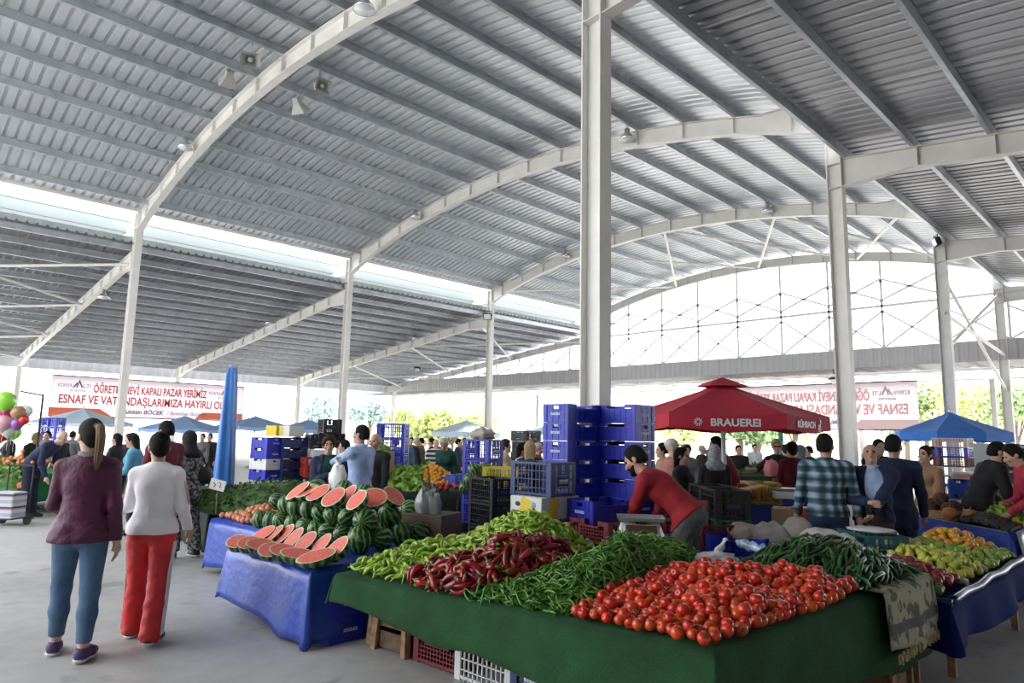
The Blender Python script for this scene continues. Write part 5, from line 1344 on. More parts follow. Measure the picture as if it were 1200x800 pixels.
fruit_patch([(3.08, .02), (3.58, .02), (3.62, .66), (3.08, .56)], .04, 80, QUI, 'pear', 'yellow green pear in the middle tray of the fruit stall', 'pears on the fruit stall', seed=4, shape='pear', peak=.07)
fruit_patch([(3.2, -.42), (3.56, -.48), (3.56, -.05), (3.14, -.05)], .042, 34, PLM, 'red_apple', 'dark red apple in the front tray of the fruit stall', 'red apples on the fruit stall', seed=5, peak=.05)
fruit_patch([(3.42, -.66), (3.6, -.66), (3.6, -.5), (3.4, -.5)], .042, 5, M('small_melon', (.1, .18, .03), .4, noise=.3, nscale=20), 'small_melon', 'small green melon at the near corner of the fruit stall', 'small melons on the fruit stall', seed=6, peak=.02)
for i, y in enumerate((-.07, .6, 1.52)):
    b = MB(); b.grid([[(3.08+.56*u, y+.02*math.sin(u*9+i)+.03*v, qz(3.08+.56*u, y)+.01+.05*math.sin(v*3.14)+.01*math.sin(u*21+i)) for u in np.linspace(0, 1, 14)] for v in np.linspace(0, 1, 5)])
    tag(solid(b.build('paper_liner', CARD, None, True), .002).id_data, ('front', 'middle', 'rear')[i]+' white paper liner between the fruit trays', 'paper')

# ---- blue covered stall beyond, with dark olives, coconuts and greens
PF = stall(1060, 1183, (603, 626), .75, 3.2, BLUECL, .62, 'blue cloth over the long stall with olives and coconuts', 41, .014, .05, fdir=(.0, 1))
a, b2, c2, d2 = PF
def pf(u, v): return a*(1-u)*(1-v)+b2*u*(1-v)+c2*u*v+d2*(1-u)*v
wp = MB(); wp.grid([[tuple(pf(u, v)+Vector((0, 0, .012))) for u in np.linspace(.05, .98, 10)] for v in (.006, .035)]); tag(wp.build('paper_strip', CARD), 'white paper strip along the front edge of the blue olive stall', 'paper')
e = (b2-a).normalized(); f_ = Vector((0, 1, 0))
r0 = b2+f_*.02; sheet = MB(); sheet.grid([[tuple(r0+f_*(3.2*u)+Vector((1, 0, 0))*(.05+.06*v+.012*math.sin(u*12))+Vector((0, 0, .03-.3*v))) for u in np.linspace(0, 1, 14)] for v in np.linspace(0, 1, 5)]); tag(solid(sheet.build('plastic_sheet', M('clear_sheet', (.45, .5, .6), .2), None, True), .002).id_data, 'pale plastic sheet hanging over the right end of the blue olive stall', 'sheet')
OLV = M('black_olive', (.014, .012, .012), .3, var=.3)
om = MB().ball((0, 0, 0), (.014, .014, .019), 8, 6).mesh('olive', OLV, True); rn = random.Random(9); pl = []
for k in range(2600):
    u, v = rn.uniform(.5, .99), rn.uniform(.02, .27); h_ = .1*math.sin(math.pi*min(1, max(0, (u-.45)/.55)))*math.sin(math.pi*min(1, max(0, (v+.02)/.3))); q = pf(u, v); pl.append((Vector((q.x, q.y, .765+h_+rn.uniform(-.006, .01))), qrand(), rn.uniform(.9, 1.15)))
tag(link('olive_heap', merge([om], pl, 'olive_heap', OLV)), 'wide heap of black olives on the blue stall', 'olives', kind='stuff')
BASK = M('wicker', (.42, .28, .14), .8, noise=.3, nscale=30, bump=.6, bscale=60); COCO = M('coconut_fibre', (.1, .05, .03), .95, noise=.4, nscale=30, bump=.8, bscale=60)
q = pf(.33, .1); bk = empty('wicker_basket', (q.x, q.y, .757), 0, 'wicker basket full of brown coconuts on the blue stall', 'basket'); b = MB()
b.lathe([(.0, .004), (.18, .004), (.215, .09), (.225, .095), (.215, .1), (.2, .09), (.17, .012), (0, .012)], 24); b.build('basket', BASK, bk, True)
for k in range(7): MB().lathe([(.185+.0045*k*1.1, .012+.012*k), (.194+.0045*k*1.1, .018+.012*k), (.186+.0045*k*1.1, .024+.012*k)], 24).build('woven_ring', BASK, bk, True)
for i, (dx, dy, dz) in enumerate(((-.1, -.06, .1), (.09, -.07, .1), (0, .09, .1), (0, -.01, .2), (.12, .07, .11), (-.11, .07, .12))):
    t = MB().ball((0, 0, 0), (.085, .08, .09), 14, 10).build('coconut', COCO, None, True, (q.x+dx, q.y+dy, .765+dz)); tag(t, 'brown coconut in the wicker basket', 'coconut', 'coconuts in the basket')
for i, (u, v) in enumerate(((.46, .045), (.62, .1))):
    q = pf(u, v); t = MB().lathe([(.0005, -.078), (.05, -.068), (.088, -.02), (.09, .02), (.06, .062), (.02, .074), (.0005, .07)], 18).build('pumpkin', M('russet_skin', (.42, .15, .05), .45, noise=.2, nscale=8), None, True, (q.x, q.y, .834)); tag(t, ('left' if i == 0 else 'right')+' round orange brown gourd on the blue olive stall', 'gourd'); MB().tube([(0, 0, .07), (.005, 0, .1)], [.01, .008], 6).build('stalk', WOOD, t)
def leaves(name, boxes, n, mat, label, size=.05, seed=1, hang=.3, width=.28, cat='greens'):
    """heap of small blades; boxes: list of (centre, radii)"""
    rn = random.Random(seed); b = MB()
    for k in range(n):
        c_, r_ = boxes[k % len(boxes)]; dv = Vector((rn.gauss(0, 1), rn.gauss(0, 1), abs(rn.gauss(0, 1)))).normalized(); rr_ = rn.uniform(.75, 1.0); p = Vector(c_)+Vector((dv.x*r_[0], dv.y*r_[1], dv.z*r_[2]))*rr_
        t = Vector((rn.gauss(0, 1), rn.gauss(0, 1), rn.gauss(.1, .6))).normalized(); s = t.cross(dv+Vector((.01, .02, .03))).normalized(); L = size*rn.uniform(.6, 1.4); w_ = L*width
        b.add([p-s*w_*.2, p+t*L*.5-s*w_+dv*.004, p+t*L-dv*L*hang*.3, p+t*L*.5+s*w_+dv*.004], [(0, 1, 2, 3)])
    for (c_, r_) in boxes: b.ball(c_, tuple(x*.86 for x in r_), 14, 8)
    return tag(b.build(name, mat), label, cat, kind='stuff')
LEAF = M('leaf_green', (.1, .22, .03), .55, noise=.4, nscale=9); LEAF_D = M('herb_green', (.05, .115, .02), .6, noise=.5, nscale=9); LEAF_L = M('lettuce_green', (.2, .36, .05), .55, noise=.35, nscale=9)
q1, q2 = pf(.72, .36), pf(.88, .33); leaves('herb_bunches', [((q1.x, q1.y, .78), (.26, .22, .17)), ((q2.x, q2.y, .78), (.22, .2, .16))], 900, LEAF_L, 'bright green herb bunches on the right of the blue olive stall', .09, 3)
q = pf(.93, .24); leaves('yellow_leaves', [((q.x, q.y, .78), (.08, .08, .05))], 60, M('yellow_leaf', (.6, .5, .05), .6), 'few yellow leaves beside the bright green herb bunches', .06, 4)
q = ground(1138, 590, 9.0); blue_crate((q.x, q.y, .76), R(-42), 'bright blue crate on the olive stall', None, M('bright_blue_plastic', (.02, .09, .5), .4)).scale = (.8, .8, 1); blue_crate((q.x, q.y, .957), R(-40), 'second bright blue crate on the olive stall carrying a tray', None, _MATS['bright_blue_plastic']).scale = (.8, .8, 1)
for i in range(3): box_thing('meat_tray', Vector((q.x+.02*i, q.y, 1.16+.035*i)), R(-42+5*i), (.36, .26, .03), M('pink_tray', (.6, .3, .26), .5) if i < 2 else WHITEPL, ('lowest pink', 'middle pink', 'upper white')[i]+' shallow tray on the bright blue crates', 'tray')
for i in range(3):
    t = pf(.6, .3); lump('plastic_bag', Vector((t.x+.05*i, t.y+.06*i, .77+.045*i)), (.2, .09, .03), BAGW, ('lowest', 'middle', 'top')[i]+' folded white bag on the olive stall', 'bag', 30+i, .1, rz=R(30+10*i))
q = pf(.1, .1); lump('cloth_bundle', Vector((q.x, q.y, .76)), (.14, .09, .05), M('pale_yellow_cloth', (.55, .55, .3), .8), 'pale crumpled cloth at the left end of the olive stall', 'cloth', 41, .2)
q = pf(.3, .4); lump('cloth_bundle', Vector((q.x, q.y, .76)), (.25, .12, .09), M('pinkish_paper', (.6, .5, .46), .8), 'crumpled pinkish paper behind the coconuts', 'paper', 42, .15)
# =================================================================== STALLS AND PEOPLE FARTHER BACK
# herb stall with the dark green cloth, left
HB = [Vector((-7.2, -2.55, .64)), Vector((-4.5, -2.62, .64)), Vector((-4.35, .6, .66)), Vector((-7.2, .6, .66))]
drape('stall_cloth', HB, [.62, .62, 0, 0], DARKCLOTH, 'black green cloth hanging to the floor around the herb stall', 'tablecloth', wave=.015, flare=.04, nv=6, step=.1, seed=51)
table([(p.x, p.y, p.z-.006) for p in HB], 'trestle table under the herb stall', inset=.1)
def at_top(px, py, z): p = atz(px, py, z); return (p.x, p.y, z)
p1_ = atd(325, 575, 8.9); p2_ = atd(275, 580, 9.0); p3_ = atd(390, 575, 9.3)
leaves('herb_heap', [((p1_.x, p1_.y, .66), (.8, .75, .33)), ((p2_.x-.1, p2_.y, .66), (.55, .6, .2)), ((-4.9, -2.2, .66), (.35, .35, .13)), ((-4.7, -.4, .66), (.3, .6, .25))], 5200, LEAF_D, 'large heap of green herbs on the black green cloth', .07, 7)
pc_ = empty('price_card', atd(255, 568, 8.35), R(40), 'small white price card stuck in the herb heap', 'sign'); bevel(MB().box((0, 0, 0), (.2, .012, .13), Matrix.Rotation(R(12), 3, 'Y')).build('card', WHITEPL, pc_), .003); MB().tube([(0, 0, -.06), (0, .01, -.35)], .006, 6).build('stick', WOOD, pc_)
MB().tube([(-.05, -.009, .03), (-.02, -.009, .0), (-.045, -.009, -.03)], .005, 4).build('lettering', BLACK, pc_); MB().tube([(.02, -.009, .03), (.05, -.009, .02), (.03, -.009, -.03), (.055, -.009, -.03)], .005, 4).build('lettering', BLACK, pc_)
# closed blue parasol
p = ground(262, 560, 9.9); cu = empty('closed_parasol', p, 0, 'tall closed blue parasol standing behind the herb stall', 'parasol')
b = MB(); rows = []
for k in range(15):
    t = k/14; r_ = (.15*(1-t)+.075*t)*(1 if k < 14 else .8); rows.append([(r_*(1+.16*math.sin(5*a+t*2))*math.cos(a), r_*(1+.16*math.sin(5*a+t*2))*math.sin(a), .55+2.0*t+(.03*math.sin(7*a) if k == 14 else 0)) for a in np.linspace(0, 2*math.pi, 25)])
b.grid(rows); b.build('folded_canopy', M('parasol_blue', (.03, .16, .5), .4, noise=.15, nscale=4, bump=.4, bscale=20), cu, True)
MB().tube([(0, 0, 0), (0, 0, 2.58)], .03, 10).build('pole', GALV, cu); MB().lathe([(.0, 0), (.25, 0), (.25, .07), (.06, .1), (0, .1)], 18).build('foot', M('concrete_foot', (.3, .3, .3), .8), cu)

# open parasols
def parasol(p, r_, z_rim, z_top, n, mat, pole_mat, label, val=.14, rot=0., pole_r=.025, vent=False):
    o = empty('parasol', p, rot, label, 'parasol')
    pts = [(r_*math.cos(2*math.pi*k/n), r_*math.sin(2*math.pi*k/n)) for k in range(n)]
    b = MB(); st = 8
    for k in range(n):
        a, c = pts[k], pts[(k+1) % n]; rows = []
        for i in range(st+1):
            t = i/st; row = []
            for j in range(7):
                u = j/6; sag = -.05*r_*math.sin(math.pi*u)*t
                row.append(((a[0]*(1-u)+c[0]*u)*t, (a[1]*(1-u)+c[1]*u)*t, z_top-(z_top-z_rim)*(t**.92)+sag*.5))
            rows.append(row)
        rows.append([(x*1.006, y*1.006, z-val+.012*math.sin(j*1.4)) for j, (x, y, z) in enumerate(rows[-1])])
        b.grid(rows)
    cn = b.build('canopy', mat, o); solid(cn, .004)
    if vent:
        b = MB(); b.lathe([(.0, z_top+.09), (r_*.24, z_top-.03), (r_*.25, z_top-.055)], n); b.build('vent', mat, o)
    MB().tube([(0, 0, 0), (0, 0, z_top+.02)], pole_r, 10).build('pole', pole_mat, o); MB().lathe([(0, z_top+.1), (.03, z_top+.06), (.035, z_top-.04), (0, z_top-.05)], 10).build('finial', pole_mat, o)
    for k in range(n):
        MB().tube([(0, 0, z_top-.02), (pts[k][0]*.985, pts[k][1]*.985, z_rim-.015)], .01, 5).build('rib', GALV, o); MB().tube([(0, 0, z_rim-.25), (pts[k][0]*.5, pts[k][1]*.5, z_rim+(z_top-z_rim)*.46)], .008, 5).build('strut', GALV, o)
    MB().lathe([(0, 0), (.3, 0), (.3, .06), (.06, .1), (0, .1)], 16).build('foot', _MATS['concrete_foot'], o)
    return o
REDF = M('red_parasol_cloth', (.42, .018, .04), .8, noise=.06, nscale=3)
pr = ground(848, 520, 10.0); Rr = 1.46
# one face of the hexagon looks at the viewer
face = math.atan2(CL.y-pr.y, CL.x-pr.x)
ru = parasol(pr, Rr, 1.97, 2.46, 6, REDF, WHITEPL, 'red parasol with white brewery lettering on its valance', .2, face-R(30)+R(2), .035, True)
ap = Rr*math.cos(R(30))
for k, wd in ((0, ('crest', 'BRAUEREI')), (1, ('KÜHBACH', 'goat')), (-1, ('KÜHBACH', 'goat'))):
    ang = R(30)+k*R(60); d = ap*1.012
    h = empty('panel_print', (d*math.cos(ang), d*math.sin(ang), 1.80)); h.parent = ru; h.rotation_euler = (R(90), 0, ang+R(90)); h.name = 'valance_print'
    def goat(x, s):
        g = MB(); Z = .006
        def pg(poly): g.prism([(x+px*s, py*s) for px, py in poly], Z-.002, Z+.002, 'xy')
        pg([(-.03, .02), (.03, .03), (.04, .06), (-.035, .05)]); pg([(.025, .05), (.045, .055), (.05, .1), (.03, .095)]); pg([(.028, .095), (.065, .09), (.06, .108), (.035, .115)]); pg([(.03, .11), (.02, .14), (.005, .15), (.018, .132), (.026, .11)])
        for lx, rx in ((-.03, -.05), (-.015, -.02), (.015, .0), (.03, .045)): pg([(lx-.006, .03), (lx+.006, .03), (rx+.004, -.03), (rx-.004, -.03)])
        pg([(-.045, -.035), (.045, -.035), (.045, -.042), (-.045, -.042)])
        g.build('goat_emblem', WHITEPL, h)
    if wd[0] == 'crest':
        c = MB()
        for j in range(10):
            a = j*.628; c.prism([(-.36+.02*math.cos(a-.2), .05+.02*math.sin(a-.2)), (-.36+.055*math.cos(a-.14), .05+.055*math.sin(a-.14)), (-.36+.055*math.cos(a+.14), .05+.055*math.sin(a+.14)), (-.36+.02*math.cos(a+.2), .05+.02*math.sin(a+.2))], .004, .008, 'xy')
        c.build('round_crest', WHITEPL, h)
        text('lettering', 'BRAUEREI', .135, WHITEPL, h, (-.2, .0, .004), (0, 0, 0), .002, .62, bold=.004)
    else:
        text('lettering', wd[0], .12, WHITEPL, h, (-.42, .005, .004), (0, 0, 0), .002, .58, bold=.003); goat(.3, 1.0)
BLUEPAR = M('blue_parasol_cloth', (.045, .19, .62), .7, noise=.1, nscale=2); MIDPAR = M('faded_blue_parasol_cloth', (.3, .45, .72), .7); PALEPAR = M('pale_blue_parasol_cloth', (.6, .72, .82), .7)
parasol(ground(1115, 515, 17.5), 1.32, 1.93, 2.45, 8, BLUEPAR, GALV, 'bright blue parasol behind the mixed crate stack on the right', .22)
parasol(ground(546, 515, 31), 1.55, 1.72, 2.25, 8, PALEPAR, GALV, 'pale blue parasol far off behind the oranges', .22)
parasol(ground(655, 515, 33), 1.6, 1.9, 2.3, 8, PALEPAR, GALV, 'pale blue parasol far off left of the tall crate stacks', .2); parasol(ground(298, 512, 29), 1.7, 1.75, 2.2, 8, MIDPAR, GALV, 'faded blue parasol far off behind the small blue and white crate stack', .15); parasol(ground(360, 512, 30), 1.5, 1.7, 2.1, 8, MIDPAR, GALV, 'small faded blue parasol far off behind the red crate', .15)
parasol(ground(215, 514, 27), 1.7, 1.6, 2.1, 8, MIDPAR, GALV, 'faded blue parasol far off behind the woman in the black headscarf', .12); parasol(ground(95, 508, 26), 1.8, 1.75, 2.3, 8, PALEPAR, GALV, 'pale parasol far off behind the bending old man', .1)
gp = ground(916, 540, 15.5); tag(MB().tube([(0, 0, 0), (0, 0, 2.3)], .055, 12).build('parasol_pole', M('green_pole', (.02, .22, .15), .5), None, True, gp), 'green pole standing under the red parasol', 'pole')

# ---- crate piles in the distance
p = ground(311, 558, 12.6)
cols = [('blue', None), ('white', WHITEPL), ('blue', None), ('blue', None)]
for k, (nm, m) in enumerate(cols): blue_crate((p.x, p.y, .7+k*.197), R(8), '%s crate, %s of the stack behind the herb heap' % (nm, ORDN[k]), 'crates stacked behind the herb heap', m)
p2 = ground(338, 556, 12.8)
for k in range(4): blue_crate((p2.x, p2.y, .7+k*.2), R(100), 'navy crate, %s of the stack carrying the yellow and white banana boxes' % ORDN[k], 'navy crates under the banana boxes', NAVYPL)
stall(262, 400, 575, .66, 1.6, DARKCLOTH, .5, 'dark cloth on the table under the far crate stacks', 61)
for i, (px, d, m) in enumerate(((326, 12.9, YEL), (341, 12.8, CARD))):
    q = ground(px, 513, d); box_thing('banana_box', Vector((q.x, q.y, 1.51)), R(15), (.3, .36, .2), m, ('yellow' if i == 0 else 'white and yellow')+' banana carton on the navy crate stack', 'box', () if i == 0 else (('yellow_band', (-.08, -.182, .1), (.12, .006, .16), YEL),))
RED_CR = M('bright_red_plastic', (.38, .03, .02), .5)
q = ground(366, 547, 12.6); c = plain_crate((q.x, q.y, .78), R(-20), 'bright red crate left of the woman in the green sweater', None, RED_CR); c.scale = (1.2, 1, 1.25)
q2 = ground(392, 547, 12.9); c = plain_crate((q2.x, q2.y, .78), R(-25), 'bright red crate behind the woman in the green sweater', None, RED_CR); c.scale = (1.2, 1, 1.25)
for i, (px, d, z) in enumerate(((371, 13.2, 1.28), (380, 13.6, 1.3), (390, 13.4, 1.3))):
    q = ground(px, 520, d); plain_crate((q.x, q.y, z-.18*(i != 0)*0), R(-15), ('left', 'middle', 'right')[i]+' black crate above the bright red crates', None, BLACK)
q = ground(385, 520, 13.5); plain_crate((q.x, q.y, 1.58), R(-15), 'topmost black crate above the bright red crates', None, BLACK)
q = ground(374, 525, 12.9); box_thing('carton', Vector((q.x, q.y, 1.13)), R(-20), (.36, .28, .14), CARD, 'white carton lying on the bright red crate', 'box')
q = ground(460, 520, 12.4)
for k in range(4): plain_crate((q.x, q.y, .66+k*.282), R(40), 'blue crate, %s of the stack behind the man in the pale blue shirt' % ORDN[k], 'blue crates behind the pale blue shirt', BLUEPL)
q = ground(447, 525, 11.8); box_thing('carton', Vector((q.x, q.y, .95)), R(20), (.36, .3, .35), KRAFT, 'brown carton of green fruit behind the bald man', 'box'); leaves('lettuce_heads', [((q.x, q.y, 1.3), (.17, .14, .12))], 120, LEAF_L, 'green leaves filling the brown carton', .08, 9)
q = ground(60, 512, 19)
for k in range(3): plain_crate((q.x, q.y, 1.0+k*.282), R(40), 'blue crate, %s of the small stack behind the old man in navy' % ORDN[k], 'blue crates behind the old man', BLUEPL)
box_thing('wooden_platform', Vector((q.x, q.y, 0)), R(40), (.8, .6, 1.0), WOOD, 'wooden stand below the blue crates behind the old man', 'stand')
q = ground(566, 530, 10.3)
for k in range(4): c = deep_crate((q.x, q.y, .3+k*.312), R(10), 'blue lattice crate, %s of the pile behind the small melons' % ORDN[k], 'blue crates behind the small melons', BLUEPL)
lump('cloth_bundle', Vector((q.x, q.y, 1.55)), (.2, .15, .1), SACKB, 'grey sacking on the blue crates behind the small melons', 'bundle', 51, .2)
q = ground(617, 520, 13)
for k in range(6): c = low_crate((q.x+.03*math.sin(k*2), q.y, .5+k*.202), R(30+13*k), 'black crate, %s of the loose pile behind the dark haired women' % ORDN[k], 'black crates behind the women', BLACK)
p = ground(1119, 560, 14.2)
for k, (nm, m) in enumerate((('black', BLACK), ('navy', NAVYPL), ('white', WHITEPL), ('red', REDPL), ('blue', BLUEPL), ('pinkish white', M('pinkish_plastic', (.6, .45, .42), .5)))): plain_crate((p.x, p.y, .55+k*.2), R(-4), '%s crate in the mixed stack before the blue parasol' % nm, None, m).scale = (1.25, 1.25, .71)
for k, (nm, m) in enumerate((('blue', BLUEPL), ('white', WHITEPL), ('darker blue', NAVYPL))): plain_crate((p.x+.75, p.y+.3, .55+k*.282), R(-4), '%s crate right of the mixed stack' % nm, None, m)
box_thing('low_platform', Vector((p.x+.3, p.y+.1, 0)), R(-4), (1.8, 1.0, .55), DARKCLOTH, 'dark low platform under the mixed crate stack', 'platform')
q = ground(1176, 520, 12.5); tag(box_thing('glass_cabinet', Vector((q.x, q.y, .7)), R(45), (.8, .5, .95), M('dark_glass', (.05, .07, .08), .2), 'dark glazed cabinet behind the bearded man on the right', 'cabinet', (('frame', (0, -.252, .9), (.82, .02, .05), GALV), ('frame', (0, -.252, .45), (.82, .02, .04), GALV))))
q = ground(1182, 550, 9.5); plain_crate((q.x, q.y, .8), R(20), 'yellow green crate beside the bearded man', None, M('lime_plastic', (.4, .42, .02), .5))
stall(1150, 1215, 590, .74, 1.0, DARKCLOTH, .4, 'dark cloth on the bench of the bearded man', 63, fdir=(0, 1))
# yellow crate, boards, scales, packets under the red parasol
q = ground(891, 570, 9.2); plain_crate((q.x, q.y, .78), R(-40), 'mustard yellow crate under the red parasol', None, M('mustard_plastic', (.42, .3, .02), .5))
stall(858, 945, 581, .86, .9, BLUECL, .5, 'blue cloth on the packet stall under the red parasol', 64)
q = ground(872, 573, 8.6); bw = MB().box((0, 0, 0), (.5, .3, .02), Matrix.Rotation(R(-12), 3, 'Y')).build('orange_board', M('orange_board', (.55, .25, .08), .6), None, False, (q.x, q.y, 1.0), (0, 0, R(40))); tag(bw, 'orange board lying on the packet stall', 'board')
rn = random.Random(12)
PK = [M('orange_packet', (.6, .1, .03), .4), M('red_packet', (.45, .04, .03), .4), M('cream_packet', (.55, .45, .35), .5), M('brown_packet', (.25, .13, .07), .5)]
for i in range(16):
    px = 866+46*((i*.618) % 1); q = atz(px, 583-rn.uniform(0, 10), .87)
    t = bevel(MB().box((0, 0, .035), (rn.uniform(.1, .17), rn.uniform(.07, .11), .07)).build('packet', PK[i % 4], None, False, (q.x, q.y, .87+.05*(i % 3)), (rn.uniform(-.3, .3), rn.uniform(-.3, .3), rn.uniform(0, 3))), .015).id_data; tag(t, ('orange', 'red', 'cream', 'brown')[i % 4]+' packet in the loose heap under the red parasol', 'packet', 'packets on the blue stall')
q = ground(922, 574, 8.9); box_thing('market_scale', Vector((q.x, q.y, .87)), R(35), (.36, .3, .1), WHITEPL, 'white market scale under the red parasol', 'scale', (('steel_pan', (0, 0, .125), (.36, .28, .02), STEEL),))
q = ground(921, 590, 7.9); box_thing('carton', Vector((q.x, q.y, .55)), R(20), (.3, .3, .3), KRAFT, 'brown carton left of the man in the plaid shirt', 'box'); q = ground(938, 590, 7.8); box_thing('plastic_bin', Vector((q.x, q.y, .55)), R(20), (.2, .2, .32), M('orange_red_plastic', (.5, .05, .01), .5), 'orange red bin left of the man in the plaid shirt', 'bin')
stall(905, 955, 610, .54, .6, DARKCLOTH, .5, 'dark cloth under the brown carton by the plaid shirt', 65)
leaves('aubergine_heap', [(tuple(atz(893, 553, .95))[:2]+(.92,), (.5, .4, .2))], 400, LEAF_D, 'heap of dark leaves below the blonde woman in black', .1, 12); stall(868, 930, 558, .9, 1.0, DARKCLOTH, .4, 'dark cloth below the blonde woman in black', 66)

# ---- vegetable stall in the middle distance: greens, oranges, red fruit
ES = stall(452, 580, 577, .72, 2.6, DARKCLOTH, .6, 'black cloth on the stall of greens and oranges', 71)
def es(px, py, z=.74): p = atz(px, py, z); return p
g1, g2, g3 = es(478, 562, .8), es(480, 571, .76), es(497, 556, .85)
leaves('salad_heap', [((g1.x, g1.y, .74), (.45, .4, .32)), ((g2.x, g2.y, .72), (.5, .25, .16)), ((g3.x, g3.y, .74), (.3, .3, .3))], 1500, LEAF_L, 'heap of bright green salad left of the oranges', .13, 21)
OR = M('orange_skin', (.72, .3, .015), .45, var=.15)
gm = MB().ball((0, 0, 0), .042, 10, 7).mesh('orange_skin', OR, True); oc_ = es(506, 562, .8); rn = random.Random(31)
hp = Heap([(oc_.x-.5, oc_.y-.45), (oc_.x+.5, oc_.y-.45), (oc_.x+.5, oc_.y+.45), (oc_.x-.5, oc_.y+.45)], lambda x, y: .72, [(oc_.x, oc_.y, .3, .4)], .7, .02)
for (x, y, z) in hp.scatter(220, .07, rn): tag(link('orange', gm, None, (x, y, z+.02)), 'orange in the bright heap beside the green salad', 'orange', 'oranges in the middle stall')
tag(hp.core('mound', OR, drop=.07).build('orange_mound', OR, None, True), 'inner mass of the orange heap', 'orange heap', kind='stuff')
RF_ = M('red_fruit', (.4, .03, .02), .35, var=.3); rm = MB().ball((0, 0, 0), .04, 10, 7).mesh('fruit', RF_, True)
for nm, (px, py, n_, w_) in (('before', (515, 572, 60, .75)), ('right of', (532, 560, 30, .4))):
    c_ = es(px, py, .76); hp = Heap([(c_.x-w_*.6, c_.y-w_*.6), (c_.x-w_*.2, c_.y-w_*.6), (c_.x+w_*.6, c_.y+w_*.3), (c_.x+w_*.3, c_.y+w_*.5)], lambda x, y: .73, [(c_.x, c_.y, .12, .3)], .5, .02)
    for (x, y, z) in hp.scatter(n_, .075, rn): tag(link('red_fruit', rm, None, (x, y, z+.02)), 'red fruit in the row %s the oranges' % nm, 'fruit', 'red fruit %s the oranges' % nm)
q = es(522, 563, .8); blue_crate((q.x, q.y, .73), R(25), 'bright blue box between the oranges and the red fruit', None, _MATS['bright_blue_plastic'])
for i, (px, py, z) in enumerate(((545, 571, .82), (556, 572, .82), (566, 571, .82), (577, 571, .82), (551, 563, 1.0), (561, 559, 1.0), (571, 559, 1.0), (583, 560, 1.0), (588, 571, .82), (556, 551, 1.12), (569, 550, 1.13))):
    watermelon(atz(px, py, z) if abs(z-1.6) > .4 else atd(px, py, 8.7), .105, 'striped watermelon on the small far pile left of the navy crate, number %d' % (i+1), 'watermelons on the small far pile')
q = ground(560, 600, 8.7); stall(538, 600, 578, .72, .8, DARKCLOTH, .6, 'black cloth under the small far watermelon pile', 72)
q = ground(578, 580, 7.9); 
for k in range(4): plain_crate((q.x, q.y, k*.282), R(-10), 'black lattice crate, %s of the stack left of the navy crate' % ORDN[k], 'black crates left of the navy crate', BLACK)
q = ground(592, 545, 9.0); plain_crate((q.x, q.y, .92), R(30), 'yellow crate before the woman in beige', None, M('yellow_plastic', (.5, .42, .02), .5)); q=ground(602,545,9.2); box_thing('stand', Vector((q.x-.05, q.y, .0)), R(30), (.6, .5, .91), DARKCLOTH, 'dark stand under the yellow crate', 'stand')
for i, (px, py) in enumerate(((497, 588), (508, 590))):
    q = atd(px, py, 6.6); lump('plastic_bag', Vector((q.x, q.y, q.z-.12)), (.09, .08, .14), M('clear_bag_film', (.45, .45, .47), .25, trans=.4), ('left' if i == 0 else 'right')+' hanging clear bag behind the watermelon pile', 'bag', 60+i, .15, tail=(.01, 0, .1))
q = ground(505, 600, 6.7); box_thing('carton_stand', Vector((q.x, q.y, 0)), R(20), (.5, .4, .85), M('brown_shade', (.12, .08, .06), .8), 'dark brown carton stand behind the watermelon pile', 'box')

# ---- left: green stall with flowers, trolley, balloons
q = atz(14, 578, 0.); GL = [Vector((-11.6, -4.5, .72)), Vector((-10.1, -3.9, .72)), Vector((-11.2, -1.9, .72)), Vector((-12.8, -2.5, .72))]
drape('stall_cloth', GL, [.55, .5, 0, .5], M('grass_green_cloth', (.015, .17, .05), .8), 'bright green cloth on the flower and herb stall at the left edge', 'tablecloth', wave=.015, flare=.03, nv=5, step=.12, seed=81); table([(p.x, p.y, p.z-.006) for p in GL], 'trestle table under the bright green cloth at the left edge', inset=.1)
l1, l2 = atd(22, 552, 12.2), atd(5, 545, 12.6); leaves('potted_greens', [((l1.x, l1.y, .72), (.5, .4, .28)), ((l2.x, l2.y, .72), (.5, .4, .3))], 700, LEAF, 'mixed green plants on the bright green stall', .12, 31); rn = random.Random(4)
b = MB()
for k in range(60): b.ball((l1.x+rn.gauss(0, .25), l1.y+rn.gauss(0, .25), .98+rn.gauss(0, .05)), .035, 6, 4)
tag(b.build('flowers', M('orange_flower', (.7, .25, .1), .6)), 'small orange flowers among the green plants', 'flowers', kind='stuff')
q = ground(28, 568, 12.0); lump('plastic_bag', atd(28, 572, 12.0), (.16, .12, .12), M('orange_bag', (.65, .18, .08), .5), 'orange bag hanging beside the bright green stall', 'bag', 70, .12)
tr = empty('shopping_trolley', ground(8, 604, 11.0), R(40), 'plaid shopping trolley standing at the left edge', 'trolley'); bevel(MB().box((0, 0, .32), (.42, .3, .44)).build('plaid_bag', mat_stripes('plaid_bag', (.3, .38, .5), (.62, .5, .52), 60), tr), .03)
for z in (.12, .3, .5): MB().tube([(-.23, -.17, z), (.23, -.17, z), (.23, .17, z), (-.23, .17, z), (-.23, -.17, z)], .012, 6).build('frame_ring', BLACK, tr)
for sx in (-1, 1): MB().tube([(sx*.22, .17, .05), (sx*.22, .19, .95)], .012, 6).build('frame_tube', BLACK, tr); MB().lathe([(0, -.02), (.07, -.02), (.07, .02), (0, .02)], 14, (sx*.22, .17, .07), Matrix.Rotation(R(90), 3, 'Y')).build('wheel', BLACK, tr)
MB().tube([(-.22, .19, .95), (.22, .19, .95)], .014, 6).build('handle', BLACK, tr)
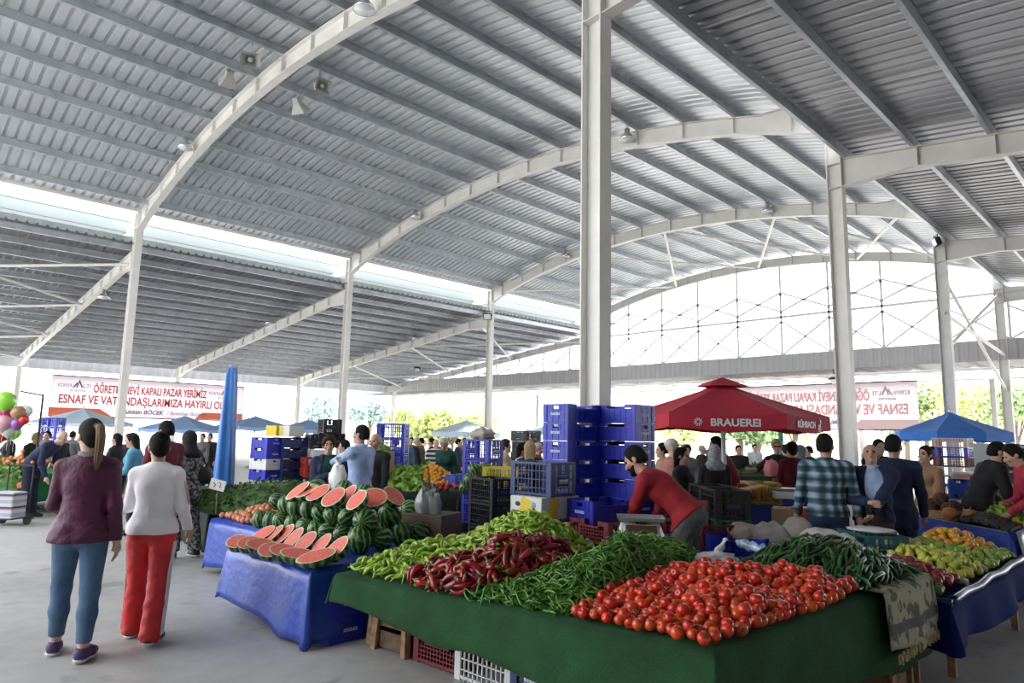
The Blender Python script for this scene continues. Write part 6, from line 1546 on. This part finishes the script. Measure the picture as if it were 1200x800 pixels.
bp = ground(44, 520, 13.5); bs = empty('balloon_stand', bp, R(40), 'thin dark stand with a bent arm holding the balloons', 'stand'); MB().tube([(0, 0, 0), (0, 0, 2.25)], .02, 6).build('pole', BLACK, bs); MB().tube([(0, 0, 2.22), (-.5, 0, 2.3)], .018, 6).build('arm', BLACK, bs); MB().lathe([(0, 0), (.2, 0), (.2, .04), (0, .05)], 14).build('foot', BLACK, bs)
BC = {'lime green': (.3, .7, .06), 'bright pink': (.8, .05, .35), 'red': (.6, .03, .03), 'white': (.7, .7, .7), 'blue': (.05, .2, .6), 'brown': (.35, .17, .08), 'pale pink': (.75, .4, .45), 'purple': (.3, .08, .4)}
for i, (px, py, r_, c_) in enumerate(((6, 470, .2, 'lime green'), (3, 482, .2, 'bright pink'), (9, 484, .12, 'red'), (22, 484, .15, 'brown'), (30, 482, .13, 'white'), (15, 495, .17, 'blue'), (4, 496, .17, 'pale pink'), (10, 503, .16, 'white'), (2, 506, .2, 'red'), (20, 497, .12, 'purple'), (-6, 488, .22, 'bright pink'), (17, 507, .13, 'lime green'), (28, 492, .1, 'red'))):
    m = M('balloon_'+c_.replace(' ', '_'), BC[c_], .25, coat=.4); o = empty('balloon', atd(px, py, 13.4+.1*(i % 3)), 0, '%s foil balloon in the bunch at the left edge, number %d from the top' % (c_, i+1), 'balloon', 'balloons at the left edge')
    MB().lathe([(.0005, -r_*1.15), (r_*.12, -r_*1.12), (r_*.2, -r_*1.0), (r_*.62, -r_*.72), (r_*.97, -.1*r_), (r_*.85, .55*r_), (r_*.4, .93*r_), (.0005, r_)], 14).build('envelope', m, o, True); MB().tube([(0, 0, -r_*1.1), (.02, 0, -r_*1.1-.25)], .004, 4).build('string', WHITEPL, o)

# ---- banners (the print shows through the thin cloth, so from behind it reads mirrored)
bm_, n, L, b = node_mat('banner_sheet', .6)
tr_ = n.new('ShaderNodeBsdfTranslucent'); tr_.inputs[0].default_value = (.85, .78, .8, 1); b.inputs['Base Color'].default_value = (.78, .72, .74, 1); mxs = n.new('ShaderNodeMixShader'); mxs.inputs[0].default_value = .62
L.new(b.outputs[0], mxs.inputs[1]); L.new(tr_.outputs[0], mxs.inputs[2]); L.new(mxs.outputs[0], n['Material Output'].inputs[0])
def banner(x0, y0, x1, y1, z0, h, label, red, navy, orange, top, through):
    a = Vector((x0, y0, z0)); L = (Vector((x1, y1, z0))-a).length; ang = math.atan2(y1-y0, x1-x0)
    o = empty('banner', a, ang, label, 'banner'); b = MB()
    b.grid([[(L*i/24, .012*math.sin(i*.9), h*j/6) for i in range(25)] for j in range(7)]); s = solid(b.build('sheet', bm_, o, True), .002)
    for j in (-.03, h+.02): MB().tube([(0, 0, j), (L, 0, j)], .03, 8).build('rail', M('navy_rail', (.03, .035, .1), .5), o)
    for x in (.05, L*.33, L*.66, L-.05): MB().tube([(x, 0, h), (x, 0, top-z0)], .012, 5).build('rope', GALV, o)
    RX = (R(90), 0, 0); dy = -.022 if not through else 0; ex = .004 if not through else .024; Z = h/2.15
    text('lettering', 'ÖĞRETMENEVİ KAPALI PAZAR YERİMİZ', .62*Z, red, o, (L*.192, dy, h*.62), RX, ex, L*.585, bold=.012)
    text('lettering', 'ESNAF VE VATANDAŞLARIMIZA HAYIRLI OLSUN', .66*Z, red, o, (L*.04, dy, h*.32), RX, ex, L*.92, bold=.012)
    text('lettering', 'Muhittin BÖCEK', .32*Z, navy, o, (L*.33, dy, h*.1), RX, ex, L*.22, .25, .01); text('lettering', '/ Belediye Başkanı', .3*Z, navy, o, (L*.565, dy, h*.1), RX, ex, L*.22, .2)
    for x in (.03, .79):
        text('lettering', 'KONYA', .3*Z, navy, o, (L*x, dy, h*.72), RX, ex, L*.065); text('lettering', 'LTI', .3*Z, navy, o, (L*(x+.115), dy, h*.72), RX, ex, L*.032); text('lettering', 'BELEDİYESİ', .14*Z, navy, o, (L*(x+.055), dy, h*.62), RX, ex, L*.07)
        xx = L*(x+.085)
        for poly in ([(xx-.2, h*.72), (xx-.02, h*.86), (xx+.02, h*.82), (xx-.12, h*.72)], [(xx-.05, h*.72), (xx+.1, h*.93), (xx+.3, h*.72), (xx+.22, h*.72), (xx+.1, h*.85), (xx+.03, h*.72)]): MB().prism(poly, dy-ex, dy+ex).build('peak_emblem', navy, o)
    for poly in ([(.0, .02), (0, h*.2), (L*.23, h*.2), (L*.29, .02)], [(L*.72, .02), (L*.76, h*.2), (L, h*.2), (L, .02)]): MB().prism(poly, dy-ex*.7, dy+ex*.7).build('orange_strip', orange, o)
    return o
banner(-38.27, 1.35, -38.27, 11.85, 2.16, 2.15, 'long white banner with red lettering hung at the far left', LETTER_RED, LETTER_NAVY, BANNER_ORANGE, 5.37, False)
bq = aty(1077, 503, 27.6)
banner(bq.x, 27.75, bq.x-10.5, 27.75, bq.z, 2.15, 'long white banner seen from behind with mirrored red lettering at the far right', M('through_cloth_red', (.85, .45, .45), .6), M('through_cloth_navy', (.5, .48, .55), .6), M('through_cloth_pink', (.85, .6, .62), .6), 4.83, True)  # print colours paled, as though light reaches them through the cloth
# ---- standing and walking people
def PP(px, ytop, d, label, face, H=None, **k):
    p = atd(px, ytop, d); h = H or min(1.86, max(1.5, p.z)); k.setdefault('res', .022 if d > 9.5 else .016)
    return person(label, Vector((p.x, p.y, 0)), face, h, **k)
C = cloth
NAVY = C('navy_cloth', (.012, .02, .06)); BLK = C('black_cloth', (.012, .012, .014)); GREYC = C('grey_cloth', (.12, .12, .13)); JEAN_D = C('dark_jeans', (.025, .045, .09)); BROWN_T = C('brown_trousers', (.05, .038, .032)); LTBLUE = C('pale_blue_shirt', (.36, .47, .68)); GRN = C('dark_green_sweater', (.008, .06, .045)); BEIGE = C('camel_coat', (.36, .22, .12)); MAR = C('maroon_cloth', (.14, .012, .03)); SKYB = C('sky_blue_jacket', (.1, .3, .45)); OLV_C = C('olive_cloth', (.08, .085, .05)); WHT = C('white_cloth', (.55, .55, .57)); TEALC = C('steel_blue_cloth', (.05, .11, .2)); REDP = C('pinkish_red_jersey', (.4, .025, .06)); DKR = C('dark_red_jersey', (.22, .012, .02))
PLAID = mat_plaid()
# right-hand group
PP(966, 507, 6.9, 'man in a green and blue plaid shirt and jeans seen from behind', mixd(AWAY, RIGHT, .2), arms=((4, 10, 10), (-4, 12, 14)), legs=((0, 5, 0), (0, 5, 0)), top=PLAID, pants=JEAN_D, hair=('short', HAIR_K), hem=-.04, bulk=1.16, head=(-28, -4), res=.013, detail=True, collar=PLAID)
bo, I = PP(1020, 525, 6.9, 'bald man in a pale blue shirt and open navy jacket looking down', mixd(NEAR, LEFT, .25), 1.63, arms=(('to', (.06, .3, 1.02), (-.8, -.2, -.6)), ('to', (.12, .28, 1.12), (.8, -.2, -.6))), top=LTBLUE, jacket=NAVY, pants=BROWN_T, hair=('ring', HAIR_G), head=(-8, -24), res=.012, detail=True, hem=-.02, bulk=1.06, tucked=True, collar=LTBLUE)
MB().lathe([(.142, -.018), (.147, -.018), (.147, .018), (.142, .018)], 24, tuple(I['waist']+np.array((0, 0, -.0))), Matrix.Diagonal((1.08, .83, 1))).build('belt', BLACK, bo, True)
ph = MB().box(tuple(I['wri'][0]+np.array((.05, .09, .03))), (.05, .03, .1), Matrix.Rotation(.5, 3, 'X')).build('held_phone', BLACK, bo)
PP(1046, 516, 7.3, 'man in a long navy jacket turning away beside the bald man', mixd(AWAY, RIGHT, .35), 1.72, arms=((18, 20, 30), (6, 10, 20)), top=NAVY, pants=JEAN_D, hair=('short', HAIR_K), hem=-.2, head=(-20, 0), res=.013, detail=True, bulk=1.06)
PP(1029, 518, 10, 'man in dark clothes half hidden behind the bald man', NEAR, 1.68, top=BLK, pants=BLK, hair=('short', HAIR_K))
PP(1085, 525, 8.9, 'woman in a camel coat holding a phone to her ear', mixd(LEFT, NEAR, .3), 1.6, arms=((10, 6, 30), ('to', (.14, .1, 1.48), (.9, .1, -.5))), sex='f', top=BEIGE, pants=BLK, hair=('bun', HAIR_B), hem=-.3, skin=SKIN_L, res=.014, detail=True, head=(0, 0))
PP(1146, 517, 8.2, 'bearded man with a dark vest over a blue sweater leaning over his stall', mixd(RIGHT, NEAR, .15), 1.72, lean=18, chest=8, arms=((30, 10, 45), (35, 8, 40)), top=TEALC, jacket=BLK, pants=BLK, hair=('short', HAIR_K), beard=HAIR_K, head=(0, -14), res=.014, detail=True)
PP(1214, 517, 7.6, 'man in a pinkish red jersey at the right edge', mixd(LEFT, AWAY, .3), 1.7, lean=14, chest=10, arms=((30, 12, 45), (30, 12, 40)), top=REDP, pants=BLK, hair=('short', HAIR_K), bulk=1.12)
# behind the watermelons
gw, I = PP(386, 513, 8.7, 'woman in a dark green sweater and navy vest behind the watermelons', mixd(NEAR, RIGHT, .3), 1.56, arms=((6, 14, 20), (24, 6, 95, 40)), sex='f', top=GRN, jacket=NAVY, pants=BLK, hair=('fringe', HAIR_B), skin=SKIN, res=.013, detail=True, head=(-10, -4), bulk=1.12, hem=-.1)
mb, I = PP(424, 504, 8.5, 'man in a pale blue shirt holding out a white bag behind the watermelons', mixd(LEFT, AWAY, .32), 1.72, arms=(('to', (.02, .52, 1.22), (-.7, -.3, -.6)), (8, 8, 14)), top=LTBLUE, pants=NAVY, hair=('short', HAIR_K), res=.013, detail=True, head=(4, -4), bulk=1.05, collar=LTBLUE, hem=-.1)
wq = mb.matrix_basis @ Vector(tuple(I['wri'][0]+np.array((0, .06, -.05)))) if False else None
lump('carrier_bag', atd(395, 574, 7.75), (.13, .09, .17), WHITEPL, 'white carrier bag held out by the man in the pale blue shirt', 'bag', 81, .1, tail=(-.02, 0, .12))
PP(441, 512, 9.4, 'bald older man in dark clothes behind the pale blue shirt', mixd(NEAR, LEFT, .3), 1.62, top=BLK, pants=BLK, hair=('ring', HAIR_G), skin=SKIN)
# behind the left pair
PP(196, 498, 8.3, 'man in a maroon jacket with dark hair left of the headscarf', mixd(LEFT, AWAY, .3), 1.72, top=MAR, pants=BLK, hair=('short', HAIR_K), hem=-.12, res=.018)
PP(163, 512, 10.5, 'dark haired person in a sky blue jacket half hidden behind the white track jacket', mixd(LEFT, NEAR, .2), 1.55, lean=10, top=SKYB, pants=BLK, hair=('long', HAIR_K), sex='f', arms=((20, 10, 60), (20, 10, 60)))
PP(47, 509, 12.1, 'old white haired man in navy bending forward beside a plastic bag', mixd(RIGHT, AWAY, .1), 1.72, lean=26, chest=22, arms=((45, 5, 25), (40, 5, 30)), top=NAVY, pants=C('navy_trousers', (.01, .014, .035)), hair=('ring', HAIR_W), skin=SKIN_L, res=.015, head=(0, -12), flare=.02, hem=-.06)
lump('plastic_bag', ground(88, 604, 12.0), (.22, .16, .3), M('blue_grey_bag', (.08, .11, .28), .4), 'dark blue bag standing on the floor beside the old man', 'bag', 83, .12)
lst = [
 (72, 517, 14.5, 'person with black clothes and a dark backpack behind the old man', RIGHT, dict(top=BLK, pants=BLK, hair=('short', HAIR_K))),
 (34, 516, 14, 'blonde woman in black bending at the green stall', RIGHT, dict(top=BLK, pants=BLK, hair=('fringe', HAIR_BL), sex='f', lean=18)),
 (12, 514, 14.2, 'woman in black with reddish hair at the left edge', mixd(NEAR, LEFT, .4), dict(top=BLK, pants=BLK, hair=('fringe', HAIR_B), sex='f')),
 (55, 519, 16, 'person with dark hair behind the blonde woman', NEAR, dict(top=GREYC, pants=BLK, hair=('short', HAIR_K))),
 (84, 520, 17, 'man in dark clothes right of the backpack', AWAY, dict(top=GREYC, pants=BLK, hair=('short', HAIR_K))),
 (137, 520, 13, 'dark haired woman in black between the two walking women', LEFT, dict(top=BLK, pants=BLK, hair=('long', HAIR_K), sex='f')),
 (151, 517, 14, 'man in black seated beyond the sky blue jacket', NEAR, dict(top=BLK, pants=BLK, hair=('short', HAIR_K))),
 (237, 520, 18, 'woman in grey far off right of the headscarf', NEAR, dict(top=GREYC, pants=BLK, hair=('short', HAIR_K), sex='f')),
 (246, 517, 18.5, 'man in black far off right of the headscarf', NEAR, dict(top=BLK, pants=BLK, hair=('short', HAIR_K))),
 (350, 516, 15, 'person in grey behind the bright red crate', LEFT, dict(top=GREYC, pants=BLK, hair=('short', HAIR_K))),
 (359, 521, 16, 'person in pale pink clothes beyond the bright red crate', NEAR, dict(top=C('pale_pink_cloth', (.5, .4, .4)), pants=BLK, hair=('short', HAIR_B), sex='f')),
 (405, 515, 11, 'man in black between the green sweater and the pale blue shirt', LEFT, dict(top=BLK, pants=BLK, hair=('short', HAIR_K))),
 (463, 520, 15, 'man in a blue jacket left of the salad heap', LEFT, dict(top=TEALC, pants=BLK, hair=('short', HAIR_K))),
 (474, 518, 16.5, 'person in blue and grey behind the salad heap', AWAY, dict(top=GREYC, jacket=TEALC, pants=BLK, hair=('short', HAIR_B))),
 (488, 515, 18, 'tall man in a dark jacket behind the salad heap', RIGHT, dict(top=BLK, pants=BLK, hair=('short', HAIR_G))),
 (494, 520, 19, 'person in olive behind the tall man in the dark jacket', LEFT, dict(top=OLV_C, pants=BLK, hair=('short', HAIR_K))),
 (482, 520, 20, 'woman in dark clothes beside the tall man', NEAR, dict(top=GREYC, pants=BLK, hair=('short', HAIR_K), sex='f')),
 (511, 517, 15.5, 'man in a black and white striped pullover behind the oranges', mixd(NEAR, RIGHT, .3), dict(top=mat_stripes('striped_pullover', (.02, .02, .025), (.6, .58, .54), 52), pants=GREYC, hair=('ring', HAIR_G), bulk=1.12)),
 (506, 519, 18, 'man in black behind the striped pullover', LEFT, dict(top=BLK, pants=BLK, hair=('short', HAIR_K))),
 (525, 523, 13.6, 'grey haired woman in a dark green cardigan leaning over the red fruit', mixd(NEAR, LEFT, .2), dict(top=GRN, pants=BLK, hair=('fringe', HAIR_G), sex='f', lean=14, chest=12, H=1.58, bulk=1.15)),
 (519, 518, 18.5, 'dark haired man behind the green cardigan', NEAR, dict(top=GREYC, pants=BLK, hair=('short', HAIR_K))),
 (537, 522, 18, 'man in navy right of the green cardigan', RIGHT, dict(top=NAVY, pants=BLK, hair=('short', HAIR_K))),
 (544, 524, 22, 'woman in grey far off left of the blue crate pile', NEAR, dict(top=GREYC, pants=BLK, hair=('short', HAIR_B), sex='f')),
 (592, 515, 11.5, 'woman in a beige jacket with brown hair behind the yellow crate', RIGHT, dict(top=C('beige_jacket', (.42, .31, .2)), pants=BLK, hair=('fringe', HAIR_B), sex='f', arms=((20, 10, 60), (20, 10, 70)), skin=SKIN_L)),
 (611, 519, 11.2, 'woman in white with long black hair left of the tall crates', RIGHT, dict(top=WHT, pants=BLK, hair=('long', HAIR_K), sex='f')),
 (621, 524, 9.9, 'blonde woman in a black coat left of the tall crates', AWAY, dict(top=BLK, pants=BLK, hair=('long', HAIR_BL), sex='f', H=1.55)),
 (630, 527, 12.5, 'person in maroon beside the blonde woman in the black coat', RIGHT, dict(top=MAR, pants=BLK, hair=('short', HAIR_G), H=1.5)),
 (777, 518, 10, 'dark haired person left of the white cap', LEFT, dict(top=BEIGE, pants=BLK, hair=('short', HAIR_K))),
 (786, 514, 9.2, 'person wearing a white cap behind the man in red', RIGHT, dict(top=C('pale_red_cloth', (.4, .15, .14)), pants=BLK, hair=('cap', WHT), skin=SKIN_L)),
 (798, 525, 8.6, 'black haired woman in black behind the man in red', mixd(RIGHT, NEAR, .4), dict(top=BLK, pants=BLK, hair=('long', HAIR_K), sex='f', H=1.52)),
 (805, 521, 13, 'woman with brown hair in grey beyond the black haired woman', NEAR, dict(top=GREYC, pants=BLK, hair=('fringe', HAIR_B), sex='f')),
 (822, 522, 15, 'man in a dark vest with red sleeves under the red parasol', RIGHT, dict(top=DKR, jacket=BLK, pants=BLK, hair=('ring', HAIR_G))),
 (837, 519, 8.9, 'woman with a grey patterned headscarf and black coat under the red parasol', AWAY, dict(top=BLK, pants=BLK, hair=('hijab', M('grey_pattern_scarf', (.16, .17, .2), .85, nscale=40, col2=(.4, .42, .46))), sex='f', H=1.56, bulk=1.1)),
 (838, 514, 17, 'person in grey far off above the patterned headscarf', NEAR, dict(top=GREYC, pants=BLK, hair=('short', HAIR_G))),
 (843, 522, 14, 'person in dark red left of the parasol pole', RIGHT, dict(top=DKR, pants=BLK, hair=('short', HAIR_K))),
 (845, 522, 12, 'person in blue beside the parasol pole', LEFT, dict(top=TEALC, pants=BLK, hair=('short', HAIR_K))),
 (855, 519, 10.4, 'man in a dark red jersey bending right of the parasol pole', mixd(LEFT, AWAY, .2), dict(top=DKR, pants=JEAN_D, hair=('short', HAIR_K), lean=12, chest=14, head=(0, -15), H=1.72)),
 (865, 521, 15, 'man in a black shirt behind the dark red jersey', NEAR, dict(top=BLK, pants=BLK, hair=('short', HAIR_K))),
 (884, 524, 20, 'young person in a white shirt far off under the red parasol', NEAR, dict(top=WHT, pants=JEAN_D, hair=('short', HAIR_B))),
 (928, 520, 10.6, 'woman in a maroon sweater with dark hair right of the green pole', AWAY, dict(top=MAR, pants=BLK, hair=('fringe', HAIR_K), sex='f', bulk=1.1, H=1.6)),
 (921, 520, 12.5, 'man in black beside the maroon sweater', AWAY, dict(top=BLK, pants=BLK, hair=('short', HAIR_K))),
 (938, 521, 12, 'woman with a grey blue headscarf beside the plaid shirt', LEFT, dict(top=GREYC, pants=BLK, hair=('hijab', M('grey_blue_scarf', (.14, .18, .22), .85)), sex='f')),
 (948, 522, 14.5, 'dark haired man beside the plaid shirt', LEFT, dict(top=BLK, pants=BLK, hair=('short', HAIR_K))),
]
for (px, yt, d, lab, fc, k) in lst: PP(px, yt, d, lab, fc, **k)
bl, I = PP(910, 520, 11.6, 'blonde woman in a black top and sunglasses reaching out with a pink bag', mixd(NEAR, LEFT, .2), 1.64, arms=((20, 10, 70), ('to', (.5, .25, 1.2), (.4, -.4, -.7))), sex='f', top=BLK, sleeve=0, pants=BLK, hair=('fringe', HAIR_BL), skin=SKIN_L, res=.016)
MB().tube([I['hc']+I['rh']*s*.06+I['fh']*.088+I['uh']*.008 for s in (-1, -.4, .4, 1)], .014, 6).build('sunglasses', BLACK, bl, True)
lump('plastic_bag', atd(905, 558, 11.4), (.14, .1, .16), M('pink_bag', (.75, .25, .27), .5), 'pink bag in front of the blonde woman in sunglasses', 'bag', 90, .15)

# ---- outside: trees, hedges and pale buildings beyond the hall
def tree(px, yb, d, h, w_, mat, label, seed, trunk=.35, n=1400, leaf=.5):
    p = ground(px, 510, d); o = empty('tree', p, 0, label, 'tree', 'trees beyond the hall'); rn = random.Random(seed); b = MB()
    blobs = [((rn.uniform(-.3, .3)*w_, rn.uniform(-.3, .3)*w_, h*(trunk+.1+(1-trunk)*rn.uniform(.15, .75))), w_*rn.uniform(.22, .36)) for _ in range(9)]
    for k in range(n):
        c_, r_ = blobs[k % 9]; dv = Vector((rn.gauss(0, 1), rn.gauss(0, 1), rn.gauss(0, 1))).normalized(); q = Vector(c_)+dv*r_*rn.uniform(.6, 1.05); t = Vector((rn.gauss(0, 1), rn.gauss(0, 1), rn.gauss(0, 1))).normalized(); s = t.cross(dv).normalized(); L = leaf*rn.uniform(.6, 1.3)
        b.add([q-t*L*.5, q-s*L*.3, q+t*L*.5, q+s*L*.3], [(0, 1, 2, 3)])
    f = b.build('crown', mat, o); f['kind'] = 'stuff'
    t = MB(); t.tube([(0, 0, 0), (.05, .03, h*trunk), (0, .1, h*.7)], [w_*.05, w_*.04, w_*.015], 8)
    for (c_, r_) in blobs[:5]: t.tube([(.05, .03, h*trunk*.9), c_], [w_*.02, w_*.008], 5)
    t.build('trunk', M('bark', (.16, .12, .09), .9), o)
TG = M('tree_leaf', (.26, .38, .17), .6, var=.2, noise=.3, nscale=1.); TY = M('yellow_green_leaf', (.6, .66, .28), .6, noise=.3, nscale=1.); TB = M('blue_green_leaf', (.32, .44, .42), .6, noise=.3, nscale=1.)
tree(377, 500, 75, 5.0, 4.4, TB, 'blue green tree beyond the hall, behind the second left column', 1); tree(432, 500, 80, 5.2, 4.5, TB, 'blue green tree beyond the hall, left of the yellow hedge', 2)
for i, (px, h) in enumerate(((478, 3.4), (505, 3.8), (530, 4.0), (560, 3.7))): tree(px, 510, 60, h, 3.2, TY, 'yellow green bush beyond the oranges, number %d from the left' % (i+1), 10+i, .1)
for i, (px, h, m) in enumerate(((800, 5.0, TY), (868, 5.5, TG), (888, 5.0, TG), (930, 5.2, TY), (1062, 6.5, TG), (1085, 8, TY), (1145, 7, TY), (1190, 7.5, TG), (1215, 8, TY))): tree(px, 510, 62, h, 5., m, '%s tree beyond the right side of the hall, number %d from the left' % ('yellow green' if m is TY else 'green', i+1), 30+i, .2)
def building(px, d, w_, h, mat, label, rows=3, cols=4):
    p = ground(px, 510, d); o = empty('building', p, YAW, label, 'building'); MB().box((0, 0, h/2), (w_, w_*.6, h)).build('wall', mat, o); MB().box((0, 0, h+.15), (w_+.4, w_*.6+.4, .3)).build('roof', M('pale_roof', (.5, .45, .42), .7), o)
    for r_ in range(rows):
        for c_ in range(cols):
            x = -w_/2+w_*(c_+.5)/cols; z = h*(r_+.45)/rows; f = MB().box((x, -w_*.3-.03, z), (w_/cols*.5, .08, h/rows*.5)).build('window', WHITEPL, o); MB().box((x, -w_*.3-.075, z), (w_/cols*.42, .02, h/rows*.4)).build('pane', M('pale_blue_pane', (.25, .35, .45), .2), f)
PALEB = M('pale_render', (.6, .57, .53), .8)
building(605, 95, 9, 6.8, PALEB, 'pale low building beyond the hall, left of the tall crate stacks', 2, 3)
